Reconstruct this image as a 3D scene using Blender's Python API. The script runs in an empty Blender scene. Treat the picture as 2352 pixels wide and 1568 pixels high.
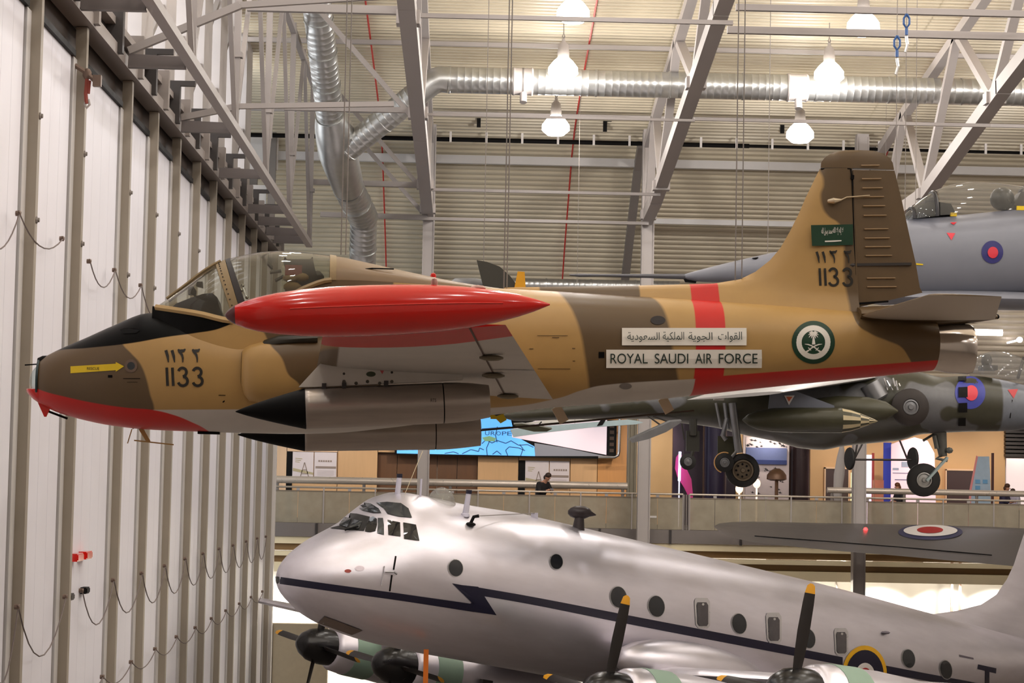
import bpy, math, random
import numpy as np
from mathutils import Vector, Matrix
random.seed(3)
V = Vector
scene = bpy.context.scene
COL = scene.collection
EYE = 7.1            # eye height of the photographer on the opposite gallery
F = 5000.0           # focal length in pixels of the 2352 x 1568 frame

# ------------------------------------------------------------------ camera
_y = V((1075 - 1176, 784 - 1102, -F)).normalized()
_r = 0.0195
_t = (_y.x * _r + _y.y) / -_y.z
_z = V((_r, 1.0, _t)).normalized()
_x = _y.cross(_z).normalized()
_z = _x.cross(_y).normalized()
MC = Matrix((_x, _y, _z)).transposed()          # world -> camera
MI = MC.transposed()                            # camera -> world
cam_d = bpy.data.cameras.new('camera')
cam = bpy.data.objects.new('camera', cam_d)
COL.objects.link(cam)
cam.matrix_world = Matrix.Translation((0, 0, EYE)) @ MI.to_4x4()
cam_d.sensor_width = 36.0
cam_d.lens = 36.0 * F / 2352.0
cam_d.clip_end = 500
scene.camera = cam
CAM = V((0, 0, EYE))

# ------------------------------------------------------------------ world, view, main lights
scene.view_settings.view_transform = 'Standard'
scene.view_settings.look = 'None'
scene.view_settings.gamma = 1.0
scene.view_settings.use_curve_mapping = False
scene.view_settings.exposure = 0.0
try:
    scene.cycles.max_bounces = 7
    scene.cycles.diffuse_bounces = 3
    scene.cycles.glossy_bounces = 3
    scene.cycles.transparent_max_bounces = 10
    scene.cycles.sample_clamp_indirect = 6.0
    scene.cycles.caustics_reflective = False
    scene.cycles.caustics_refractive = False
except Exception:
    pass
world = bpy.data.worlds.new('overcast_day')
scene.world = world
world.use_nodes = True
world.node_tree.nodes['Background'].inputs[0].default_value = (0.86, 0.93, 1.0, 1)
world.node_tree.nodes['Background'].inputs[1].default_value = 1.0

LAMP_W = 400.0
def point_lamp(name, loc, power, radius=0.22, col=(1.0, 0.955, 0.925)):
    d = bpy.data.lights.new(name, 'POINT')
    d.energy = power; d.shadow_soft_size = radius; d.color = col
    o = bpy.data.objects.new(name, d); COL.objects.link(o); o.location = loc
    return o
# the roof lamps that hang above and in front of the picture (rows as the visible ones; outermost right row added to brighten the transport)
for _X in (-3.6, 2.3, 9.35, 16.4, 22.6):
    for _Y in (8, 14, 20, 26, 32, 38, 44):
        point_lamp('roof_lamp_light', (_X, _Y, EYE+11.9), LAMP_W*(.62 if _Y < 24 else .75)*(1.75 if _X > 12 and _Y > 22 else 1))
# spotlights of the ground floor exhibition under the gallery
def area_lamp(name, loc, target, power, sx, sy, col=(1, 0.95, 0.88)):
    d = bpy.data.lights.new(name, 'AREA'); d.shape = 'RECTANGLE'
    d.size = sx; d.size_y = sy; d.energy = power; d.color = col
    o = bpy.data.objects.new(name, d); COL.objects.link(o); o.location = loc
    o.rotation_euler = (V(target) - V(loc)).to_track_quat('-Z', 'Y').to_euler()
    return o
def spot_lamp(name, loc, target, power, ang=70, blend=0.6, col=(1, 0.95, 0.88), r=0.08):
    d = bpy.data.lights.new(name, 'SPOT'); d.energy = power; d.color = col
    d.spot_size = math.radians(ang); d.spot_blend = blend; d.shadow_soft_size = r
    o = bpy.data.objects.new(name, d); COL.objects.link(o); o.location = loc
    o.rotation_euler = (V(target) - V(loc)).to_track_quat('-Z', 'Y').to_euler()
    return o

# ------------------------------------------------------------------ rays
def ray(px, py):
    return MI @ V((px - 1176.0, 784.0 - py, -F))
def at(px, py, Y):
    d = ray(px, py); return CAM + d * (Y / d.y)
def atX(px, py, X):
    d = ray(px, py); return CAM + d * (X / d.x)
def atZ(px, py, Z):
    d = ray(px, py); return CAM + d * ((Z - EYE) / d.z)
def onplane(px, py, O, n):
    d = ray(px, py); return CAM + d * ((O - CAM).dot(n) / d.dot(n))
def project(p):
    c = MC @ (V(p) - CAM); return 1176 + F * c.x / -c.z, 784 - F * c.y / -c.z

def pchip(pts):
    X = [p[0] for p in pts]; Yv = [p[1] for p in pts]; n = len(X)
    h = [X[i+1]-X[i] for i in range(n-1)]; d = [(Yv[i+1]-Yv[i])/h[i] for i in range(n-1)]
    m = [0.0]*n; m[0] = d[0]; m[-1] = d[-1]
    for i in range(1, n-1):
        if d[i-1]*d[i] > 0:
            w1 = 2*h[i]+h[i-1]; w2 = h[i]+2*h[i-1]
            m[i] = (w1+w2)/(w1/d[i-1]+w2/d[i])
    def f(x):
        if x <= X[0]: return Yv[0]
        if x >= X[-1]: return Yv[-1]
        lo, hi = 0, n-1
        while hi-lo > 1:
            k = (lo+hi)//2
            if X[k] <= x: lo = k
            else: hi = k
        t = (x-X[lo])/h[lo]
        return ((1+2*t)*(1-t)**2*Yv[lo] + t*(1-t)**2*h[lo]*m[lo] + t*t*(3-2*t)*Yv[hi] + t*t*(t-1)*h[lo]*m[hi])
    return f

# ------------------------------------------------------------------ mesh builder
class MB:
    def __init__(s): s.v = []; s.f = []; s.m = []
    def add(s, vs, fs, mi=0):
        o = len(s.v); s.v += [V(p) for p in vs]
        for f in fs: s.f.append(tuple(o+i for i in f)); s.m.append(mi)
        return s
    def obox(s, c, a, b, d, mi=0):
        c = V(c); a = V(a); b = V(b); d = V(d)
        vs = [c+i*a+j*b+k*d for i in (-1, 1) for j in (-1, 1) for k in (-1, 1)]
        fs = [(0,1,3,2),(4,6,7,5),(0,4,5,1),(2,3,7,6),(0,2,6,4),(1,5,7,3)]
        if a.cross(b).dot(d) < 0: fs = [f[::-1] for f in fs]
        return s.add(vs, fs, mi)
    def box(s, lo, hi, mi=0):
        lo = V(lo); hi = V(hi); c = (lo+hi)/2; h = (hi-lo)/2
        return s.obox(c, (h.x,0,0), (0,h.y,0), (0,0,h.z), mi)
    def bar(s, p0, p1, w, h=None, up=(0,0,1), mi=0):
        p0 = V(p0); p1 = V(p1); h = w if h is None else h
        d = (p1-p0); L = d.length
        if L < 1e-6: return s
        d /= L; up = V(up)
        sx = d.cross(up)
        if sx.length < 1e-3: sx = d.cross(V((1,0,0)))
        sx.normalize(); uz = sx.cross(d).normalized()
        return s.obox((p0+p1)/2, d*L/2, sx*w/2, uz*h/2, mi)
    def loft(s, rings, closed=True, caps=True, mi=0):
        n = len(rings[0]); o = len(s.v)
        for r in rings: s.v += [V(p) for p in r]
        for i in range(len(rings)-1):
            for j in range(n if closed else n-1):
                k = (j+1) % n
                s.f.append((o+i*n+j, o+i*n+k, o+(i+1)*n+k, o+(i+1)*n+j)); s.m.append(mi)
        if caps and closed:
            s.f.append(tuple(o+j for j in range(n))[::-1]); s.m.append(mi)
            b = o+(len(rings)-1)*n
            s.f.append(tuple(b+j for j in range(n))); s.m.append(mi)
        return s
    def tube(s, pts, r, n=8, caps=True, mi=0):
        pts = [V(p) for p in pts]; N = len(pts)
        rs = r if isinstance(r, (list, tuple)) else [r]*N
        rings = []; prev = None
        for i in range(N):
            a = pts[max(i-1, 0)]; b = pts[min(i+1, N-1)]
            t = (b-a).normalized()
            if prev is None:
                q = V((0,0,1)) if abs(t.z) < .9 else V((1,0,0))
                u = t.cross(q).normalized()
            else:
                u = (prev - t*prev.dot(t)).normalized()
            prev = u; w = t.cross(u)
            rings.append([pts[i] + rs[i]*(math.cos(2*math.pi*k/n)*u + math.sin(2*math.pi*k/n)*w) for k in range(n)])
        return s.loft(rings, True, caps, mi)
    def lathe(s, c, axis, prof, n=20, mi=0, caps=True):
        """prof: list of (distance along axis, radius)"""
        c = V(c); t = V(axis).normalized()
        q = V((0,0,1)) if abs(t.z) < .9 else V((1,0,0))
        u = t.cross(q).normalized(); w = t.cross(u)
        rings = [[c + t*a + max(r, 1e-4)*(math.cos(2*math.pi*k/n)*u + math.sin(2*math.pi*k/n)*w) for k in range(n)] for a, r in prof]
        return s.loft(rings, True, caps, mi)
    def prism(s, pts, d, mi=0):
        """polygon (3-D points) extruded by the vector d"""
        pts = [V(p) for p in pts]; d = V(d); n = len(pts)
        nn = V((0,0,0))
        for i in range(n): nn += pts[i].cross(pts[(i+1) % n])
        if nn.dot(d) > 0: pts = pts[::-1]
        o = len(s.v); s.v += pts + [p+d for p in pts]
        s.f.append(tuple(o+i for i in range(n))); s.m.append(mi)
        s.f.append(tuple(o+n+i for i in range(n))[::-1]); s.m.append(mi)
        for i in range(n):
            k = (i+1) % n
            s.f.append((o+i, o+n+i, o+n+k, o+k)); s.m.append(mi)
        return s
    def sphere(s, c, rx, ry=None, rz=None, n=14, mi=0):
        c = V(c); ry = rx if ry is None else ry; rz = rx if rz is None else rz
        rings = []
        for i in range(1, n//2):
            a = math.pi*i/(n//2)
            rings.append([c+V((rx*math.sin(a)*math.cos(2*math.pi*k/n), ry*math.sin(a)*math.sin(2*math.pi*k/n), -rz*math.cos(a))) for k in range(n)])
        o = len(s.v); s.loft(rings, True, False, mi)
        s.v += [c-V((0,0,rz)), c+V((0,0,rz))]; b = len(s.v)-2
        last = o+(len(rings)-1)*n
        for k in range(n):
            s.f.append((o+(k+1) % n, o+k, b)); s.m.append(mi)
            s.f.append((last+k, last+(k+1) % n, b+1)); s.m.append(mi)
        return s

MW = {}
def mw(o): return MW.get(o.name, Matrix.Identity(4)) if o else Matrix.Identity(4)
def mesh_of(name, b, mats, smooth=False, inv=None, fix=True):
    me = bpy.data.meshes.new(name)
    vs = [tuple(inv @ p) if inv else tuple(p) for p in b.v]
    me.from_pydata(vs, [], b.f)
    if not isinstance(mats, (list, tuple)): mats = [mats]
    for m in mats: me.materials.append(m)
    me.polygons.foreach_set('material_index', b.m)
    if fix:
        import bmesh
        bm = bmesh.new(); bm.from_mesh(me)
        bmesh.ops.recalc_face_normals(bm, faces=bm.faces)
        bm.to_mesh(me); bm.free()
    if smooth:
        me.polygons.foreach_set('use_smooth', [True]*len(me.polygons))
        me.set_sharp_from_angle(angle=math.radians(smooth if smooth is not True else 35))
    me.update()
    return me
def link(name, me, parent=None):
    o = bpy.data.objects.new(name, me); COL.objects.link(o)
    if parent: o.parent = parent
    MW[o.name] = mw(parent).copy()
    return o
def obj(name, b, mats, parent=None, smooth=False, world=False, label=None, fix=True):
    """one mesh object; world=True: the builder holds world coordinates"""
    inv = mw(parent).inverted() if (world and parent) else None
    o = link(name, mesh_of(name, b, mats, smooth, inv, fix), parent)
    if label: o['label'] = label
    return o
def tag(o, label, cat, group=None):
    o['label'] = label; o['category'] = cat
    if group: o['group'] = group
    return o
def thing(name, label, cat, loc=(0,0,0), group=None, rot=None):
    o = bpy.data.objects.new(name, None); COL.objects.link(o)
    M = Matrix.Translation(loc)
    if rot is not None: M = M @ rot.to_4x4()
    o.matrix_world = M; MW[o.name] = M
    o.empty_display_size = 0.3
    return tag(o, label, cat, group)
def struct(o): o['kind'] = 'structure'; return o
def stuff(o): o['kind'] = 'stuff'; return o
def solo(name, b, mats, label, cat, loc=None, group=None, smooth=False):
    """a thing that is one mesh; world coordinates, origin at loc"""
    if loc is None:
        n = len(b.v); zs = min(p.z for p in b.v)
        loc = (sum(p.x for p in b.v)/n, sum(p.y for p in b.v)/n, zs)
    M = Matrix.Translation(loc)
    me = mesh_of(name, b, mats, smooth, M.inverted())
    o = link(name, me); o.matrix_world = M; MW[o.name] = M
    return tag(o, label, cat, group)
def copy_obj(o, loc=None, parent=None, label=None, group=None):
    c = o.copy(); COL.objects.link(c)
    if parent is not None: c.parent = parent
    if loc is not None: c.location = loc
    if label: c['label'] = label
    if group: c['group'] = group
    MW[c.name] = mw(o).copy()
    return c
def copy_tree(o, loc, label=None, rot=None):
    c = copy_obj(o, loc, None, label)
    if rot is not None: c.rotation_euler = rot
    def rec(a, b):
        for ch in list(a.children):
            d = ch.copy(); COL.objects.link(d); d.parent = b; rec(ch, d)
    rec(o, c)
    return c

# ------------------------------------------------------------------ materials
def lin(c):
    def g(u): u /= 255.0; return u/12.92 if u <= .04045 else ((u+.055)/1.055)**2.4
    return (g(c[0]), g(c[1]), g(c[2]), 1.0)
class NT:
    def __init__(s, name):
        s.mat = bpy.data.materials.new(name); s.mat.use_nodes = True
        s.t = s.mat.node_tree; s.n = s.t.nodes
        s.p = s.n['Principled BSDF']; s.out = s.n['Material Output']
    def new(s, k, **kw):
        n = s.n.new(k)
        for a, b in kw.items(): setattr(n, a, b)
        return n
    def lk(s, a, b): s.t.links.new(a, b)
    def math(s, op, a, b=None, c=None, clamp=False):
        n = s.new('ShaderNodeMath', operation=op, use_clamp=clamp)
        for i, q in enumerate((a, b, c)):
            if q is None: continue
            if isinstance(q, (int, float)): n.inputs[i].default_value = q
            else: s.lk(q, n.inputs[i])
        return n.outputs[0]
    def mix(s, fac, a, b):
        n = s.new('ShaderNodeMix', data_type='RGBA')
        for sock, q in ((n.inputs[0], fac), (n.inputs[6], a), (n.inputs[7], b)):
            if isinstance(q, (int, float)): sock.default_value = q
            elif isinstance(q, tuple): sock.default_value = q
            else: s.lk(q, sock)
        return n.outputs[2]
    def coords(s, kind='Object'):
        n = s.new('ShaderNodeTexCoord'); x = s.new('ShaderNodeSeparateXYZ')
        s.lk(n.outputs[kind], x.inputs[0])
        return n.outputs[kind], x.outputs[0], x.outputs[1], x.outputs[2]
    def noise(s, vec, scale, detail=3, rough=.55):
        n = s.new('ShaderNodeTexNoise'); n.inputs['Scale'].default_value = scale
        n.inputs['Detail'].default_value = detail; n.inputs['Roughness'].default_value = rough
        s.lk(vec, n.inputs['Vector']); return n.outputs[0]
    def scaled(s, vec, sc):
        n = s.new('ShaderNodeMapping'); n.inputs['Scale'].default_value = sc
        s.lk(vec, n.inputs['Vector']); return n.outputs[0]
    def step(s, val, soft=.006):
        """0..1 as val passes zero"""
        n = s.new('ShaderNodeMapRange'); n.inputs[1].default_value = -soft; n.inputs[2].default_value = soft
        s.lk(val, n.inputs[0]); return n.outputs[0]
    def fcurve(s, x, pts, smooth=True):
        """piecewise curve through pts (x, y) of any range"""
        pts = sorted(pts); x0, x1 = pts[0][0], pts[-1][0]
        y0 = min(p[1] for p in pts); y1 = max(p[1] for p in pts)
        if y1-y0 < 1e-6: y1 = y0+1e-3
        m = s.new('ShaderNodeMapRange'); m.inputs[1].default_value = x0; m.inputs[2].default_value = x1
        s.lk(x, m.inputs[0])
        c = s.new('ShaderNodeFloatCurve'); cu = c.mapping.curves[0]
        q = [((p[0]-x0)/(x1-x0), (p[1]-y0)/(y1-y0)) for p in pts]
        while len(cu.points) < len(q): cu.points.new(.5, .5)
        for p, (a, b) in zip(cu.points, q):
            p.location = (a, b); p.handle_type = 'AUTO_CLAMPED' if smooth else 'VECTOR'
        c.mapping.update()
        s.lk(m.outputs[0], c.inputs['Value'])
        return s.math('MULTIPLY_ADD', c.outputs[0], y1-y0, y0)
    def bump(s, h, strength=.2, dist=.02):
        b = s.new('ShaderNodeBump'); b.inputs['Strength'].default_value = strength
        b.inputs['Distance'].default_value = dist
        s.lk(h, b.inputs['Height']); s.lk(b.outputs[0], s.p.inputs['Normal'])
MATS = {}
def mat(name, rgb, rough=.5, metal=0., var=.10, scale=6., bump=0., stretch=None, spec=None, coat=0.):
    if name in MATS: return MATS[name]
    T = NT(name); c = lin(rgb)
    vec, x, y, z = T.coords()
    if stretch: vec = T.scaled(vec, stretch)
    nz = T.noise(vec, scale, 4)
    d = tuple(max(0, k*(1-var)) for k in c[:3])+(1,); e = tuple(min(1, k*(1+var)) for k in c[:3])+(1,)
    T.lk(T.mix(nz, d, e), T.p.inputs['Base Color'])
    T.p.inputs['Metallic'].default_value = metal
    r = T.math('MULTIPLY_ADD', nz, .16, rough-.08, clamp=True)
    T.lk(r, T.p.inputs['Roughness'])
    if spec is not None: T.p.inputs['Specular IOR Level'].default_value = spec
    if coat: T.p.inputs['Coat Weight'].default_value = coat; T.p.inputs['Coat Roughness'].default_value = .08
    if bump: T.bump(nz, bump, .01)
    MATS[name] = T.mat
    return T.mat
def emit(name, rgb, strength, var=.05):
    if name in MATS: return MATS[name]
    T = NT(name); vec, *_ = T.coords(); nz = T.noise(vec, 3)
    c = lin(rgb); d = tuple(k*(1-var) for k in c[:3])+(1,)
    T.p.inputs['Base Color'].default_value = c
    T.lk(T.mix(nz, d, c), T.p.inputs['Emission Color'])
    T.p.inputs['Emission Strength'].default_value = strength
    MATS[name] = T.mat; return T.mat
def glass(name, rgb=(235, 240, 240), opacity=.12, rough=.03, gloss=1.0, haze=(200, 200, 195)):
    """a thin pane: sees through, reflects by Fresnel, a little haze"""
    if name in MATS: return MATS[name]
    T = NT(name); T.n.remove(T.p)
    vec, *_ = T.coords(); nz = T.noise(vec, 2.5)
    tr = T.new('ShaderNodeBsdfTransparent'); tr.inputs[0].default_value = lin(rgb)
    gl = T.new('ShaderNodeBsdfGlossy'); gl.inputs['Roughness'].default_value = rough
    df = T.new('ShaderNodeBsdfDiffuse'); df.inputs[0].default_value = lin(haze)
    fr = T.new('ShaderNodeFresnel'); ge = T.new('ShaderNodeNewGeometry'); T.lk(T.math('MULTIPLY_ADD', ge.outputs['Backfacing'], 1/1.45-1.45, 1.45), fr.inputs[0])
    m1 = T.new('ShaderNodeMixShader'); m2 = T.new('ShaderNodeMixShader')
    T.lk(T.math('MULTIPLY_ADD', nz, opacity*.5, opacity*.75), m1.inputs[0]); T.lk(tr.outputs[0], m1.inputs[1]); T.lk(df.outputs[0], m1.inputs[2])
    T.lk(T.math('MULTIPLY', fr.outputs[0], gloss), m2.inputs[0]); T.lk(m1.outputs[0], m2.inputs[1]); T.lk(gl.outputs[0], m2.inputs[2])
    T.lk(m2.outputs[0], T.out.inputs[0])
    MATS[name] = T.mat; return T.mat

STEEL = mat('grey_painted_steel', (176, 168, 164), .5, 0, .06, 3)
STEEL_D = mat('dull_grey_steel', (132, 124, 118), .55, 0, .1, 3)
DARK = mat('dark_steel', (52, 46, 44), .5, 0, .15, 5)
BLACK = mat('black_paint', (12, 10, 10), .55, 0, .2, 6, spec=.15)
WHITE = mat('white_paint', (232, 226, 222), .5, 0, .04, 4)
GALV = mat('galvanised_spiral_duct', (196, 196, 194), .32, .85, .12, 9)
RUBBER = mat('tyre_rubber', (26, 24, 23), .7, 0, .15, 9)
CHROME = mat('bright_metal', (200, 200, 200), .2, 1., .05, 9)
def hx(p): return V(p)
# ================================================================== THE HANGAR
ROOF_F = mat('cream_roof_sheet', (214, 202, 178), .42, 0, .07, 1.2)
CONC = mat('concrete_floor', (118, 110, 104), .45, 0, .12, .6)
PLAIN = mat('pale_hangar_lining', (196, 190, 184), .7, 0, .05, .5)
PANEL = mat('white_door_panel', (234, 232, 240), .5, 0, .04, .8)
RIBM = mat('stone_grey_rib', (158, 148, 134), .5, 0, .08, 2)
RIBL = mat('pale_grey_flange', (206, 202, 200), .45, 0, .05, 2)
GIRD = mat('door_girder_grey', (148, 139, 134), .5, 0, .08, 2)
LATT = mat('lattice_grey', (152, 144, 140), .5, 0, .06, 2)
roofZ = pchip([(-8, 15.7), (20, 15.4), (35, 14.7), (46, 13.8), (57, 12.5), (63, 11.75), (68, 10.9), (71, 9.3), (74.7, 6.9), (77, 4.5), (79, 1.8)])

b = MB(); b.box((-14, -9, -.3), (27, 80, 0)); floor = struct(obj('floor', b, CONC))
b = MB(); b.box((26, -9, 0), (26.3, 80, EYE+16)); struct(obj('wall_right', b, PLAIN))
b = MB(); b.box((-14, -9.3, 0), (27, -9, EYE+16)); struct(obj('wall_near', b, PLAIN))
# roof: smooth lining out of the picture, corrugated sheets in view
b = MB()
ys = [-9 + i*3.5 for i in range(14)] + [39.5]
prof = [(y, EYE+roofZ(y)) for y in ys]
for (y0, z0), (y1, z1) in zip(prof, prof[1:]):
    b.add([(-14, y0, z0), (26.2, y0, z0), (26.2, y1, z1), (-14, y1, z1)], [(0, 1, 2, 3)])
ceiling = struct(obj('ceiling', b, ROOF_F))
pr = []; y = 39.4; pitch = .25
def off(y, d):
    s = (roofZ(y+.05)-roofZ(y-.05))/.1; n = V((0, -s, 1)).normalized()
    return (y + n.y*d, EYE + roofZ(y) + n.z*d)
while y < 79:
    s = (roofZ(y+.05)-roofZ(y-.05))/.1; dy = pitch/math.sqrt(1+s*s)
    for a, d in ((0, 0), (.36, 0), (.46, .075), (.88, .075)):
        pr.append(off(min(y+a*dy, 79), d))
    y += dy
xs = [-14, -8.15, -1.4, 5.35, 12.1, 18.85, 26.2]
for x0, x1 in zip(xs, xs[1:]):
    b = MB()
    for (y0, z0), (y1, z1) in zip(pr, pr[1:]):
        b.add([(x0-.02, y0, z0), (x1+.02, y0, z0), (x1+.02, y1, z1), (x0-.02, y1, z1)], [(0, 1, 2, 3)])
    obj('roof_sheet', b, ROOF_F, ceiling, fix=False)

# ------------------------------------------------------------------ left wall: sliding hangar doors
WX = -6.0
RY = [16.4, 19.5, 22.7, 25.9, 29.0, 32.4, 36.8, 39.9, 43.0, 46.2, 49.2, 52.4, 55.5, 58.6, 61.7, 65.1]
PT = EYE+6.15
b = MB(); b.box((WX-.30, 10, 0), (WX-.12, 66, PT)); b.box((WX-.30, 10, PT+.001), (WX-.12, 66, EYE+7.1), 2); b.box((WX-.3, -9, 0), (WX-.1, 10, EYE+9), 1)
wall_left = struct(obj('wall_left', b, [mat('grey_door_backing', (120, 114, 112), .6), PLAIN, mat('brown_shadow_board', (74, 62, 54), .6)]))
me_panel = {}
for i in range(len(RY)-1):
    y0, y1 = RY[i]+.13, RY[i+1]-.40
    n = 4 if i != 5 else 5
    w = (y1-y0)/n
    for k in range(n):
        key = round(w, 2)
        if key not in me_panel:
            q = MB(); q.box((-.12, .004, .05), (0, w-.004, PT)); me_panel[key] = mesh_of('panel', q, PANEL)
        p = link('panel', me_panel[key], wall_left); p.location = (WX, y0+k*w, 0)
q = MB(); q.box((0, -.06, 0), (.155, .13, PT+.5)); q.box((.155, -.06, 0), (.165, .10, PT+.5))
me_rib = mesh_of('rib', q, RIBM)
q = MB(); q.box((-.02, -.34, 0), (.03, -.06, PT)); me_fl = mesh_of('rib_flange', q, RIBL)
q = MB(); q.lathe((.16, .02, 0), (1, 0, 0), [(0, .05), (.02, .05), (.03, .03), (.05, .03)], 8); me_lug = mesh_of('rib_lug', q, STEEL_D)
for i, y in enumerate(RY):
    r = link('rib', me_rib, wall_left); r.location = (WX, y, 0)
    f = link('rib_flange', me_fl, wall_left); f.location = (WX, y, 0)
    for h in (4.75, 3.4 if i % 2 else 3.35):
        l = link('rib_lug', me_lug, wall_left); l.location = (WX, y, EYE+h)
for i in range(len(RY)-1):
    q = MB(); q.box((WX-.11, RY[i]+.13, PT), (WX+.06, RY[i+1]-.34, PT+.09)); obj('panel_cap', q, BLACK, wall_left)
q = MB(); q.box((WX-.3, 65.3, 0), (WX+.25, 65.6, EYE+7)); q.box((WX-.28, 65.2, EYE-1.9), (WX+.05, 65.7, EYE+1.2), 1)
obj('end_stop', q, [WHITE, WHITE], wall_left)
# clerestory above the doors: grey mullions and day-lit panes
b = MB(); b.box((WX-1.0, 10, EYE+14.4), (WX-.6, 66, EYE+15)); b.box((WX-1.0, -9, EYE+7.2), (WX-.6, 10, EYE+15))
wall_up = struct(obj('wall_left_upper', b, STEEL_D))
PANE = emit('day_lit_pane', (246, 250, 255), 2.6)
mul = MB(); mul.box((-.5, -.75, 0), (.15, .75, 7.4)); me_mul = mesh_of('mullion', mul, STEEL)
pan = MB(); pan.box((-.42, .78, 0), (-.38, 2.36, 7.4)); me_pan = mesh_of('pane', pan, PANE)
for i in range(15):
    y = 16.4+i*3.15
    m_ = link('mullion', me_mul, wall_up); m_.location = (WX-.5, y, EYE+7.2)
    m_ = link('pane', me_pan, wall_up); m_.location = (WX-.5, y, EYE+7.2)
q = MB()
for i in range(14):
    y = 17.3+i*3.15
    for h in (1.2, 3.4):
        q.bar((WX-.45, y, EYE+7.4+h), (WX-.45, y+1.7, EYE+8.4+h), .12)
obj('window_brace', q, STEEL_D, wall_up)

# ------------------------------------------------------------------ door-head girder
g = thing('door_girder', 'grey steel girder with short posts along the head of the hangar doors', 'girder', (WX, 36, EYE+6.65))
def gp(name, b, m=GIRD, lab=None): return obj(name, b, m, g, world=True, label=lab)
q = MB(); q.box((WX-.05, 12, EYE+6.66), (WX+.26, 66, EYE+6.86)); gp('lower_flange', q)
q = MB(); q.box((WX-.02, 12, EYE+6.86), (WX+.06, 66, EYE+7.16)); gp('web', q, DARK, 'dark web of the girder')
q = MB(); q.box((WX-.05, 12, EYE+7.16), (WX+.22, 66, EYE+7.28)); gp('upper_flange', q)
for i in range(len(RY)*2-1):
    y = RY[i//2] if i % 2 == 0 else (RY[i//2]+RY[i//2+1])/2
    q = MB(); q.box((WX+.02, y-.09, EYE+6.7), (WX+.34, y+.09, EYE+7.42)); gp('post', q, DARK if i % 2 else GIRD)
    if i % 2:
        q = MB(); q.box((WX+.02, y-.05, EYE+7.42), (WX+.62, y+.05, EYE+7.52)); gp('stub_arm', q, DARK)
LX = -4.66
ARMM = mat('dark_arm_steel', (104, 96, 94), .5, 0, .1, 3)
ARM = [22, 26.5, 31, 35.4, 42, 48.4, 54.8, 57.4, 59.8, 61.8]
for y in ARM:
    q = MB(); q.bar((WX+.3, y, EYE+6.75), (LX-.1, y, EYE+6.72), .06, .20); q.box((WX+.3, y-.07, EYE+6.62), (LX-.1, y+.07, EYE+6.645)); gp('cross_arm', q, ARMM)
t = thing('lattice_truss', 'grey lattice truss standing along the inner edge of the door girder', 'truss', (LX, 45, EYE+6.6))
def lp(name, b, m=LATT): return obj(name, b, m, t, world=True)
q = MB(); q.bar((LX, 20, EYE+6.78), (LX, 61.9, EYE+6.60), .17, .15); lp('bottom_chord', q)
q = MB(); q.bar((LX, 20, EYE+11.7), (LX, 61.9, EYE+11.2), .14); lp('top_chord', q)
J = [22, 28.8, 35.4, 42, 48.4, 54.8, 61.8]
for k, y in enumerate(J):
    q = MB(); q.bar((LX, y, EYE+6.7), (LX, y, EYE+11.5), .13); q.box((LX-.11, y-.11, EYE+8.1), (LX+.11, y+.11, EYE+8.2)); lp('upright', q)
    if k:
        ym = (J[k-1]+y)/2
        q = MB(); q.bar((LX, J[k-1], EYE+6.75), (LX, ym, EYE+11.5), .09); lp('diagonal', q)
        q = MB(); q.bar((LX, ym, EYE+11.5), (LX, y, EYE+6.7), .09); lp('diagonal', q)

# ------------------------------------------------------------------ roof trusses (white box sections) and their columns
def truss(X, pts, nodes, label, sec=.34):
    g = thing('roof_truss', label, 'truss', (X, 55, EYE+8))
    bz = pchip(pts)
    def part(n, b): return obj(n, b, STEEL, g, world=True)
    for (y0, z0), (y1, z1) in zip(pts, pts[1:]):
        q = MB(); q.bar((X, y0, EYE+z0), (X, y1+.1, EYE+z1), sec, sec*1.05); part('bottom_chord', q)
    ty = [34]+[y for y in (40, 46, 52, 58, 63, 66.6)]
    for y0, y1 in zip(ty, ty[1:]):
        q = MB(); q.bar((X, y0, EYE+roofZ(y0)-.75), (X, y1, EYE+roofZ(y1)-.75), .26); part('top_chord', q)
    ry = [67.6, 69, 70.5, 72, 74, 76, 77.8]
    for y0, y1 in zip(ry, ry[1:]):
        q = MB(); q.bar((X-.12, y0, EYE+roofZ(y0)-.42), (X-.12, y1, EYE+roofZ(y1)-.42), .26); obj('rafter', q, STEEL_D, g, world=True)
    for i, y in enumerate(nodes):
        zl = bz(y)
        for s in (-1, 1):
            j = i+s
            ytop = (y+nodes[j])/2 if 0 <= j < len(nodes) else y+s*3
            if ytop > 66.6: continue
            q = MB(); q.bar((X+.02*s, y, EYE+zl), (X+.02*s, ytop, EYE+roofZ(ytop)-.75), .22, .2); part('web_member', q)
        q = MB(); q.box((X-.24, y-.2, EYE+zl-.12), (X+.24, y+.2, EYE+zl+.16)); part('gusset', q)
    return g
truss(-1.4, [(34, 10.0), (42.3, 9.35), (55, 8.75), (67, 8.15)], [36, 43.6, 52.6, 62, 66], 'grey roof truss down the middle of the roof, left of the bright lamps')
truss(5.35, [(34, 11.8), (47.2, 10.45), (63.4, 8.35), (66.8, 8.15)], [36, 44, 52.5, 61.8, 66.2], 'grey roof truss with V webs crossing in front of the silver duct')
truss(12.6, [(34, 12.0), (51.3, 9.62), (60, 8.2), (66.8, 8.1)], [36, 44, 52.2, 60.2, 66], 'grey roof truss at the upper right above the grey jet canopy')
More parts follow.
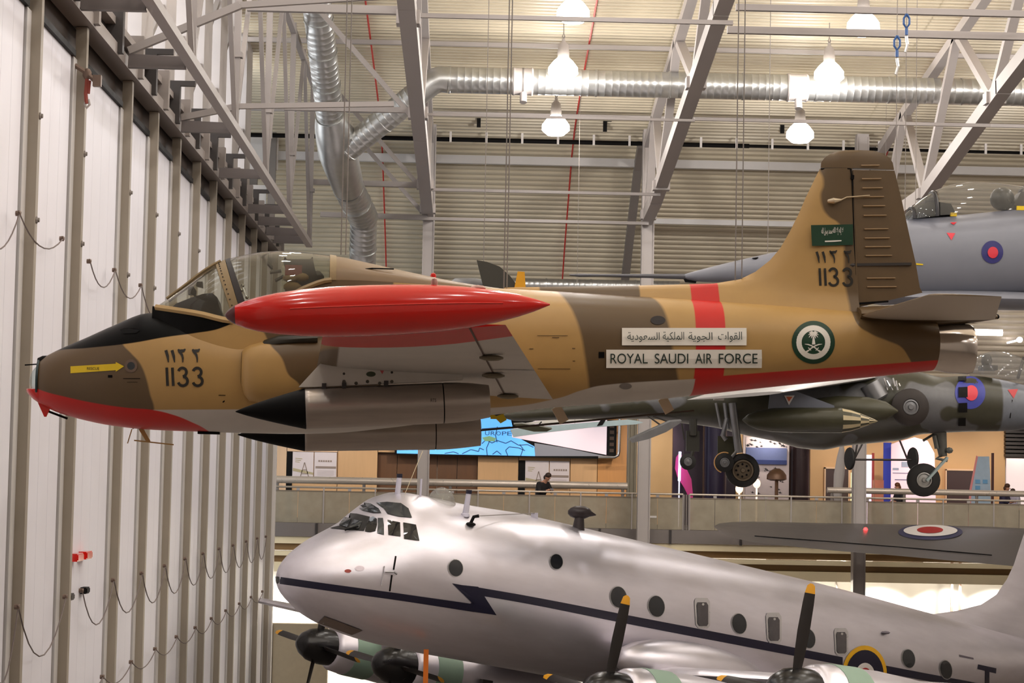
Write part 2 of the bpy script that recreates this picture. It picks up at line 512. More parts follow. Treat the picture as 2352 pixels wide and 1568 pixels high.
def column(X, Y, w, label, top=None):
    b = MB(); b.box((X-w/2, Y-w/2, 0), (X+w/2, Y+w/2, top or EYE+roofZ(Y)-.1))
    b.box((X-w*.53, Y-w*.6, .0), (X-w*.43, Y+w*.6, (top or EYE+roofZ(Y))-.2)); b.box((X+w*.43, Y-w*.6, .0), (X+w*.53, Y+w*.6, (top or EYE+roofZ(Y))-.2))
    return solo('steel_column', b, STEEL, label, 'column')
column(-1.38, 67.2, .34, 'grey steel column left of centre, in front of the gallery')
column(5.42, 67.2, .36, 'grey steel column right of centre, passing behind the tan jet')
column(12.08, 67.2, .36, 'grey steel column at the right, below the camouflaged jet')
# tie bars and purlins across the bays
def tie(p0, p1, w, label, m=LATT, h=None):
    b = MB(); b.bar(p0, p1, w, h); return solo('tie_bar', b, m, label, 'beam')
tie((-1.4, 45, EYE+9.66), (5.35, 45, EYE+9.66), .09, 'topmost thin tie bar between the middle and the V-webbed truss')
tie((5.35, 46, EYE+9.72), (12.6, 46, EYE+9.72), .15, 'thick tie bar at the top right, below the highest lamp')
tie((5.35, 44.5, EYE+9.88), (12.6, 44.5, EYE+9.88), .13, 'tie bar along the top right edge of the picture')
tie((-1.4, 52.6, EYE+8.86), (5.35, 52.6, EYE+8.86), .06, 'thin tie bar just under the lower middle lamp')
tie((5.35, 52.6, EYE+8.9), (12.6, 52.6, EYE+8.9), .08, 'thin tie bar just under the lower right lamp')
tie((-1.4, 62, EYE+8.28), (5.35, 62, EYE+8.28), .08, 'thin tie bar across the roof below the big purlin, second from bottom')
tie((-1.4, 66, EYE+7.92), (5.35, 66, EYE+7.92), .09, 'lowest bright tie bar joining the middle column and the next')
tie((LX, 43.6, EYE+9.45), (-1.4, 43.6, EYE+9.45), .16, 'tie bar crossing behind the top of the inclined duct')
tie((LX, 52.6, EYE+8.95), (-1.4, 52.6, EYE+8.95), .13, 'tie bar crossing the duct at its branch')
tie((LX, 62, EYE+8.42), (-1.4, 62, EYE+8.40), .15, 'tie bar crossing the duct below its branch')
tie((LX, 66, EYE+7.98), (-1.4, 66, EYE+7.95), .15, 'lowest tie bar crossing the lower duct')
tie((-8, 69.0, EYE+10.2), (24, 69.0, EYE+10.2), .2, 'wide pale purlin under the foot of the roof slope', RIBL, .26)
tie((5.6, 71.2, EYE+8.62), (12.1, 71.2, EYE+8.62), .14, 'short bright purlin left of the tan tail fin', RIBL, .17)
tie((-8, 59.5, EYE+12.0), (24, 59.5, EYE+12.0), .12, 'slim purlin above the silver duct', STEEL, .12)
tie((-8, 65.6, EYE+11.1), (24, 65.6, EYE+11.1), .1, 'slim purlin between the duct and the black pipe', STEEL, .1)
# sloping braces that run down to the middle truss
for n_, (y, lab) in enumerate(((52.6, 'sloping brace meeting the middle truss at its second node'), (62, 'sloping brace meeting the middle truss at its third node'), (66, 'sloping brace meeting the middle truss at its lowest node'))):
    z = {52.6: 8.85, 62: 8.4, 66: 8.15}[y]
    b = MB(); b.bar((-1.6, y, EYE+z), (-3.9, y, EYE+z+2.55), .12); solo('brace_bar', b, LATT, lab, 'brace')
b = MB(); b.bar((-5.7, 35.4, EYE+6.9), (-3.9, 35.4, EYE+7.7), .12); b.bar((-3.9, 35.4, EYE+7.7), (-1.6, 35.6, EYE+7.95), .10); solo('brace_bar', b, LATT, 'long sloping brace from the door girder at the upper left', 'brace')
b = MB(); b.bar((-5.7, 42, EYE+6.9), (-4.6, 42, EYE+7.15), .12); b.bar((-4.6, 42, EYE+7.15), (-1.6, 42.2, EYE+7.3), .10); solo('brace_bar', b, LATT, 'low sloping brace above the third door girder arm', 'brace')
# black pipe with white clips along the foot of the roof
pp = thing('black_pipe', 'black pipe with white clips running along the foot of the roof', 'pipe', (0, 67.6, EYE+10.6))
q = MB(); q.tube([(-8, 67.6, EYE+10.62), (8.6, 67.6, EYE+10.62)], .07, 8); q.tube([(8.6, 67.6, EYE+10.62), (24, 67.6, EYE+10.58)], .05, 8); obj('pipe_run', q, BLACK, pp, world=True)
for i in range(22):
    q = MB(); q.box((-6.4+i*1.12, 67.5, EYE+10.52), (-6.33+i*1.12, 67.58, EYE+10.85)); obj('pipe_clip', q, WHITE, pp, world=True)
for px, y0, y1 in ((1100, 265, 292), (1390, 275, 302), (1797, 276, 306)):
    a = at(px, y0, 66.9); c = at(px, y1, 66.9); q = MB(); q.box((a.x-.06, 66.85, c.z), (a.x+.06, 66.95, a.z)); q.box((a.x-.06, 66.85, a.z-.05), (a.x+.2, 67.6, a.z)); obj('pipe_hanger', q, BLACK, pp, world=True)
RED = mat('red_pipe', (205, 45, 35), .5, 0, .1, 5)
for X, lab in ((-2.95, 'thin red pipe climbing the roof left of the middle truss'), (3.1, 'thin red pipe climbing the roof beside the middle lamps'), (13.1, 'thin red pipe climbing the roof at the upper right')):
    q = MB(); q.tube([(X, y, EYE+roofZ(y)-.09) for y in np.arange(48, 76.1, 1.4)], .026, 5); solo('red_pipe', q, RED, lab, 'pipe')

# ------------------------------------------------------------------ spiral ducts
DUCT = NT('spiral_seam_duct')
vec, x_, y_, z_ = DUCT.coords()
nz = DUCT.noise(vec, 5)
DUCT.lk(DUCT.mix(nz, lin((178, 180, 180)), lin((206, 206, 203))), DUCT.p.inputs['Base Color'])
DUCT.p.inputs['Metallic'].default_value = .9; DUCT.p.inputs['Roughness'].default_value = .34
DUCT = DUCT.mat
def duct(g, pts, r, rings):
    """a run of duct from short sections; every seam stands proud"""
    pts = [V(p) for p in pts]
    for a, c in zip(pts, pts[1:]):
        n = max(1, round((c-a).length/rings)); d = (c-a)/n
        for k in range(n):
            p = a+d*k; q = MB(); L = d.length
            prof = [(0, r+.02), (.05, r+.02), (.06, r)]
            m = max(1, int(L/.18))
            for j in range(1, m):
                s = .06+(L-.06)*j/m; prof += [(s-.02, r), (s, r+.008), (s+.02, r)]
            prof += [(L+.01, r)]
            q.lathe(p, d, prof, 20, caps=True)
            obj('duct_section', q, DUCT, g, smooth=40, world=True)
yd = 58.0
A = at(722, -40, 54); Bp = at(758, 265, 58); Cp = at(800, 430, 61); D0 = at(835, 500, 63); E0 = at(832, 640, 64.5)
g = thing('spiral_duct', 'silver spiral duct descending from the roof at the upper left', 'duct', (A.x, A.y, E0.z))
duct(g, [A, Bp], .37, 1.35)
q = MB(); q.tube([Bp, at(764, 285, 58.3), at(770, 310, 58.6), at(776, 350, 59.2), at(786, 385, 60), Cp], [.40, .50, .54, .54, .50, .44], 20); obj('branch_fitting', q, DUCT, g, smooth=40, world=True)
duct(g, [Cp, D0], .43, .9); duct(g, [D0, E0], .39, .9)
H0 = V((-.75, 58, EYE+10.72)); Br0 = at(795, 345, 58.8); Br1 = at(958, 215, 58)
g = thing('spiral_duct', 'long silver spiral duct running level across the upper right', 'duct', (6, 58, EYE+10.3))
duct(g, [Br0, Br1], .34, 1.2)
q = MB(); q.tube([Br1, at(975, 202, 58), at(990, 190, 58), at(1010, 182, 58), H0], [.355]*5, 20); obj('elbow', q, DUCT, g, smooth=40, world=True)
duct(g, [H0, V((19, 58, EYE+10.72))], .35, 1.9)
for x in (1.35, 8.75, 15.2):
    q = MB(); q.lathe((x, 58, EYE+10.72), (1, 0, 0), [(-.38, .37), (-.34, .385), (-.3, .37), (.1, .37), (.14, .385), (.18, .37)], 20); q.tube([(x-.08, 57.9, EYE+10.4), (x-.08, 57.8, EYE+10.12)], .1, 10); obj('sensor_collar', q, STEEL, g, smooth=40, world=True)
# low level duct behind the tan jet's spine
g = thing('spiral_duct', 'silver duct lying low behind the spine of the tan jet', 'duct', (4, 73, EYE+6.4))
duct(g, [at(1150, 652, 70), at(1560, 660, 70)], .2, 1.5)

# ------------------------------------------------------------------ high bay lamps
BULB = emit('lit_lamp_refractor', (255, 248, 236), 22)
lp0 = thing('high_bay_lamp', '', 'lamp', (0, 0, 0), 'high bay lamps under the roof')
q = MB(); q.lathe((0, 0, -.34), (0, 0, 1), [(-.10, .02), (-.08, .24), (.06, .40), (.22, .39), (.38, .27), (.5, .14)], 20); obj('refractor', q, BULB, lp0, smooth=50)
q = MB(); q.lathe((0, 0, .16), (0, 0, 1), [(0, .15), (.1, .16), (.34, .13), (.42, .05), (.5, .04)], 16); obj('gear_housing', q, STEEL, lp0, smooth=40)
q = MB(); q.tube([(0, 0, .62), (.03, 0, .72), (0, 0, .82), (-.03, 0, .72), (0, 0, .64)], .016, 5); q.tube([(0, 0, .8), (0, 0, 1.2)], .012, 5); obj('hook', q, STEEL_D, lp0)
LAMPS = [(2.31, 52, 11.5, 'high bay lamp at the top edge, middle row'), (2.29, 57, 11.05, 'middle high bay lamp just above the silver duct'), (2.31, 62, 10.35, 'lowest lamp of the middle row, under the duct'),
         (9.35, 52, 11.35, 'high bay lamp at the top edge, right row'), (9.35, 57, 11.1, 'right row high bay lamp just above the silver duct'), (9.35, 62, 10.3, 'lowest lamp of the right row, under the duct')]
for i, (X, Y, Z, lab) in enumerate(LAMPS):
    o = lp0 if i == 0 else copy_tree(lp0, (X, Y, EYE+Z))
    o.location = (X, Y, EYE+Z); o['label'] = lab
    point_lamp('roof_lamp_light', (X, Y, EYE+Z-.62), LAMP_W*.8)
for X, Y, Z in ((16.4, 52, 11.4), (16.4, 57, 11.0), (16.4, 62, 10.3)):
    point_lamp('roof_lamp_light', (X, Y, EYE+Z), LAMP_W*.6)

# end wall at the back left: white cladding between grey posts
ew = MB(); ew.box((-7.6, 68.9, EYE+6.4), (-6.9, 69.1, EYE+12)); wall_end = struct(obj('wall_end', ew, STEEL_D))
for x0, x1, y0, y1 in ((545, 640, 308, 388), (525, 612, 425, 486), (560, 640, 500, 520)):
    a = at(x0, y1, 68.6); c = at(x1, y0, 68.6); q = MB(); q.box((a.x, 68.6, a.z), (c.x, 68.7, c.z)); obj('cladding_panel', q, WHITE, wall_end)
for x0, x1 in ((612, 636),):
    a = at(x0, 560, 68.5); c = at(x1, 300, 68.5); q = MB(); q.box((a.x, 68.4, a.z), (c.x, 68.58, c.z)); obj('post', q, STEEL_D, wall_end)
tb = thing('tube_lamp', 'glowing tube lamp on the roof slope right of the tan jet pipe', 'lamp', at(2260, 763, 74.6))
a = at(2219, 762, 74.6); c = at(2302, 764, 74.6); q = MB(); q.tube([a, c], .11, 10); obj('tube', q, emit('lit_tube', (250, 244, 255), 9), tb, world=True)
q = MB(); q.bar(a+V((0, .14, .06)), c+V((0, .14, .06)), .2, .06); q.bar((a+c)/2+V((0, .2, .05)), V(((a.x+c.x)/2, 76.3, (a.z+c.z)/2+.05)), .08); obj('tray', q, STEEL, tb, world=True)
p = at(2342, 780, 74.6); q = MB(); q.sphere(p, .11, .11, .1, 10); q.bar(p, p+V((0, 1.7, 0)), .05); solo('spot_lamp', q, emit('lit_tube', (250, 244, 255), 9), 'small glowing lamp at the right edge beside the tube lamp', 'lamp')
# ================================================================== THE TAN JET (hung in the foreground, nose to the left)
PSI = math.radians(4.0)
JO = at(1176, 784, 24.0)                                  # origin of the jet's own frame
JA = V((math.cos(PSI), math.sin(PSI), 0)); JP = V((math.sin(PSI), -math.cos(PSI), 0)); JZ = V((0, 0, 1))
JR = Matrix((JA, -JP, JZ)).transposed()                   # local x = tailwards, y = to starboard, z = up
def JL(px, py, lat=0.0):
    """pixel -> local point on the vertical plane 'lat' metres to port"""
    p = onplane(px, py, JO + JP*lat, JP) - JO
    return V((p.dot(JA), -lat, p.z))
def JX(px, lat=0.0): return JL(px, 800, lat).x
def JZr(px, py, lat=0.0): return JL(px, py, lat).z
jet = thing('jet_aircraft', 'tan and brown camouflaged jet with red tip tank and numerals 1133, hung across the foreground', 'aircraft', JO, rot=JR)

# ---- fuselage sections read along the side view: px, top, bottom, half width, exponent
SEC = [(92, 829, 926, .17, 2.0), (110, 816, 935, .25, 2.0), (140, 801, 948, .33, 2.1), (200, 775, 965, .44, 2.15), (260, 748, 977, .52, 2.2), (340, 719, 986, .60, 2.25),
       (400, 718, 989, .65, 2.3), (460, 727, 991, .69, 2.35), (548, 742, 994, .72, 2.4), (640, 706, 996, .73, 2.4), (757, 664, 995, .73, 2.4), (900, 660, 982, .71, 2.4), (1050, 659, 962, .68, 2.4),
       (1160, 664, 950, .65, 2.4), (1274, 670, 936, .62, 2.4), (1444, 680, 924, .57, 2.35), (1589, 688, 909, .53, 2.3), (1800, 701, 886, .46, 2.25), (1960, 712, 870, .40, 2.2), (2060, 720, 860, .37, 2.1), (2140, 732, 851, .34, 2.05)]
sx = [JX(s[0]) for s in SEC]
fT = pchip([(x, JZr(s[0], s[1])) for x, s in zip(sx, SEC)])
fB = pchip([(x, JZr(s[0], s[2])) for x, s in zip(sx, SEC)])
fW = pchip([(x, s[3]) for x, s in zip(sx, SEC)])
fN = pchip([(x, s[4]) for x, s in zip(sx, SEC)])
def surf(x, z):
    """distance of the port skin from the centre line at (x, z)"""
    t, b_ = fT(x), fB(x); zc = (t+b_)/2; h = (t-b_)/2
    q = min(1.0, abs((z-zc)/h)); return fW(x)*max(0.0, 1-q**fN(x))**(1/fN(x))
def JS(px, py):
    """pixel -> local (x, z) on the port skin"""
    lat = .5
    for _ in range(5):
        p = JL(px, py, lat); lat = surf(p.x, p.z)
    return JL(px, py, lat)
def ring(x, n=44, grow=0.):
    t, b_ = fT(x)+grow, fB(x)-grow; zc = (t+b_)/2; h = (t-b_)/2; w = fW(x)+grow; e = 2/fN(x); out = []
    for k in range(n):
        a = 2*math.pi*k/n; c, s = math.cos(a), math.sin(a)
        out.append(V((x, w*math.copysign(abs(c)**e, c), zc+h*math.copysign(abs(s)**e, s))))
    return out

# ---- camouflage: boundaries drawn as curves over the side view
TAN, BRN, REDC, GRY, BLK = lin((184, 146, 88)), lin((98, 77, 50)), lin((205, 28, 20)), lin((204, 196, 186)), lin((8, 7, 6))
def camo():
    T = NT('desert_camouflage_paint'); vec, x, y, z = T.coords()
    def P(px, py, k='s'): p = JS(px, py); return (p.x, p.z)
    def xz(pts): return [P(*p) for p in pts]
    def lt_x(pts):     # true left of a mostly vertical line
        q = [(b, a) for a, b in xz(pts)]; return T.math('SUBTRACT', T.fcurve(z, q), x)
    def below(pts, smooth=True): return T.math('SUBTRACT', T.fcurve(x, xz(pts), smooth), z)
    nz = T.noise(vec, 3.0, 5); n2 = T.noise(T.scaled(vec, (1, 1, 6)), 4)
    dirt = T.math('MULTIPLY_ADD', nz, .22, .89)
    col = T.mix(0., TAN, TAN)
    S = T.step
    AND = lambda a, b_: T.math('MULTIPLY', a, b_)
    # brown nose
    m = S(lt_x([(262, 735), (282, 790), (302, 812), (322, 835), (336, 868), (345, 905), (354, 940), (358, 990)]), .012)
    col = T.mix(m, col, BRN)
    # brown shoulder above the wing root
    m1 = S(lt_x([(560, 640), (620, 790), (648, 825), (662, 860), (690, 890), (700, 995)]), .012)
    m2 = S(lt_x([(900, 640), (900, 995)]), .01)
    col = T.mix(T.math('SUBTRACT', m2, m1, clamp=True), col, BRN)
    # brown band amidships
    a = S(lt_x([(1280, 670), (1300, 690), (1318, 720), (1335, 770), (1345, 830), (1352, 880), (1352, 960)]), .02)
    c = S(lt_x([(1478, 676), (1508, 690), (1525, 712), (1536, 745), (1545, 800), (1555, 850), (1562, 940)]), .02)
    col = T.mix(T.math('SUBTRACT', c, a, clamp=True), col, BRN)
    # brown tail, with its sweep of tan below
    m = S(T.math('MULTIPLY', below([(1940, 640), (1968, 742), (2000, 766), (2040, 783), (2070, 797), (2088, 822), (2098, 845), (2150, 900)]), -1), .012)
    col = T.mix(AND(m, S(T.math('SUBTRACT', x, P(1946, 700)[0]), .012)), col, BRN)
    # red belt round the rear fuselage and red keel of the tail
    belt = T.math('SUBTRACT', S(T.math('SUBTRACT', x, JX(1597, .5)), .006), S(T.math('SUBTRACT', x, JX(1666, .5)), .006))
    col = T.mix(belt, col, REDC)
    keel = AND(S(below([(1597, 868), (1800, 852), (2000, 838), (2150, 827)]), .005), S(T.math('SUBTRACT', x, JX(1597, .4)), .006))
    col = T.mix(keel, col, REDC)
    # grey belly
    g = AND(S(below([(345, 941), (560, 940), (900, 942), (1150, 935), (1274, 916), (1340, 895), (1390, 884), (1597, 870), (1700, 865)]), .005), T.math('SUBTRACT', 1., S(T.math('SUBTRACT', x, JX(1597, .4)), .006)))
    g = AND(g, S(T.math('SUBTRACT', x, JS(352, 945).x), .01))
    col = T.mix(g, col, GRY)
    # red chin, black anti-glare top
    r = S(below([(60, 880), (100, 898), (150, 911), (210, 924), (290, 936), (350, 941), (400, 953), (440, 969), (470, 984), (500, 1010)]), .005)
    col = T.mix(AND(r, T.math('SUBTRACT', 1., S(T.math('SUBTRACT', x, JX(500, .4)), .01))), col, REDC)
    k = AND(S(T.math('MULTIPLY', below([(60, 860), (130, 806), (200, 799), (300, 788), (380, 774), (450, 765), (490, 760), (520, 752), (550, 743), (600, 735)]), -1), .005), T.math('SUBTRACT', 1., S(T.math('SUBTRACT', x, JX(600, .4)), .01)))
    col = T.mix(k, col, BLK)
    mx = T.new('ShaderNodeMix', data_type='RGBA', blend_type='MULTIPLY'); mx.inputs[0].default_value = 1
    T.lk(col, mx.inputs[6]); T.lk(dirt, mx.inputs[7]); T.lk(mx.outputs[2], T.p.inputs['Base Color'])
    T.lk(T.math('MULTIPLY_ADD', nz, .15, .30), T.p.inputs['Roughness'])
    T.lk(T.math('MULTIPLY_ADD', k, -.4, .5), T.p.inputs['Specular IOR Level'])
    return T.mat
CAMO = camo()
TANM = mat('tan_paint', (188, 146, 82), .42, 0, .1, 5)
BRNM = mat('brown_paint', (98, 77, 50), .42, 0, .12, 5)
REDM = mat('gloss_red_paint', (226, 30, 20), .16, 0, .06, 3, coat=.6)
GRYM = mat('grey_underside_paint', (206, 198, 188), .5, 0, .10, 4)
BLKM = mat('matt_black_paint', (8, 7, 7), .6, 0, .2, 5, spec=.12)
WHT = mat('sign_white', (244, 238, 228), .5, 0, .04, 5)
INK = mat('black_lettering', (38, 34, 28), .5, 0, .1, 9)
GRN = mat('dark_green_paint', (16, 58, 36), .4, 0, .08, 5)
METAL = mat('bare_metal_skin', (176, 166, 158), .36, .85, .16, 7, stretch=(.3, 4, 4))
b = MB()
xs = [sx[0] + (sx[-1]-sx[0])*i/110 for i in range(111)]
b.loft([ring(x) for x in xs])
obj('fuselage', b, CAMO, jet, smooth=40)

# ---- things laid on the skin
def wrap(pts2, eps=.006):
    return [V((x, -(surf(x, z)+eps), z)) for x, z in pts2]
def decal(name, polys, m, parent=jet, eps=.006, on=None, label=None, fine=None):
    """polygons of (x, z) laid on the port skin (on(x, z) gives the distance)"""
    f_ = on or surf; b = MB()
    for poly in polys:
        pts = poly
        b.add([V((x, -(f_(x, z)+eps), z)) for x, z in pts], [tuple(range(len(pts)))])
    o = obj(name, b, m, parent, fix=False, label=label)
    me = o.data                                            # face them outwards
    me.calc_loop_triangles()
    return o
def strip(pl, w):
    """a stroke: polyline of (x, z) -> quads of width w (w may be a list)"""
    out = []; n = len(pl); L = []; R = []
    for i in range(n):
        a = V(pl[max(i-1, 0)]).to_2d() if len(pl[0]) == 2 else None
        p0 = pl[max(i-1, 0)]; p1 = pl[min(i+1, n-1)]
        dx, dz = p1[0]-p0[0], p1[1]-p0[1]; l = math.hypot(dx, dz) or 1
        ww = w[i] if isinstance(w, (list, tuple)) else w
        nx, nz_ = -dz/l*ww/2, dx/l*ww/2
        L.append((pl[i][0]+nx, pl[i][1]+nz_)); R.append((pl[i][0]-nx, pl[i][1]-nz_))
    for i in range(n-1): out.append([L[i], R[i], R[i+1], L[i+1]])
    return out
def arc(cx, cz, rx, rz, a0, a1, n=12):
    return [(cx+rx*math.cos(math.radians(a0+(a1-a0)*i/n)), cz+rz*math.sin(math.radians(a0+(a1-a0)*i/n))) for i in range(n+1)]
S1 = 1/208.0
def digits_1133(pos, h, conv):
    """strokes for 1133; conv maps pixel to (x, z); pos = centres in px of the four figures"""
    x1, x2, x3, x4, top, bot = pos; polys = []; w = .030*(bot-top)/43
    polys = [strip([conv(xx, top), conv(xx+2, bot)], w) for xx in (x1, x2)]
    for xx in (x3, x4):
        r = (bot-top)/4; hw = 11*(bot-top)/43
        up = arc(xx-1, top+r, hw*.86, r*.93, 200, 450, 14); lo = arc(xx, bot-r*1.03, hw, r*1.0, -90, 160, 14)
        pts = [(u[0], u[1]) for u in up]
        a1 = [(xx-1+hw*.86*math.cos(math.radians(t)), top+r-r*.93*math.sin(math.radians(t))) for t in np.linspace(165, -85, 15)]
        a2 = [(xx+hw*math.cos(math.radians(t)), bot-r*1.03-r*1.0*math.sin(math.radians(t))) for t in np.linspace(85, -165, 15)]
        polys.append(strip([conv(*p) for p in a1], w)+strip([conv(*p) for p in a2], w))
    return polys
def arabic_1133(pos, conv):
    x1, x2, x3, x4, top, bot = pos; H = bot-top; w = .019*H/26; polys = []
    for xx in (x1, x2):
        polys.append(strip([conv(xx-3, top+1), conv(xx+1, top+H*.5), conv(xx+3, bot)], [w*1.5, w*1.4, w*.5]))
    for xx in (x3, x4):
        polys.append(strip([conv(xx-8, top-1), conv(xx-5, top+3), conv(xx, top+2.5), conv(xx+5, top+2), conv(xx+9, top-2)], [w*.8, w*1.7, w*1.6, w*1.5, w*.5])+strip([conv(xx-6, top+2), conv(xx+1, top+H*.4), conv(xx+3, top+H*.65), conv(xx+3, bot)], [w*1.3, w*1.2, w*.9, w*.5]))
    return polys
def cs(px, py): p = JS(px, py); return (p.x, p.z)
for q_ in digits_1133((383, 396, 420, 454, 844, 886), 1, cs): decal('nose_numeral', q_, INK)
for q_ in arabic_1133((384, 398, 417, 450, 803, 832), cs): decal('nose_numeral', q_, INK)
# rescue arrow
pts = [(162, 841), (266, 835), (266, 830), (284, 841), (266, 854), (266, 850), (162, 857)]
ar = decal('rescue_arrow', [[cs(162+26*i, 841-1.5*i), cs(162+26*i, 857-1.75*i), cs(188+26*i, 855.2-1.75*i), cs(188+26*i, 839.5-1.5*i)] for i in range(4)] + [[cs(266, 831), cs(266, 853.5), cs(285, 841)]], mat('yellow_paint', (232, 196, 20), .45, 0, .05), label='yellow rescue arrow')
def text_polys(s, size=1.0):
    """outline faces of a text, as (verts, faces) in the plane, from Blender's own font"""
    cu = bpy.data.curves.new('lettering', 'FONT'); cu.body = s; cu.size = size
    o = bpy.data.objects.new('lettering', cu); COL.objects.link(o)
    dg = bpy.context.evaluated_depsgraph_get(); dg.update()
    me = o.evaluated_get(dg).to_mesh()
    vs = [(v.co.x, v.co.y) for v in me.vertices]; fs = [tuple(p.vertices) for p in me.polygons]
    bpy.data.objects.remove(o); bpy.data.curves.remove(cu)
    return vs, fs
def fit_text(vs, x0, x1, y0, y1):
    a = min(v[0] for v in vs); c = max(v[0] for v in vs); d = min(v[1] for v in vs); e = max(v[1] for v in vs)
    return [(x0+(v[0]-a)/(c-a)*(x1-x0), y0+(v[1]-d)/(e-d)*(y1-y0)) for v in vs]
def text_on(name, s, box, conv, m, parent, f_, eps, label=None):
    """text whose bounding box fills the pixel box (x0, ytop, x1, ybottom)"""
    vs, fs = text_polys(s)
    vs = fit_text(vs, box[0], box[2], -box[3], -box[1])
    b = MB(); P = [conv(x, -y) for x, y in vs]
    b.add([V((x, -(f_(x, z)+eps), z)) for x, z in P], fs)
    return obj(name, b, m, parent, fix=False, label=label)
text_on('lettering', 'RESCUE', (200, 843, 228, 849), cs, INK, ar, surf, .009)
# port-hole beside the arrow, small access marks
def disc(cx, cy, r, conv, n=24, r2=None, rz=None):
    ring_ = [conv(cx+r*math.cos(2*math.pi*k/n), cy+(rz or r)*math.sin(2*math.pi*k/n)) for k in range(n)]
    if r2 is None: c = conv(cx, cy); return [[c, ring_[k], ring_[(k+1) % n]] for k in range(n)]
    k2 = r2/r; inn = [conv(cx+r2*math.cos(2*math.pi*k/n), cy+(rz or r)*k2*math.sin(2*math.pi*k/n)) for k in range(n)]
    return [[ring_[k], ring_[(k+1) % n], inn[(k+1) % n], inn[k]] for k in range(n)]
ph = decal('inspection_port', disc(301, 840, 15, cs, r2=9), mat('port_ring', (112, 92, 78), .5, .3, .3, 40), label='riveted ring round a dark glass')
decal('port_glass', disc(301, 840, 9, cs), mat('dark_glass', (28, 34, 38), .08, 0, .2), ph)
decal('panel_mark', [[cs(248, 861), cs(258, 861), cs(258, 867), cs(248, 867)], [cs(283, 868.5), cs(322, 868.5), cs(322, 870), cs(283, 870)], [cs(292, 877), cs(316, 877), cs(316, 878), cs(292, 878)]], BLKM)
decal('intake_louvre', [[cs(275, 757), cs(285, 753), cs(312, 753), cs(322, 758), cs(312, 765), cs(283, 766)]], BLKM)
decal('panel_mark', [[cs(502, 907), cs(518, 907), cs(518, 908.5), cs(502, 908.5)], [cs(511, 922), cs(516, 919), cs(516, 922), cs(512, 925)]], BLKM)
decal('panel_line', [[cs(1234, 770), cs(1304, 770), cs(1304, 771.3), cs(1234, 771.3)], [cs(1268, 774), cs(1284, 774), cs(1284, 776), cs(1268, 776)], [cs(1235, 846), cs(1310, 846.5), cs(1310, 848), cs(1235, 847.3)], [cs(1216, 800), cs(1225, 800), cs(1225, 802), cs(1216, 802)], [cs(1314, 799), cs(1321, 799), cs(1321, 801), cs(1314, 801)], [cs(1315, 828), cs(1321, 828), cs(1321, 830), cs(1315, 830)]], mat('panel_line_brown', (96, 70, 38), .6))
decal('vent_cover', disc(1511, 735, 17, cs, rz=10), mat('dark_vent', (44, 38, 40), .35, .2, .2, 9), label='dark oval vent')
decal('vent_cover', disc(1459, 860, 7, cs), BRNM)
decal('vent_cover', disc(1437, 887, 14, cs, rz=7), STEEL_D)
decal('step_mark', [[cs(1375, 808), cs(1388, 808), cs(1388, 822), cs(1375, 822)]], BLKM)
# name boards (plates lying on the skin)
def board(name, box, label):
    x0, y0, x1, y1 = box; n = 24; b = MB(); pr_ = []
    for i in range(n+1):
        px = x0+(x1-x0)*i/n; pr_.append((cs(px, y0), cs(px, y1)))
    for (a, c), (d, e) in zip(pr_, pr_[1:]):
        m1 = ((a[0]+c[0])/2, (a[1]+c[1])/2); m2 = ((d[0]+e[0])/2, (d[1]+e[1])/2)
        for q in ([a, m1, m2, d], [m1, c, e, m2]):
            b.add([V((x, -(surf(x, z)+e_), z)) for e_ in (.008, .016) for x, z in q], [(4, 5, 6, 7), (0, 4, 7, 3), (1, 2, 6, 5)])
    return obj(name, b, WHT, jet, label=label)
nb = board('name_board', (1428, 753, 1714, 793), 'white board with black Arabic lettering')
eb = board('name_board', (1392, 803, 1749, 845), 'white board lettered ROYAL SAUDI AIR FORCE')
DKG = mat('dark_green_lettering', (30, 48, 40), .5, 0, .08)
for w_, x0, x1 in (('ROYAL', 1401.5, 1487), ('SAUDI', 1503, 1580), ('AIR', 1596, 1635), ('FORCE', 1650, 1739)):
    text_on('lettering', w_, (x0, 812, x1, 835), cs, DKG, eb, surf, .025)
# Arabic: contextual forms written from left to right
def ar_word(chars): return ''.join(chars)
W1 = '\uFE94\uFEF3\uFEA9\uFEEE\uFECC\uFEB4\uFEDF\uFE8D'   # as-sa'udiyya (left to right)
W2 = '\uFE94\uFEF4\uFEDC\uFEE0\uFEE4\uFEDF\uFE8D'         # al-malakiyya
W3 = '\uFE94\uFEF3\uFEEE\uFEA0\uFEDF\uFE8D'               # al-jawwiyya
W4 = '\uFE95\uFE8D\uFEEE\uFED8\uFEDF\uFE8D'               # al-quwwat
for w_, x0, x1, y0, y1 in ((W1, 1440, 1514, 763, 786), (W2, 1521, 1570, 762, 785), (W3, 1580, 1635, 763, 786), (W4, 1648, 1703, 762, 786)):
    text_on('lettering', w_, (x0, y0, x1, y1), cs, DKG, nb, surf, .036)
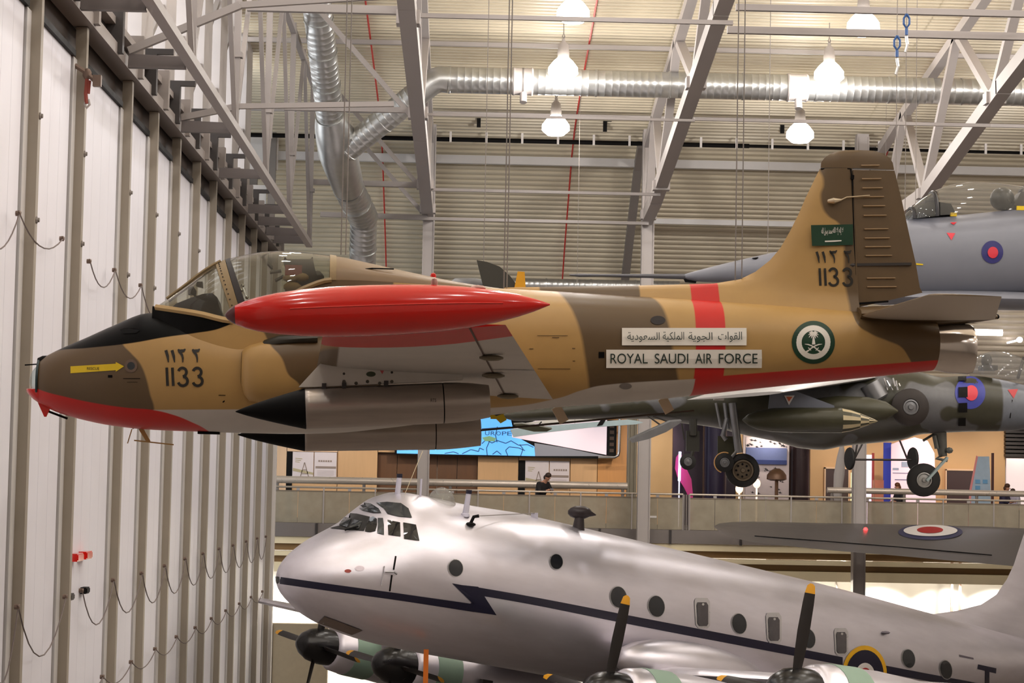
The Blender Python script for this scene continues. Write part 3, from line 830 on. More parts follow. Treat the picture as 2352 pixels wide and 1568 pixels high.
# roundel: dark green ring, white ring, dark green centre with palm and crossed swords
rd = decal('roundel', disc(1868, 786, 49.5, cs, 40, r2=39), GRN, label='green and white roundel with palm and crossed swords')
decal('white_ring', disc(1868, 786, 39.5, cs, 40, r2=27), WHT, rd)
decal('centre_disc', disc(1868, 786, 27.2, cs, 32), GRN, rd)
pal = []
for ang, l in ((90, 9), (60, 12), (35, 13), (10, 12), (-20, 11), (120, 12), (145, 13), (170, 12), (200, 11), (-50, 8), (230, 8)):
    a = math.radians(ang); x0, y0 = 1868, 769
    pal += strip([cs(x0, y0), cs(x0+l*.6*math.cos(a), y0-l*.6*math.sin(a)-2), cs(x0+l*math.cos(a), y0-l*math.sin(a)+2)], [.018, .016, .004])
pal += [[cs(1866.6, 772), cs(1869.8, 772), cs(1872.6, 791), cs(1864.6, 791)]]
for s in (-1, 1):
    pal += strip([cs(1868-s*20, 790), cs(1868-s*12, 791), cs(1868-s*4, 794), cs(1868+s*6, 800), cs(1868+s*13, 806.5)], [.004, .012, .014, .013, .012])
    pal += strip([cs(1868+s*5.5, 804.5), cs(1868+s*12, 798)], .009); pal += strip([cs(1868+s*12, 805), cs(1868+s*16.5, 808)], .018)
decal('palm_and_swords', pal, WHT, rd, eps=.008)

# ---- nose: glazed tip, lip, probes
GLZ = glass('clear_nose_glass', (232, 240, 240), .10, .02)
b = MB(); c0 = JL(93, 869); R_ = []
for i in range(9):
    a = math.pi/2*i/8
    x = c0.x+.01-.125*math.cos(a)
    R_.append([V((x, .17*math.sin(a)*math.cos(t), c0.z+.16*math.sin(a)*math.sin(t)-.03*math.cos(a))) for t in np.linspace(0, 2*math.pi, 20, endpoint=False)])
obj('nose_glass', b.loft(R_, True, False), GLZ, jet, smooth=True)
b = MB(); x_ = JX(93); b.tube([V((x_-.01, (fW(x_)+.004)*math.cos(a), (fT(x_)+fB(x_))/2+((fT(x_)-fB(x_))/2+.004)*math.sin(a))) for a in np.linspace(-.5, math.pi+.5, 24)], .014, 6); obj('lens_frame', b, mat('dark_teal_frame', (34, 58, 62), .4), jet, smooth=40)
b = MB(); R_ = []
for px, top, bot, w in ((64, 893, 899, .03), (72, 894, 909, .12), (82, 895, 918, .15), (94, 896, 926, .165), (104, 898, 926, .15)):
    x = JX(px); zt, zb = JZr(px, top), JZr(px, bot)
    R_.append([V((x, w*math.cos(t), zt+(zt-zb)*min(0.06, math.sin(t)) if math.sin(t) > 0 else zt+(zt-zb)*math.sin(t))) for t in np.linspace(0, 2*math.pi, 20, endpoint=False)])
obj('nose_lip', b.loft(R_), REDM, jet, smooth=50, label='red chin lip under the nose glass')
b = MB(); p = JL(88, 836); b.lathe(JL(110, 832), (-1, 0, .0), [(0, .075), (.06, .07), (.11, .045)], 12); b.tube([JL(86, 836), JL(57, 838)], .008, 6); obj('nose_probe', b, BLKM, jet, smooth=40)
b = MB(); p = [JL(88, 926), JL(102, 957), JL(107, 957), JL(114, 942), JL(114, 930)]; b.prism([q+V((0, .02, 0)) for q in p], (0, -.04, 0)); obj('chin_fin', b, REDM, jet)
b = MB(); b.tube([JL(110, 944), JL(155, 961)], .014, 6); obj('tow_probe', b, BLKM, jet)
b = MB(); b.prism([JL(318, 985)+V((0, .01, 0)), JL(330, 985)+V((0, .01, 0)), JL(346, 1013)+V((0, .01, 0)), JL(336, 1014)+V((0, .01, 0))], (0, -.02, 0)); b.bar(JL(308, 1011), JL(399, 1021), .014); b.tube([JL(303, 985), JL(293, 1018)], .006, 5); b.tube([JL(303, 966), JL(306, 985)], .008, 5); obj('blade_antenna', b, TANM, jet)
b = MB(); b.box(JL(455, 990)+V((0, -.1, -.03)), JL(505, 990)+V((0, .1, .01))); obj('belly_fairing', b, BLKM, jet)

# ---- cockpit glazing
CGL = glass('canopy_glass', (226, 226, 216), .09, .03, 1.0, (196, 188, 172))
FRM = mat('canopy_frame_tan', (150, 128, 92), .5, .1, .15, 20)
FAIR = mat('brown_fairing', (136, 112, 84), .36, 0, .08, 4)
cT = pchip([(JX(px), JZr(px, py)) for px, py in ((360, 706), (390, 682), (420, 660), (460, 628), (497, 605), (530, 592), (560, 585), (600, 579), (640, 577), (700, 581), (770, 591), (850, 608), (950, 630), (1050, 650), (1180, 668))])
cB = pchip([(JX(px), JZr(px, py)) for px, py in ((360, 710), (400, 718), (460, 729), (545, 747), (600, 728), (650, 700), (700, 672), (757, 655), (850, 656), (1180, 672))])
cW = pchip([(JX(px), w) for px, w in ((360, .30), (400, .46), (460, .58), (545, .64), (650, .66), (757, .64), (900, .5), (1050, .3), (1180, .06))])
def cring(x, half=18, grow=0.):
    out = []; zb, zt, w = cB(x), cT(x), cW(x)
    for k in range(half+1):
        a = math.pi*k/half
        out.append(V((x, -(w+grow)*math.cos(a)**1 if True else 0, zb+(zt-zb+grow)*math.sin(a)**.8)))
    return out
def shear(r, x_b, x_t):
    """move a ring so that its foot stands at x_b and its crown at x_t"""
    return r
XA_b, XA_t = JX(548, .5), JX(499, .2)
def cpoint(xb, xt, k, half=18, grow=0.):
    a = math.pi*k/half; f_ = math.sin(a)**.8; x = xb+(xt-xb)*f_
    zb, w = cB(xb), cW(xb); zt = cT(xt)
    return V((x, -(w+grow)*math.cos(a), zb+(zt-zb+grow)*f_))
def slant(s):
    """windscreen / canopy stations 0..1: foot and crown"""
    return s
def glaze(name, st, m, grow=0., thick=None):
    b = MB(); b.loft([[cpoint(xb, xt, k, 18, grow) for k in range(19)] for xb, xt in st], closed=False); return obj(name, b, m, jet, smooth=50, fix=False)
x0 = JX(362)
ws = [(x0+(XA_b-x0)*s, x0+.01+(XA_t-x0)*s) for s in [i/8 for i in range(9)]]
glaze('windscreen', ws, CGL)
x1 = JX(757, .4)
cn = [(XA_b+(x1-XA_b)*s, XA_t+(x1-XA_t)*s) for s in [i/14 for i in range(15)]]
glaze('canopy', cn, CGL)
def frame_band(name, st0, st1, m, label=None):
    b = MB(); out = [[cpoint(xb, xt, k, 18, .012) for k in range(19)] for xb, xt in (st0, st1)]
    inn = [[cpoint(xb, xt, k, 18, -.02) for k in range(19)] for xb, xt in (st0, st1)]
    b.loft([inn[0], out[0], out[1], inn[1], inn[0]], closed=False); return obj(name, b, m, jet, smooth=50, label=label)
fr = frame_band('windscreen_arch', (XA_b-.05, XA_t-.05), (XA_b+.04, XA_t+.05), FRM, 'tan riveted arch behind the windscreen')
b = MB()
for k in range(1, 16):
    p = cpoint(XA_b-.02, XA_t-.02, k*.5, 18, .016); b.sphere(p, .008, n=6)
stuff(obj('rivet_row', b, DARK, fr))
frame_band('arch_seal', (XA_b+.045, XA_t+.055), (XA_b+.12, XA_t+.10), DARK, 'dark inner canopy arch')
frame_band('canopy_frame', (x1-.02, x1-.02), (x1+.05, x1+.05), FRM, 'tan rear frame of the canopy')
for s in (-1, 1):
    b = MB(); b.tube([V((x, s*(cW(x)+.01), cB(x))) for x in np.linspace(JX(362), XA_b-.06, 9)], .035, 6)
    obj('windscreen_sill', b, mat('pale_tan_sill', (196, 164, 112), .45), jet, smooth=40)
b = MB()
for s in (-1, 1):
    b.tube([V((x, s*(cW(x)+.01), cB(x))) for x in np.linspace(XA_b, x1, 14)], .03, 6)
obj('canopy_rail', b, FRM, jet, smooth=40)
b = MB()
for s in (-1, 1):
    b.tube([V((xt, s*.16, cT(xt)+.0)) for xb, xt in ws[1:]], .018, 6)
obj('windscreen_bar', b, FRM, jet, smooth=40, label='slim bar along the windscreen edge')
b = MB(); b.loft([[cpoint(x, x, k, 18, .004) for k in range(19)] for x in np.linspace(x1+.05, JX(1175), 24)], closed=False); obj('canopy_fairing', b, FAIR, jet, smooth=50, label='plain brown fairing behind the canopy')
b = MB(); b.tube([V((x, -(cW(x)*.86+.01), cB(x)+(cT(x)-cB(x))*f_)) for x, f_ in ((JX(806, .5), .42), (JX(850, .5), .62), (JX(900, .4), .80))], .008, 5); obj('panel_line', b, BLKM, jet)
b = MB()
for s in (-1, 1):
    R_ = []
    for x in np.linspace(JX(352), JX(1120), 60):
        w = cW(x); t_, b_ = fT(x), fB(x); zc = (t_+b_)/2; h = (t_-b_)/2
        w2 = min(w+.03, fW(x)*.985); zz = zc+h*max(0, 1-(w2/fW(x))**fN(x))**(1/fN(x))
        wf = w2
        R_.append([V((x, s*w, cB(x)+.01)), V((x, s*(w*.5+wf*.5+.012), (cB(x)+zz)/2)), V((x, s*wf, min(zz, cB(x))-.01))])
    b.loft(R_, closed=False)
stuff(obj('sill_skirt', b, CAMO, jet, smooth=60, fix=False))
# cockpit furniture
b = MB()
hood = [JL(*p) for p in ((396, 716), (410, 704), (440, 692), (470, 682), (492, 680), (503, 690), (506, 706), (515, 730), (470, 734))]
b.prism([p+V((0, .42, 0)) for p in hood], (0, -.84, 0)); obj('instrument_hood', b, mat('black_crackle', (16, 14, 13), .8, 0, .3, 12), jet)
b = MB(); b.prism([JL(*p)+V((0, .0, 0)) for p in ((432, 660), (444, 657), (451, 668), (450, 676), (432, 676))], (0, .12, 0)); b.tube([JL(447, 676), JL(452, 690)], .015, 6); b.prism([JL(*p)+V((0, .02, 0)) for p in ((452, 646), (465, 646), (466, 660), (450, 656))], (0, .12, 0)); obj('gunsight', b, DARK, jet)
b = MB(); b.tube([JL(557, 655, .3), JL(561, 670, .3), JL(566, 684, .3)], .012, 6); b.sphere(JL(557, 656, .3), .022, n=8); b.sphere(JL(567, 683, .3), .02, n=8); b.sphere(JL(554, 667, .3), .02, n=8); obj('canopy_latch', b, CHROME, jet, smooth=40)
for lat, lb in ((.28, None), (-.34, None)):
    s = None
    b = MB(); b.prism([JL(*p, lat-.17) for p in ((646, 700), (662, 640), (650, 600), (654, 590), (660, 595), (712, 595), (717, 590), (721, 612), (735, 660), (738, 700))], JL(650, 600, lat+.17)-JL(650, 600, lat-.17))
    s = obj('ejection_seat', b, mat('seat_dark', (20, 18, 18), .7, 0, .2, 8), jet)
    b = MB(); b.box(JL(655, 629, lat)+V((0, -.2, -.03)), JL(694, 617, lat)+V((0, .2, .02))); obj('headrest', b, mat('dull_red_cloth', (128, 56, 52), .8), s)
    b = MB(); b.sphere(JL(668, 642, lat)+V((0, -.17, 0)), .09, .05, .045, 10); b.sphere(JL(693, 640, lat)+V((0, -.17, 0)), .08, .05, .05, 10); b.sphere(JL(672, 662, lat)+V((0, -.17, 0)), .10, .05, .06, 10); obj('harness_pad', b, mat('khaki_pad', (136, 112, 74), .8, 0, .2, 10), s, smooth=40)
    b = MB(); b.tube([JL(620, 626, lat), JL(646, 622, lat)], .02, 6); b.tube([JL(632, 645, lat), JL(652, 634, lat)], .02, 6); b.sphere(JL(722, 640, lat), .11, .12, .10, 10); obj('seat_handle', b, DARK, s)

# ---- intakes
def intake(sg, name='air_intake'):
    b = MB(); R_ = []
    st = [(556, 806, 880, .06), (562, 797, 905, .12), (575, 790, 921, .15), (600, 784, 924, .17), (660, 778, 922, .18), (740, 775, 915, .16), (820, 774, 905, .10), (900, 776, 890, .03)]
    for px, t_, bt, o_ in st:
        x = JX(px, .75); zt, zb = JZr(px, t_, .75), JZr(px, bt, .75); r_ = []
        for k in range(17):
            a = -math.pi/2+math.pi*k/16
            z = (zt+zb)/2+(zt-zb)/2*math.copysign(abs(math.sin(a))**.7, math.sin(a))
            y = surf(x, z)-.04+(o_+.04)*abs(math.cos(a))**.55
            r_.append(V((x, -sg*y, z)))
        R_.append(r_)
    b.loft(R_, closed=False)
    i_ = obj(name, b, CAMO, jet, smooth=50, fix=False)
    b = MB(); m0 = [R_[0][k]+V((-.004, 0, 0)) for k in range(17)]
    b.add(m0+[V((m0[0].x, -sg*(surf(m0[0].x, p.z)-.02), p.z)) for p in m0], [(k, k+1, 17+k+1, 17+k) for k in range(16)]); obj('intake_mouth', b, mat('intake_shadow_brown', (120, 92, 56), .6), i_, fix=False)
    if sg > 0:
        tri = [cs(566, 754), cs(613, 758), cs(597, 783), cs(586, 784)]
        lat_ = lambda x, z: surf(x, z)+.02
        decal('warning_triangle', [tri], REDM, i_, eps=.02, label='red warning triangle')
        b = MB(); R2 = []
        for px, t_, bt, o_ in ((594, 794, 797, .02), (606, 780, 796, .10), (640, 770, 793, .16), (690, 768, 789, .18), (729, 766, 788, .18)):
            x = JX(px, .8); r_ = []
            for k in range(9):
                a = 2*math.pi*k/9; z = JZr(px, (t_+bt)/2, .8)+JZr(px, t_, .8)*0+(bt-t_)/2/208*math.sin(a)
                r_.append(V((x, -(surf(x, z)+o_*.5+o_*.5*math.cos(a)), z)))
            R2.append(r_)
        b.loft(R2); obj('intake_splitter', b, mat('dark_olive_paint', (44, 40, 28), .5), i_, smooth=50)
    return i_
intake(1); intake(-1)

# ---- wings with tip tanks
def airfoil(le, te, zf, y, thick, n=12, zt=None):
    """closed section in local x-z at lateral y (port negative)"""
    zt = zf if zt is None else zt
    c = te-le; up = []; lo = []
    for i in range(n+1):
        s = .5-.5*math.cos(math.pi*i/n); t_ = thick*2.6*(.2969*math.sqrt(s)-.126*s-.3516*s*s+.2843*s**3-.1015*s**4)/.52
        zz = zf+(zt-zf)*s; up.append(V((le+c*s, y, zz+t_*.62))); lo.append(V((le+c*s, y, zz-t_*.38)))
    return up+lo[-2:0:-1]
LAT0, LAT1 = .52, 5.02
leR, teR = JX(726, LAT0), JX(1272, LAT0); leT, teT = JX(742, LAT1), JX(1160, LAT1)
zR, zT = JZr(726, 862, LAT0), JZr(742, 762, LAT1)
zRt, zTt = JZr(1272, 917, LAT0), JZr(1160, 746, LAT1)
wing_T = NT('wing_paint'); vec, x_, y_, z_ = wing_T.coords(); nz = wing_T.noise(vec, 4, 4)
nx = wing_T.new('ShaderNodeNewGeometry'); sp = wing_T.new('ShaderNodeVectorTransform'); sp.convert_from = 'WORLD'; sp.convert_to = 'OBJECT'
nsep = wing_T.new('ShaderNodeSeparateXYZ'); wing_T.lk(nx.outputs['True Normal'], sp.inputs[0]); wing_T.lk(sp.outputs[0], nsep.inputs[0])
up_ = wing_T.step(wing_T.math('SUBTRACT', nsep.outputs[2], -.35), .06)
yy = wing_T.math('ABSOLUTE', y_)
redm = wing_T.step(wing_T.math('SUBTRACT', yy, wing_T.fcurve(x_, [(JX(780, 4), 3.95), (JX(950, 4), 4.05), (JX(1160, 4), 4.45)])), .01)
brn_ = wing_T.step(wing_T.math('SUBTRACT', wing_T.noise(vec, .55, 1), .5), .01)
topc = wing_T.mix(brn_, TAN, BRN)
leb = wing_T.math('SUBTRACT', 1., wing_T.step(wing_T.math('SUBTRACT', x_, JX(778, 3.6)), .01))
colw = wing_T.mix(up_, GRY, topc); colw = wing_T.mix(leb, colw, wing_T.mix(wing_T.step(wing_T.math('SUBTRACT', z_, JZr(778, 805, 3.4)), .01), BRN, TAN)); colw = wing_T.mix(redm, colw, REDC)
mx = wing_T.new('ShaderNodeMix', data_type='RGBA', blend_type='MULTIPLY'); mx.inputs[0].default_value = 1
wing_T.lk(colw, mx.inputs[6]); wing_T.lk(wing_T.math('MULTIPLY_ADD', nz, .2, .9), mx.inputs[7]); wing_T.lk(mx.outputs[2], wing_T.p.inputs['Base Color'])
wing_T.p.inputs['Roughness'].default_value = .4
WINGM = wing_T.mat
def wing(sg):
    b = MB(); n = 8
    b.loft([airfoil(leR+(leT-leR)*s, teR+(teT-teR)*s, zR+(zT-zR)*s, -sg*(LAT0+(LAT1-LAT0)*s), .27+(.15-.27)*s, 12, zRt+(zTt-zRt)*s) for s in [i/n for i in range(n+1)]])
    w = obj('wing', b, WINGM, jet, smooth=50)
    def wz(x, lat):
        """under surface of the wing"""
        s = (lat-LAT0)/(LAT1-LAT0); le, te = leR+(leT-leR)*s, teR+(teT-teR)*s; u = min(1, max(0, (x-le)/(te-le)))
        th = .27+(.15-.27)*s; t_ = th*2.6*(.2969*math.sqrt(u)-.126*u-.3516*u*u+.2843*u**3-.1015*u**4)/.52
        return (zR+(zT-zR)*s)*(1-u)+(zRt+(zTt-zRt)*s)*u-t_*.38
    def under(px_lat):
        return [V((x, -sg*lat, wz(x, lat)-.006)) for x, lat in px_lat]
    # flap gap, aileron gap, hinge fairings
    f0 = lambda s: teR+(teT-teR)*s-(.52-.2*s)
    b = MB()
    L_ = [(f0(s), LAT0+(LAT1-LAT0)*s) for s in [i/8 for i in range(9)]]
    for (a, l0), (c, l1) in zip(L_, L_[1:]):
        b.add(under([(a, l0), (c, l1), (c+.018, l1), (a+.018, l0)]), [(0, 1, 2, 3)])
    for s in (.45,):
        lat = LAT0+(LAT1-LAT0)*s; b.add(under([(f0(s), lat), (teR+(teT-teR)*s, lat), (teR+(teT-teR)*s, lat+.02), (f0(s), lat+.02)]), [(0, 1, 2, 3)])
    obj('flap_gap', b, mat('gap_brown', (84, 62, 52), .6), w, fix=False)
    for s, dx in ((.06, .0), (.40, -.04), (.66, .03)):
        lat = LAT0+(LAT1-LAT0)*s; x = f0(s)+dx; b = MB()
        b.sphere((x+.05, -sg*lat, wz(x, lat)-.03), .12, .05, .03, 10)
        obj('hinge_fairing', b, mat('olive_grey_fairing', (112, 100, 78), .5), w, smooth=40)
    return w, wz
wp, WZ = wing(1); wing(-1)
def tip_tank(sg):
    a = JL(516, 724, 5.25); c = JL(1263, 699, 5.25)
    if sg < 0: a = V((a.x, -a.y, a.z)); c = V((c.x, -c.y, c.z))
    L = (c-a).length
    pr_ = [(0, .004), (.008, .035), (.02, .062), (.032, .082), (.06, .115), (.1, .147), (.16, .178), (.24, .203), (.33, .216), (.44, .220), (.54, .216), (.64, .205), (.74, .180), (.83, .142), (.90, .098), (.95, .058), (.985, .022), (1, .006)]
    b = MB(); b.lathe(a, c-a, [(u*L, r) for u, r in pr_ if u >= .032], 36)
    t_ = obj('tip_tank', b, REDM, jet, smooth=40, label='glossy red wing tip tank')
    b = MB(); b.lathe(a, c-a, [(u*L, r) for u, r in pr_ if u <= .0321], 24); obj('nose_cap', b, mat('dark_red_lens', (88, 12, 12), .15), t_, smooth=40)
    b = MB(); d = (c-a).normalized()
    b.tube([a+d*(L*u)+V((0, -sg*(r_*.97+.004), .12*r_)) for u, r_ in [(k/20, pchip(pr_)(k/20)) for k in range(4, 18)]], .006, 5); obj('seam', b, REDM, t_)
    b = MB(); q = a+d*L*.775+V((0, 0, .165)); b.sphere(q, .07, .03, .025, 8); q = a+d*L*.64+V((0, 0, .22)); b.sphere(q, .03, .03, .05, 8); obj('filler_cap', b, mat('pale_pink_metal', (190, 150, 140), .4, .4), t_, smooth=40)
    return t_
tip_tank(1); tip_tank(-1)
# ---- pylons and pods
def pod_set(sg):
    lat = 2.05 if sg > 0 else 1.25
    # straight from the two pods seen below the wing: near one higher
    (nx_, ny_), (ex, ey) = ((541, 945), (1125, 921)) if sg > 0 else ((546, 998), (1105, 992))
    la = lat if sg > 0 else -2.05
    a = JL(nx_, ny_, la); c = JL(ex, ey, la); L = (c-a).length; d = (c-a).normalized()
    r = .205; k0 = (JX(705, la)-a.x)/d.x; k1 = (JX(1019 if sg > 0 else 1003, la)-a.x)/d.x
    b = MB(); b.lathe(a+d*k0, d, [(0, r-.006), (.01, r)]+[(x, r) for x in np.linspace(.05, k1-k0-.02, 5)]+[(k1-k0, r)], 32)
    pd = obj('underwing_pod', b, METAL, jet, smooth=40, label='bare metal store pod with black nose cone')
    b = MB(); b.lathe(a, d, [(0, .004)]+[(k0*u, r*(u**.82)) for u in (.06, .15, .3, .45, .6, .75, .9, 1.0)], 32); obj('nose_cone', b, BLKM, pd, smooth=50)
    b = MB(); b.lathe(a+d*(k1+.012), d, [(0, r*.995), (.02, r), (.15, r*.98), (.3, r*.92), (L-k1-.02, r*.80), (L-k1-.02, r*.72), (L-k1-.1, r*.7)], 32); obj('tail_frustum', b, METAL, pd, smooth=40)
    b = MB(); b.lathe(a+d*(k1-.002), d, [(0, r*.98), (.016, r*.98)], 32); obj('joint_band', b, BLKM, pd)
    b = MB()
    for q in (.18, .38, .8): b.box(a+d*(k0+q)+V((-.022, -sg*.03-.05, r-.03)), a+d*(k0+q)+V((.022, -sg*.03+.0, r+.04)))
    obj('sway_brace', b, DARK, pd)
    if sg > 0:
        vs, fs = text_polys('RTS'); vs = fit_text(vs, 0, .055, 0, .035); b = MB(); b.add([a+d*(k1-.13)+V((x_, -r-.004, z_+.01)) for x_, z_ in vs], fs); obj('lettering', b, INK, pd, fix=False)
    # a fin-like pylon from wing to pod
    b = MB()
    pts = [(686, 889), (744, 826), (800, 829), (900, 833), (1062, 838), (1062, 872), (1000, 876), (720, 889)]
    P_ = [JL(px, py, 2.05) for px, py in pts]
    if sg < 0:
        P_ = [V((p.x, 2.05, p.z)) for p in P_]
    b.prism([p+V((0, -.06, 0)) for p in P_], (0, .12, 0))
    py_ = obj('pylon', b, GRYM, jet, label='pale grey pylon with stencils')
    if sg > 0:
        f_ = lambda x, z: 2.11
        cv = lambda px, py: (lambda p: (p.x, p.z))(JL(px, py, 2.11))
        def pd_(nm, polys, m): return decal(nm, polys, m, py_, eps=.004, on=f_)
        pd_('stencil_oval', disc(852, 859, 11, cv, 20, rz=6), mat('dark_green_mark', (60, 66, 44), .5))
        pd_('stencil_triangle', [[cv(869, 845), cv(885, 845), cv(878, 859)]], mat('faded_red_mark', (196, 84, 84), .5))
        pd_('stencil_dot', disc(790, 858, 3, cv, 10)+disc(900, 855, 3, cv, 10), INK)
        pd_('bolt_row', sum([disc(x_, 876+(i % 2)*4, 4, cv, 10) for i, x_ in enumerate((790, 818, 844, 872, 900))], []), mat('bolt_olive', (78, 72, 60), .5))
        text_on('lettering', 'DTD 5080', (975, 833, 1012, 840), cv, INK, py_, f_, .006)
pod_set(1); pod_set(-1)
# ---- fin, rudder, tailplane, tail cone
def yfin(z, f=1.0):
    z0, z1 = JZr(1900, 700), JZr(1900, 345); return .11-.055*(z-z0)/(z1-z0)
def slab(name, rows, m, parent=jet, th=None, label=None, te_thin=True):
    """rows of (le pixel, te pixel) from bottom to top: a vertical surface with an airfoil section"""
    b = MB(); R_ = []
    for (lx, ly), (tx, ty), w0, w1 in rows:
        a = JL(lx, ly); c = JL(tx, ty); n = 8; up = []; lo = []
        for i in range(n+1):
            s = i/n; w = w0+(w1-w0)*s
            if w0 < .01: w = w1*math.sqrt(min(1, s*1.6)) if s < .62 else w1
            p = a+(c-a)*s; up.append(V((p.x, w, p.z))); lo.append(V((p.x, -w, p.z)))
        R_.append(up+lo[::-1])
    b.loft(R_); return obj(name, b, m, parent, smooth=50, label=label)
FINM = NT('fin_camouflage'); vec, x, y, z = FINM.coords(); T = FINM
def PF(px, py): p = JL(px, py, .08); return (p.x, p.z)
bx_ = [(b_, a_) for a_, b_ in (PF(*p) for p in ((1884, 384), (1893, 420), (1886, 450), (1890, 475), (1902, 495), (1930, 520), (1938, 560), (1938, 640), (1946, 690), (1950, 730), (1990, 760)))]
mk = T.step(T.math('SUBTRACT', x, T.fcurve(z, bx_)), .02)
mk = T.math('MAXIMUM', mk, T.step(T.math('SUBTRACT', z, PF(1890, 386)[1]), .012))
colf = T.mix(mk, TAN, BRN)
rb = T.math('SUBTRACT', T.step(T.math('SUBTRACT', x, PF(1586, 670)[0]), .006), T.step(T.math('SUBTRACT', x, PF(1650, 670)[0]), .006))
colf = T.mix(rb, colf, REDC)
pb = T.math('SUBTRACT', T.step(T.math('SUBTRACT', x, PF(1240, 665)[0]), .01), T.step(T.math('SUBTRACT', x, PF(1469, 665)[0]), .01))
colf = T.mix(pb, colf, BRN)
nz = T.noise(vec, 3, 4); mx = T.new('ShaderNodeMix', data_type='RGBA', blend_type='MULTIPLY'); mx.inputs[0].default_value = 1
T.lk(colf, mx.inputs[6]); T.lk(T.math('MULTIPLY_ADD', nz, .2, .9), mx.inputs[7]); T.lk(mx.outputs[2], T.p.inputs['Base Color']); T.p.inputs['Roughness'].default_value = .4
FINM = FINM.mat
# spine fillet + fin (one painted surface)
FINROW = [((1150, 668), (1966, 730), .0, .20), ((1160, 660), (1966, 705), .0, .16), ((1480, 655), (1966, 690), .0, .12), ((1640, 651), (1966, 672), .0, .11), ((1700, 641), (1965, 650), .0, .105), ((1735, 624), (1964, 630), .0, .10), ((1768, 598), (1963, 605), .0, .098), ((1792, 570), (1962, 578), .0, .094), ((1815, 530), (1960, 540), .0, .09), ((1835, 490), (1959, 500), .0, .085), ((1850, 455), (1957, 462), .0, .08), ((1867, 420), (1955, 425), .0, .075), ((1883, 387.5), (1954, 388), .0, .07)]
fin = slab('fin', FINROW, FINM, label='tan tail fin with a brown edge')
RUD = [((1969, 706), (2118, 672), .085, .012), ((1966, 668), (2112, 660), .085, .012), ((1964, 612), (2103, 606), .085, .012), ((1961, 540), (2088, 540), .08, .012), ((1958, 462), (2071, 462), .075, .012), ((1956, 392), (2054, 392), .068, .012)]
rud = slab('rudder', RUD, BRNM, label='brown ribbed rudder with horn balance')
HOR = [((1885, 385.5), (2053, 390), .0, .066), ((1886, 372), (2050, 374), .0, .064), ((1896, 360), (2042, 362), .0, .06), ((1914, 350), (2026, 352), .0, .05), ((1940, 345), (2005, 346), .0, .03)]
b = MB(); R_ = []
for (lx, ly), (tx, ty), w0, w1 in HOR:
    a = JL(lx, ly); c = JL(tx, ty); up = []; lo = []
    for i in range(9):
        s = i/8; w = w1*math.sqrt(min(1, s*2.2))*(1-max(0, s-.45)*1.5); p = a+(c-a)*s
        up.append(V((p.x, max(w, .004), p.z))); lo.append(V((p.x, -max(w, .004), p.z)))
    R_.append(up+lo[::-1])
obj('horn_balance', b.loft(R_), BRNM, rud, smooth=50)
def finlat(x, z): return .095
cf = lambda px, py: (lambda p: (p.x, p.z))(JL(px, py, .1))
me_cache = None
for i, yv in enumerate((380, 411, 432, 452, 473, 495, 526, 547, 567, 587, 639, 659)):
    xa = 1978+(yv-380)*.05; xb = 2020+(yv-380)*.14
    b = MB(); b.tube([JL(xa, yv, .083), JL(xb, yv-.5, .052)], .008, 5); obj('stiffener', b, mat('worn_brown_edge', (150, 122, 88), .5), rud)
b = MB(); b.bar(JL(1960, 608, .085), JL(2093, 606, .03), .03); b.sphere(JL(1958, 609, .085), .05, .02, .03, 8); obj('trim_tab_gap', b, DARK, rud)
b = MB(); b.bar(JL(1885, 387.5, .02), JL(1954, 387.5, .07), .012); b.bar(JL(1954, 387, .072), JL(1957, 410, .075), .016); b.bar(JL(1957, 410, .078), JL(1967, 690, .098), .012); b.bar(JL(1958, 402, .078), JL(1957, 412, .078), .035); b.bar(JL(1968, 697, .095), JL(2040, 692, .06), .02); obj('hinge_line', b, BLKM, rud)
b = MB(); b.tube([JL(1902, 462, .1), JL(1915, 461, .14), JL(1932, 459, .1)], [.02, .035, .012], 8); b.tube([JL(1932, 459, .1), JL(1945, 453, .1), JL(1998, 449, .1)], .008, 5); obj('pitot_probe', b, mat('weathered_metal', (196, 178, 150), .35, .5), fin, smooth=40)
FL = lambda x, z: yfin(z)*.98
def fin_s(px, py): return cf(px, py)
fl = decal('flag', [[cf(1862, 517), cf(1864.5, 565), cf(1908, 564), cf(1907, 516.4)], [cf(1907, 516.4), cf(1908, 564), cf(1959, 562.5), cf(1958.5, 515)]], GRN, jet, eps=.012, on=lambda x, z: .10, label='dark green flag with white script and sword')
SH1 = '\uFEEA\uFEDF\uFEDF\uFE8D \uFEFB\uFE87 \uFEEA\uFEDF\uFE87 \uFEFB'
SH2 = '\uFEEA\uFEE0\uFEDF\uFE8D \uFEDD\uFEEE\uFEB3\uFEAD \uFEAA\uFEE4\uFEA4\uFEE3'
text_on('flag_script', SH1, (1912, 522, 1936, 540), cf, WHT, fl, lambda x, z: .10, .016)
text_on('flag_script', SH2, (1886, 523, 1911, 541), cf, WHT, fl, lambda x, z: .10, .016)
decal('flag_sword', strip([cf(1894, 554.5), cf(1915, 553.8), cf(1932, 552.8)], [.014, .016, .012]), WHT, fl, eps=.016, on=lambda x, z: .10)
for q_ in arabic_1133((1878, 1892, 1913, 1946, 577, 604), cf): decal('fin_numeral', q_, INK, jet, eps=.012, on=lambda x, z: .10)
for q_ in digits_1133((1882, 1894, 1914, 1946, 616, 656), 1, cf): decal('fin_numeral', q_, INK, jet, eps=.012, on=lambda x, z: .10)
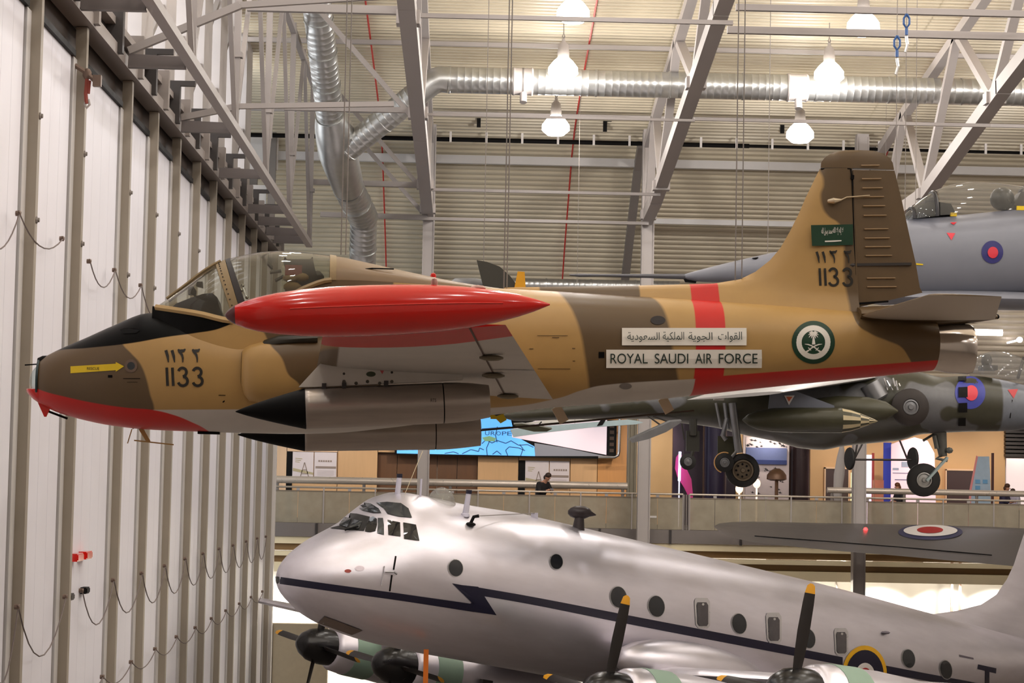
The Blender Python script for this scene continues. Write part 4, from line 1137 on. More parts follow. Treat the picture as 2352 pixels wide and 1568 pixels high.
def tailplane(sg):
    b = MB(); n = 6; R_ = []
    l0, l1 = .30, 2.05
    leR_, teR_ = JX(1975, l0), JX(2285, l0); leT_, teT_ = JX(2128, l1), JX(2300, l1)
    z0, z1 = JZr(2100, 729, l0), JZr(2200, 680, l1)
    for i in range(n+1):
        s = i/n; cur = (1-s)**3*.0
        R_.append(airfoil(leR_+(leT_-leR_)*s, teR_+(teT_-teR_)*s, z0+(z1-z0)*s, -sg*(l0+(l1-l0)*s), .16-.08*s, 10))
    R_.append(airfoil(leT_+.14, teT_-.02, z1+.005, -sg*(l1+.05), .03, 10))
    t_ = obj('tailplane', b.loft(R_), WINGT, jet, smooth=50)
    return t_
WT = NT('tailplane_paint'); nx = WT.new('ShaderNodeNewGeometry'); nsep = WT.new('ShaderNodeSeparateXYZ'); WT.lk(nx.outputs['True Normal'], nsep.inputs[0])
WT.lk(WT.mix(WT.step(WT.math('ADD', nsep.outputs[2], .1), .06), lin((206, 194, 178)), BRN), WT.p.inputs['Base Color']); WT.p.inputs['Roughness'].default_value = .5; WINGT = WT.mat
tailplane(1); tailplane(-1)
b = MB(); R_ = []
for px, t_, bt, w in ((1960, 706, 745, .36), (2050, 700, 752, .34), (2140, 712, 752, .27), (2230, 722, 742, .15), (2288, 723, 733, .05)):
    x = JX(px); zt, zb = JZr(px, t_), JZr(px, bt); R_.append([V((x, w*math.cos(a), (zt+zb)/2+(zt-zb)/2*math.sin(a))) for a in np.linspace(0, 2*math.pi, 18, endpoint=False)])
obj('tail_fairing', b.loft(R_), BRNM, jet, smooth=50)
b = MB(); b.sphere(JL(2290, 727), .03, n=8); obj('tail_light', b, BLKM, jet)
b = MB(); R_ = []
for px, t_, bt, w in ((2136, 742, 848, .25), (2180, 741, 857, .265), (2222, 744, 860, .265), (2230, 748, 858, .25), (2226, 755, 851, .22), (2160, 760, 846, .2)):
    x = JX(px); zt, zb = JZr(px, t_), JZr(px, bt); R_.append([V((x, w*math.cos(a), (zt+zb)/2+(zt-zb)/2*math.sin(a))) for a in np.linspace(0, 2*math.pi, 28, endpoint=False)])
obj('jet_pipe', b.loft(R_), mat('polished_jet_pipe', (206, 196, 188), .16, .95, .15, 6), jet, smooth=40)
b = MB(); b.sphere(JL(995, 634), .035, .03, .04, 8); obj('beacon', b, REDM, jet, smooth=40)
# suspension wires
for pts, lab in (([(783, 585), (794, 585)], 'pair of thin suspension wires above the cockpit of the tan jet'), ([(1157, 668), (1164, 668)], 'pair of pale suspension wires behind the red tank'), ([(1688, 690), (1703, 690)], 'pair of thin wires above the red belt of the tan jet')):
    b = MB()
    for px, py in pts:
        p = JO+JR @ JL(px, py); top = V((p.x, p.y, EYE+roofZ(p.y)-.08)); b.tube([p, top], .007, 5)
    solo('suspension_wire', b, STEEL_D, lab, 'wire')
# ================================================================== GALLERY, BACK WALL, GROUND FLOOR EXHIBITION
WOOD = mat('warm_wood_panel', (216, 172, 124), .5, 0, .08, 1.6, stretch=(6, 6, .6))
WOODP = mat('pale_wood_panel', (232, 196, 160), .5, 0, .06, 1.6, stretch=(6, 6, .6))
WOODD = mat('dark_wood_recess', (104, 66, 34), .5, 0, .2, 2, stretch=(5, 5, .5))
FASC = mat('gallery_fascia_grey', (124, 116, 112), .5, 0, .06, 2)
CREAM = mat('cream_beam', (250, 234, 196), .5, 0, .05, 2)
WGF = mat('white_exhibition_wall', (238, 234, 228), .6, 0, .03, 1)
GF = EYE-1.45                                    # gallery floor level
YB = 78.0                                        # back wall
def bx(px, Y): return at(px, 1104, Y).x
def bz(py, Y, px=1176): return GF if py == 1216 else at(px, py, Y).z
b = MB(); b.box((-7.2, 68.1, GF-.12), (26, 79, GF)); gallery = struct(obj('gallery_floor', b, mat('gallery_carpet', (120, 112, 104), .8, 0, .1, 3)))
b = MB(); b.box((-7.2, 67.95, GF-.40), (26, 68.1, GF+.02)); obj('fascia', b, FASC, gallery)
for i in range(15):
    b = MB(); b.box((-6.9+i*2.2, 67.9, GF-.42), (-6.83+i*2.2, 67.96, GF+.02)); obj('fascia_bracket', b, DARK, gallery)
# beams and services under the gallery edge
for n_, (y, z0, z1, m) in enumerate(((68.02, -.62, -.41, CREAM), (68.2, -.83, -.62, mat('bronze_shadow_gap', (150, 118, 76), .5)), (68.06, -1.0, -.86, CREAM), (68.3, -1.2, -1.0, mat('bronze_shadow_gap', (150, 118, 76), .5)), (68.12, -1.5, -1.2, CREAM))):
    b = MB(); b.box((-7.2, y, GF+z0), (26, y+.35, GF+z1)); obj('soffit_beam', b, m, gallery)
# back wall of the gallery: one wall, panels of its own
b = MB(); b.box((-14, 78.4, 0), (26, 78.7, EYE+3.0)); wall_back = struct(obj('wall_back', b, PLAIN))
def wp_(name, px0, px1, top, bot, m, d=.12, Y=YB, lab=None):
    b = MB(); b.box((bx(px0, Y), Y, bz(bot, Y)), (bx(px1, Y)-.02, Y+d, bz(top, Y))); return obj(name, b, m, wall_back, label=lab)
FL_ = 1216
wp_('wood_panel', 560, 658, 985, FL_, WOODP)
wp_('dark_slot', 658, 671, 1046, FL_, BLACK); 
wp_('wood_panel', 658, 775, 985, 1046, WOODP)
wp_('wood_panel', 671, 775, 1047, FL_, WOOD, .2, YB+.05)
wp_('wood_panel', 775, 867, 985, FL_, WOOD)
for x0, x1 in ((867, 912), (912, 958), (958, 1004), (1004, 1050), (1050, 1097)): wp_('recess_board', x0, x1, 1044, FL_, WOODD, .1, YB+.25)
wp_('wood_panel', 867, 1097, 950, 1044, WOOD)
wp_('wood_panel', 1097, 1191, 950, FL_, WOOD)
wp_('dark_slot', 1191, 1206, 1056, FL_, BLACK); wp_('wood_panel', 1191, 1310, 950, 1056, WOOD)
wp_('wood_panel', 1206, 1310, 1057, FL_, WOOD, .2, YB+.05)
wp_('wood_panel', 1310, 1372, 950, FL_, WOOD); wp_('wood_panel', 1372, 1441, 950, FL_, mat('orange_wood_panel', (206, 146, 84), .5, 0, .1, 2, stretch=(6, 6, .6)))
# posters
def poster(px0, px1, top, bot, label, kind):
    Y = YB-.03
    t = thing('poster', label, 'poster', (bx((px0+px1)/2, Y), Y, bz(bot, Y)))
    b = MB(); b.box((bx(px0, Y), Y-.03, bz(bot, Y)), (bx(px1, Y)-.03, Y+.02, bz(top, Y))); obj('sheet', b, mat('poster_paper', (226, 214, 216), .6, 0, .03), t, world=True)
    def flat(nm, pts, m):
        b = MB(); b.add([V((bx(px, Y-.04), Y-.04, bz(py, Y-.04))) for px, py in pts], [tuple(range(len(pts)))]); obj(nm, b, m, t, world=True)
    ink = mat('faded_print', (150, 132, 122), .6); olive = mat('olive_print', (186, 172, 136), .6)
    if kind == 0:
        xm = px0+(px1-px0)*.55
        flat('olive_band', [(px0+1, bot-22), (px1-2, bot-12), (px1-2, bot-7), (px0+1, bot-15)], olive)
        for k in range(3): flat('print_line', [(px0+6, top+14+k*4), (px0+22-k*3, top+15+k*4), (px0+22-k*3, top+16.5+k*4), (px0+6, top+15.5+k*4)], olive)
        for a, c in (((xm, top+24), (xm-9, bot-2)), ((xm, top+24), (xm+10, bot-2)), ((xm-4, bot-18), (xm+5, bot-18)), ((xm-7, bot-9), (xm+7, bot-9))):
            dx, dy = c[0]-a[0], c[1]-a[1]; l = math.hypot(dx, dy); nx_, ny_ = -dy/l*.9, dx/l*.9
            flat('drawn_line', [(a[0]+nx_, a[1]+ny_), (a[0]-nx_, a[1]-ny_), (c[0]-nx_, c[1]-ny_), (c[0]+nx_, c[1]+ny_)], ink)
    else:
        for k in range(6): flat('print_line', [(px0+9+k*5.4, top+18), (px0+13+k*5.4, top+18), (px0+13+k*5.4, top+22), (px0+9+k*5.4, top+22)], ink)
        flat('heading_bar', [(px0+3, top+32), (px1-3, top+32), (px1-3, top+37), (px0+3, top+37)], ink)
        for k in range(4): flat('print_line', [(px0+7, top+42+k*3.2), (px1-8, top+42+k*3.2), (px1-8, top+43+k*3.2), (px0+7, top+43+k*3.2)], mat('pale_print', (198, 184, 182), .6))
poster(671, 721, 1047, 1106, 'left poster with a lattice mast drawing beside the hangar doors', 0)
poster(721, 774, 1047, 1106, 'poster with a grey heading bar, second from the hangar doors', 1)
poster(1206, 1262, 1057, 1118, 'poster with a lattice mast drawing behind the leaning person', 0)
poster(1262, 1309, 1057, 1118, 'poster with a grey heading bar right of the leaning person', 1)
# the map screen
MAPB = emit('lit_map_blue', (96, 176, 240), .95, .2); MAPL = emit('lit_map_line', (44, 84, 130), .3); WEDGE = emit('lit_screen_white', (224, 206, 214), .62); WGREY = emit('lit_screen_grey', (126, 126, 134), .35)
YS = 77.6
sc = thing('map_screen', 'wide display screen showing a light blue map, high on the back wall', 'screen', (bx(1180, YS), YS, bz(1046, YS)))
b = MB(); b.box((bx(905, YS), YS, bz(1049, YS)), (bx(1392, YS), YS+.41, bz(948, YS))); obj('screen_body', b, BLACK, sc, world=True)
def sflat(nm, pts, m, e=.01):
    b = MB(); b.add([V((bx(px, YS-e), YS-e, bz(py, YS-e))) for px, py in pts], [tuple(range(len(pts)))]); return obj(nm, b, m, sc, world=True)
sflat('map_picture', [(910, 1046), (1228, 1046), (1226, 1024), (1180, 1000), (1170, 960), (910, 952)], MAPB)
sflat('white_wedge', [(1174, 1004), (1392, 1040), (1392, 960), (1240, 960), (1174, 985)], WEDGE, .012)
sflat('grey_wedge', [(1228, 1046), (1390, 1043), (1300, 1026), (1226, 1016)], WGREY, .014)
def mline(pts, w=1.0):
    b = MB()
    for a, c in zip(pts, pts[1:]):
        dx, dy = c[0]-a[0], c[1]-a[1]; l = math.hypot(dx, dy) or 1; nx_, ny_ = -dy/l*w, dx/l*w
        b.add([V((bx(px, YS-.02), YS-.02, bz(py, YS-.02))) for px, py in ((a[0]+nx_, a[1]+ny_), (a[0]-nx_, a[1]-ny_), (c[0]-nx_, c[1]-ny_), (c[0]+nx_, c[1]+ny_))], [(0, 1, 2, 3)])
    stuff(obj('border_line', b, MAPL, sc, world=True))
rnd = random.Random(5)
for pts in ([(1105, 1020), (1115, 1010), (1128, 1018), (1140, 1012), (1160, 1018), (1172, 1012), (1190, 1022), (1210, 1020), (1224, 1026)], [(1118, 1046), (1116, 1030), (1122, 1015), (1112, 1008)], [(1165, 1046), (1160, 1034), (1168, 1026), (1190, 1028), (1205, 1034)], [(1195, 1046), (1200, 1030), (1192, 1020)], [(1060, 1044), (1080, 1034), (1098, 1038), (1100, 1030), (1110, 1034)], [(1140, 1016), (1136, 1000), (1140, 980)], [(1130, 1044), (1140, 1036), (1150, 1044)], [(1104, 986), (1170, 980)], [(1020, 1044), (1040, 1040), (1052, 1044)]): mline(pts)
for ch, x in (('U', 1112), ('R', 1125), ('O', 1138), ('P', 1151), ('E', 1163)):
    vs, fs = text_polys(ch); vs = fit_text(vs, x, x+10, -1000, -991); b = MB()
    b.add([V((bx(px, YS-.03), YS-.03, bz(-py, YS-.03))) for px, py in vs], fs); obj('map_letter', b, MAPL, sc, world=True)
sflat('green_patch', [(1105, 1006), (1122, 1002), (1138, 1007), (1134, 1014), (1112, 1014)], emit('lit_map_green', (120, 160, 120), .6), .022)
# box frame and pipe at the right end of the screen
b = MB(); b.box((bx(1394, YS), YS-.1, bz(1044, YS)), (bx(1414, YS), YS+.41, bz(960, YS)))
for k in range(5): b.box((bx(1398, YS), YS-.14, bz(978+k*14, YS)), (bx(1408, YS), YS-.1, bz(970+k*14, YS)), 1)
solo('vent_panel', b, [BLACK, mat('dark_brown_slot', (60, 40, 26), .6)], 'dark slotted panel at the right end of the map screen', 'panel')
b = MB(); b.tube([at(1374, 1050, 77.3), at(1412, 1050, 77.3), at(1420, 1045, 77.3), at(1422, 1036, 77.3), at(1424, 950, 77.3)], .055, 10); b.tube([at(1424, 990, 77.3), at(1424, 990, 78.02)], .03, 6); solo('steel_pipe', b, CHROME, 'bent steel pipe beside the map screen', 'pipe', smooth=40)
# pilaster beside the right column
b = MB(); b.box((bx(1441, 73), 73, GF), (bx(1462, 73), 73.5, bz(900, 73))); b.box((bx(1447, 73), 72.94, GF), (bx(1450, 73), 73, bz(900, 73))); b.box((bx(1456, 73), 72.94, GF), (bx(1458, 73), 73, bz(900, 73)))
solo('pilaster', b, mat('olive_grey_pilaster', (142, 132, 112), .5), 'olive grey ribbed pilaster left of the right-hand column', 'column')
# long pale round rail seen above the balustrade
def long_rail(px0, px1, Y, r, label):
    a = at(px0, 1104+.0195*(px0-1176)+7, Y); c = at(px1, 1104+.0195*(px1-1176)+7, Y)
    g = thing('long_rail', label, 'rail', (a.x, Y, GF))
    b = MB(); b.tube([V((a.x, Y, EYE-.10)), V((c.x, Y, EYE-.10))], r, 14); obj('tube', b, mat('pale_rail', (214, 200, 186), .3, .3, .05), g, smooth=40, world=True)
    n = max(2, int((c.x-a.x)/2.4))
    for k in range(n+1):
        x = a.x+.15+(c.x-a.x-.3)*k/n; b = MB(); b.tube([V((x, Y, GF)), V((x, Y, EYE-.1))], .05, 8); obj('leg', b, STEEL_D, g, world=True)
long_rail(627, 1441, 71, .12, 'long pale round rail behind the left balustrade')
long_rail(1900, 2420, 71, .10, 'long pale round rail behind the right balustrade')
# balustrade: top rail, posts and frosted panes
FROST = glass('frosted_balustrade_pane', (214, 206, 190), .70, .25, .5, (186, 176, 156))
bal = thing('balustrade', 'gallery balustrade of frosted panes with a thin steel rail', 'balustrade', (2, 68.2, GF))
YR = 68.25; RT = 1.13
def bseg(x0, x1, step):
    b = MB(); b.tube([V((x0, YR, GF+RT)), V((x1, YR, GF+RT))], .032, 8); obj('top_rail', b, mat('brushed_rail', (190, 178, 164), .35, .5, .08), bal, smooth=40, world=True)
    b = MB(); b.box((x0, YR-.02, GF+RT-.13), (x1, YR+.02, GF+RT-.10)); obj('clamp_rail', b, mat('brown_grey_rail', (132, 118, 102), .45, .2), bal, world=True)
    n = round((x1-x0)/step); w = (x1-x0)/n
    for k in range(n+1):
        x = x0+k*w; b = MB(); b.box((x-.02, YR-.03, GF), (x+.02, YR+.03, GF+RT)); obj('post', b, STEEL, bal, world=True)
        if k < n:
            for h in range(2):
                b = MB(); b.box((x+.006+h*w/2, YR-.006, GF+.03), (x+w/2-.006+h*w/2, YR+.006, GF+RT-.13)); obj('pane', b, FROST, bal, world=True)
            b = MB(); b.box((x+w/2-.05, YR-.03, GF+RT-.1), (x+w/2+.05, YR+.03, GF+RT-.03)); obj('rail_clip', b, STEEL, bal, world=True)
bseg(-6.1, 6.75, 1.58); bseg(6.95, 24.5, 1.56)
for dx in (0, .07, .14): 
    b = MB(); b.box((6.76+dx, YR-.05, GF-.3), (6.80+dx, YR+.05, GF+RT)); obj('post', b, FASC, bal, world=True)
b = MB(); b.box(at(1492, 1184, YR-.02), at(1508, 1189, YR-.01)); obj('small_plate', b, WHITE, bal, world=True)

# ---- exhibits on the right part of the gallery
def slab_(name, px0, px1, top, bot, Y, d, m, label, cat, extra=None):
    b = MB(); b.box((bx(px0, Y), Y, bz(bot, Y, px0)), (bx(px1, Y), Y+d, bz(top, Y, px0))); return solo(name, b, m, label, cat)
FB = 1216
def wp2(px0, px1, top, bot, m, Y=YB-.2, d=.15, lab=None): return wp_('wall_panel', px0, px1, top, bot, m, d, Y, lab)
TANW = mat('tan_wall', (216, 174, 124), .6, 0, .05, 1.5)
wp2(1462, 1546, 930, FL_, mat('pale_tan_wall', (232, 190, 136), .5, 0, .06, 1.5)); wp2(1546, 1690, 930, FL_, mat('night_purple_wall', (44, 30, 46), .6, 0, .1, 2))
wp2(1690, 1706, 930, FL_, TANW); wp2(1706, 1824, 930, FL_, mat('pale_pink_wall', (226, 206, 200), .6)); wp2(1824, 2310, 930, FL_, TANW)
b = MB(); 
for k in range(8): b.box((bx(2310, 77.5), 77.5, bz(985+k*9, 77.5, 2320)), (bx(2420, 77.5), 78.38, bz(979+k*9, 77.5, 2320)))
stuff(solo('louvre_grille', b, DARK, 'dark louvred grille at the right edge behind the camouflaged jet', 'grille'))
PURP = mat('purple_black_column', (46, 38, 62), .3, .2, .2, 2)
def cyl(px, r, top, Y, m, label, name='round_column', cat='column'):
    c = at(px, 1150, Y); b = MB(); b.lathe((c.x, Y, GF), (0, 0, 1), [(0, r), (bz(top, Y)-GF, r)], 20); return solo(name, b, m, label, cat, smooth=40)
cyl(1640, .42, 900, 76, PURP, 'dark blue-violet round column behind the main wheels')
cyl(1834, .40, 900, 76, mat('black_brown_column', (58, 44, 46), .25, .3, .2, 2), 'dark brown round column right of the bird mural')
slab_('exhibit_panel', 1545, 1570, 960, FB, 75.5, .3, mat('aubergine_panel', (52, 34, 54), .5), 'dark aubergine panel behind the pink board', 'panel')
# pink curved board with a light tube
Y = 74.8; b = MB()
pts = [(1592, 1135), (1588, 1100), (1570, 1062), (1562, 1036), (1552, 1050), (1550, 1075), (1556, 1095), (1572, 1120), (1582, 1140), (1584, FB), (1592, FB)]
b.prism([V((bx(px, Y), Y, bz(py, Y, px))) for px, py in pts], (0, .1, 0)); solo('curved_board', b, mat('magenta_board', (222, 60, 140), .5), 'pink curved board on the gallery behind the small wheel', 'board')
b = MB(); b.tube([at(1562, 1037, 74.6), at(1561, 1075, 74.6), at(1560, 1104, 74.6)], .045, 8); b.tube([at(1560, 1104, 74.6), V((at(1560, 1104, 74.6).x, 74.6, GF))], .02, 6); solo('light_tube', b, emit('violet_white_tube', (214, 214, 255), 4), 'glowing white tube in front of the pink board', 'lamp')
# bird mural: pale board with dark bird shapes and a blue bar
Y = 75.2; t = thing('bird_mural', 'pale mural of dark flying birds with a blue bar across it', 'mural', (bx(1760, Y), Y, GF))
b = MB(); b.box((bx(1712, Y), Y, GF), (bx(1812, Y), Y+.1, bz(1004, Y, 1760))); obj('board', b, mat('mural_pale', (220, 204, 204), .6), t, world=True)
rnd = random.Random(8); birdm = mat('bird_ink', (40, 36, 40), .6)
for k in range(46):
    px = rnd.uniform(1716, 1806); py = rnd.choice([rnd.uniform(1008, 1026), rnd.uniform(1068, 1134)]); s = rnd.uniform(3, 6)
    b = MB(); P = [(px-s, py-.25*s), (px-.2*s, py), (px, py-.55*s), (px+.25*s, py), (px+s, py+.3*s), (px+.2*s, py+.35*s), (px, py+.6*s), (px-.3*s, py+.3*s)]
    b.add([V((bx(a, Y-.012), Y-.012, bz(c, Y-.012, 1760))) for a, c in P], [tuple(range(8))]); obj('bird', b, birdm, t, world=True)
b = MB(); b.box((bx(1712, Y), Y-.08, bz(1066, Y, 1760)), (bx(1806, Y), Y-.02, bz(1028, Y, 1760))); b.box((bx(1712, Y), Y-.1, bz(1066, Y, 1760)), (bx(1806, Y), Y-.03, bz(1056, Y, 1760)), 1); obj('blue_bar', b, [mat('slate_blue', (112, 124, 172), .5), mat('deep_blue', (52, 66, 124), .5)], t, world=True)
# show case with a copper lamp
c = at(1784, 1085, 73.5); b = MB(); b.lathe((c.x, 73.5, c.z-.28), (0, 0, 1), [(0, .2), (.05, .34), (.2, .33), (.34, .22), (.42, .1)], 16); b.tube([(c.x, 73.5, c.z-.28), (c.x, 73.5, GF)], .06, 8); solo('domed_exhibit', b, mat('copper_brown', (112, 82, 60), .4, .3, .15), 'brown domed exhibit on a stand in front of the bird mural', 'exhibit', smooth=40)
for px, py, lab in ((1698, 1122, 'bright spot lamp behind the balustrade left of the brown exhibit'), (1738, 1110, 'pale cube lamp behind the balustrade beside the brown exhibit')):
    c = at(px, py, 72); b = MB(); b.sphere(c, .13, .13, .16, 12); b.tube([c-V((0, 0, .14)), V((c.x, 72, GF))], .03, 6); solo('display_lamp', b, [emit('warm_glow', (255, 226, 196), 1.5)], lab, 'lamp', smooth=True)
# door ways, panels and boards on the far right
def door(px0, px1, top, label):
    Y = YB-.3
    t = thing('doorway', label, 'door', (bx((px0+px1)/2, Y), Y, GF))
    b = MB(); b.box((bx(px0, Y), Y-.02, GF), (bx(px1, Y), Y+.08, bz(top, Y, px0))); obj('dark_leaf', b, mat('dark_plum', (62, 42, 42), .5), t, world=True)
    b = MB()
    for a, c, t0, t1 in ((px0-3, px0, top-3, FB), (px1, px1+3, top-3, FB)): b.box((bx(a, Y), Y-.06, GF), (bx(c, Y), Y+.1, bz(t0, Y, px0)))
    b.box((bx(px0-3, Y), Y-.06, bz(top, Y, px0)), (bx(px1+3, Y), Y+.1, bz(top-4, Y, px0))); obj('door_frame', b, WOODP, t, world=True)
door(1896, 1948, 1076, 'dark doorway with a tan frame left of the right-most column'); door(2174, 2240, 1080, 'dark doorway with a tan frame right of the nose wheel')
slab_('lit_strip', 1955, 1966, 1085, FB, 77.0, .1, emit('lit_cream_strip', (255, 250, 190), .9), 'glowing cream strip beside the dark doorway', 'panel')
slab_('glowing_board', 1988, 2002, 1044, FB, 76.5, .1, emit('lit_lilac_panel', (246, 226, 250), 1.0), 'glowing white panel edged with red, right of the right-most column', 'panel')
slab_('red_post', 2003, 2008, 1040, FB, 76.4, .1, mat('dull_red_post', (150, 46, 44), .5), 'red post beside the glowing white panel', 'post')
slab_('orange_box', 2010, 2030, 1102, FB, 75.5, .5, mat('salmon_box', (224, 138, 112), .6), 'salmon coloured box below the blue banner', 'box')
slab_('blue_banner', 2029, 2047, 1016, FB, 76.6, .06, mat('royal_blue_banner', (44, 64, 178), .6), 'tall royal blue banner on the gallery', 'banner')
Y = 76.0; t = thing('info_board', 'tall pale pink information board behind the nose wheel', 'board', (bx(2096, Y), Y, GF))
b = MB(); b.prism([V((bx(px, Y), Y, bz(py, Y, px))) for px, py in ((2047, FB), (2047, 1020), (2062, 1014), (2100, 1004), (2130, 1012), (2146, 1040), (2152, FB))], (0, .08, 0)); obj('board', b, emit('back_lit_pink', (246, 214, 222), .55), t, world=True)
for (x0, y0, x1, y1, c_) in ((2050, 1085, 2100, 1086.5, 0), (2055, 1100, 2090, 1102, 0), (2070, 1060, 2086, 1072, 1), (2050, 1074, 2064, 1079, 1)):
    b = MB(); b.box((bx(x0, Y), Y-.02, bz(y1, Y, x0)), (bx(x1, Y), Y-.01, bz(y0, Y, x0))); obj('print_block', b, [mat('blue_grey_print', (128, 134, 168), .6), mat('pale_blue_print', (188, 196, 220), .6)][c_], t, world=True)
Y = 74.0; t = thing('wing_shaped_board', 'light blue tapering board with small square pictures', 'board', (bx(2255, Y), Y, GF))
b = MB(); b.prism([V((bx(px, Y), Y, bz(py, Y, px))) for px, py in ((2228, FB), (2230, 1128), (2245, 1048), (2272, 1048), (2276, 1130), (2276, FB))], (0, .08, 0)); obj('board', b, mat('powder_blue', (176, 196, 214), .5), t, world=True)
b = MB(); b.prism([V((bx(px, Y), Y-.01, bz(py, Y, px))) for px, py in ((2225, FB), (2227, 1128), (2243, 1046), (2246, 1048), (2231, 1128), (2229, FB))], (0, .08, 0)); obj('pink_edge', b, mat('pink_edge', (236, 150, 150), .5), t, world=True)
for x0, y0 in ((2240, 1101), (2257, 1101), (2240, 1115)):
    b = MB(); b.box((bx(x0, Y), Y-.02, bz(y0+9, Y, x0)), (bx(x0+11, Y), Y-.01, bz(y0, Y, x0))); obj('picture', b, mat('sky_blue_print', (112, 168, 212), .5), t, world=True)
slab_('dark_post', 2278, 2283, 1040, FB, 74.0, .1, mat('maroon_post', (84, 44, 40), .5), 'thin maroon post right of the light blue board', 'post')
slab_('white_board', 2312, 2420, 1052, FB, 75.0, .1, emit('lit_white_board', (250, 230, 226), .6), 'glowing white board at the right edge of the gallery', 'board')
# lights over the gallery
for px in (760, 1000, 1290, 1500, 1760, 1950, 2150, 2330):
    p = at(px, 930, 75.5); spot_lamp('gallery_spot_light', (p.x, 74.5, EYE+2.4), (p.x, 78, EYE-.4), 200, 85, .8, (1, .88, .74))

# ---- ground floor under the gallery
b = MB(); b.box((-6.8, 75.0, 0), (25.5, 75.2, GF-.2)); gwall = struct(obj('wall_ground_floor', b, WGF))
for px in (1310, 1500, 1690, 1825, 1905, 2040, 2195, 2320, 700, 1100, 900, 640):
    p = at(px, 1300, 73.2); spot_lamp('track_spot_light', (p.x, 73.0, GF-1.7), (p.x, 75, GF-4.0), 800, 86, .35); point_lamp('soffit_fill_light', (p.x, 71.9, GF-1.9), 110, .1, (1, .9, .72))  # the point lamps are added fill that brightens the soffit beams
def track(px0, px1, label, n=2):
    a = at(px0, 1287, 72.6); c = at(px1, 1289, 72.6); t = thing('track_light', label, 'lamp', ((a.x+c.x)/2, 72.6, a.z-.1))
    b = MB(); b.box((a.x, 72.55, a.z-.05), (c.x, 72.65, a.z+.06)); b.tube([(a.x+.2, 72.6, a.z), (a.x+.2, 72.6, GF-.2)], .02, 6); b.tube([(c.x-.2, 72.6, a.z), (c.x-.2, 72.6, GF-.2)], .02, 6); obj('track', b, mat('track_grey', (120, 108, 96), .5), t, world=True)
    for k in range(n):
        x = a.x+.15+(c.x-a.x-.3)*k/max(1, n-1); b = MB(); b.lathe((x, 72.6, a.z-.02), (0, .5, -1), [(0, .05), (.12, .07), (.14, .02)], 10); obj('spot_head', b, emit('spot_head_glow', (255, 240, 220), 5), t, world=True)
track(1760, 1875, 'track of small spot lamps under the gallery, behind the silver fuselage'); track(2005, 2120, 'track of small spot lamps under the gallery, right of the column')
for px, lab in ((2186, 'left one of the two thin dark posts before the white wall'), (2205, 'right one of the two thin dark posts before the white wall')):
    p = at(px, 1350, 73.5); b = MB(); b.box((p.x-.04, 73.46, 0), (p.x+.04, 73.54, GF-.2)); b.box((p.x-.08, 73.42, GF-.36), (p.x+.08, 73.58, GF-.2)); solo('thin_post', b, mat('bronze_post', (112, 88, 74), .5), lab, 'post')
b = MB(); p0 = at(1915, 1310, 73.8); p1 = at(1923, 1352, 73.8); b.tube([p0, p1], .035, 6); b.tube([p1, V((p1.x, 73.8, 0))], .035, 6); solo('lamp_stand', b, STEEL_D, 'slim leaning stand below the cream dome', 'stand')
c = at(1952, 1272, 70.5); b = MB(); b.lathe((c.x, 70.5, c.z+.12), (0, 0, -1), [(0, .66), (.03, .66), (.12, .62), (.28, .42), (.38, .2), (.40, .01)], 24); b.tube([(c.x-.05, 70.5, c.z+.1), (c.x-.05, 70.5, GF-.2)], .03, 6); solo('dome_lamp', b, mat('cream_dome', (214, 200, 170), .35, 0, .1), 'cream bowl-shaped dome hanging under the gallery by the column', 'lamp', smooth=40)
b = MB(); Y = 70; b.box((bx(630, Y), Y, 0), (bx(762, Y), Y+.4, bz(1432, Y, 690))); b.box((bx(632, Y), Y-.03, .1), (bx(636, Y), Y, bz(1436, Y, 690)), 1); solo('tan_partition', b, [mat('stone_tan_partition', (166, 150, 124), .6), DARK], 'tan partition on the ground floor behind the black spinner', 'partition')
b = MB(); Y = 66.6; b.box((bx(621, Y), Y, 0), (bx(629, Y), Y+.1, bz(1486, Y, 625))); solo('black_sign_post', b, BLACK, 'black post sign at the end of the hangar doors', 'sign')
# ================================================================== THE SILVER TRANSPORT (on the floor, nose to the left and towards us)
from mathutils.bvhtree import BVHTree
HPHI, HTH = math.radians(37.62), math.radians(9.94)
HN = V((-3.376, 44.166, 5.695))
HT = V((math.cos(HPHI)*math.cos(HTH), math.sin(HPHI)*math.cos(HTH), -math.sin(HTH)))
HS = V((-math.sin(HPHI), math.cos(HPHI), 0)); HU = HT.cross(HS)
HR = Matrix((HT, HS, HU)).transposed()
def HL(px, py, lat):
    """pixel -> local point on the plane 'lat' metres to port of the centre line"""
    p = onplane(px, py, HN-HS*lat, HS)-HN; return V((p.dot(HT), p.dot(HS), p.dot(HU)))
ship = thing('transport_aircraft', 'silver four-engined transport aircraft with a dark blue lightning stripe, standing on the hangar floor', 'aircraft', HN, rot=HR)
def silver():
    T = NT('polished_silver_skin'); vec, x, y, z = T.coords()
    nz = T.noise(T.scaled(vec, (.5, 2, 2)), 2.2, 4); pan = T.noise(vec, .8, 2)
    T.lk(T.mix(nz, lin((214, 209, 216)), lin((236, 232, 240))), T.p.inputs['Base Color'])
    T.p.inputs['Metallic'].default_value = .8
    T.lk(T.math('MULTIPLY_ADD', pan, .22, .26), T.p.inputs['Roughness'])
    return T.mat
SILV = silver()
hT = pchip([(-.33,-.62),(-.28,-.42),(-.12,-.18),(.12,.05),(.4,.27),(.75,.50),(1.0,.66),(1.25,.84),(1.5,1.10),(1.75,1.34),(2.0,1.48),(2.3,1.54),(2.7,1.56),(3.2,1.57),(3.8,1.58),(4.6,1.62),(5.5,1.67),(14,1.675),(19,1.58),(25.2,1.45)])
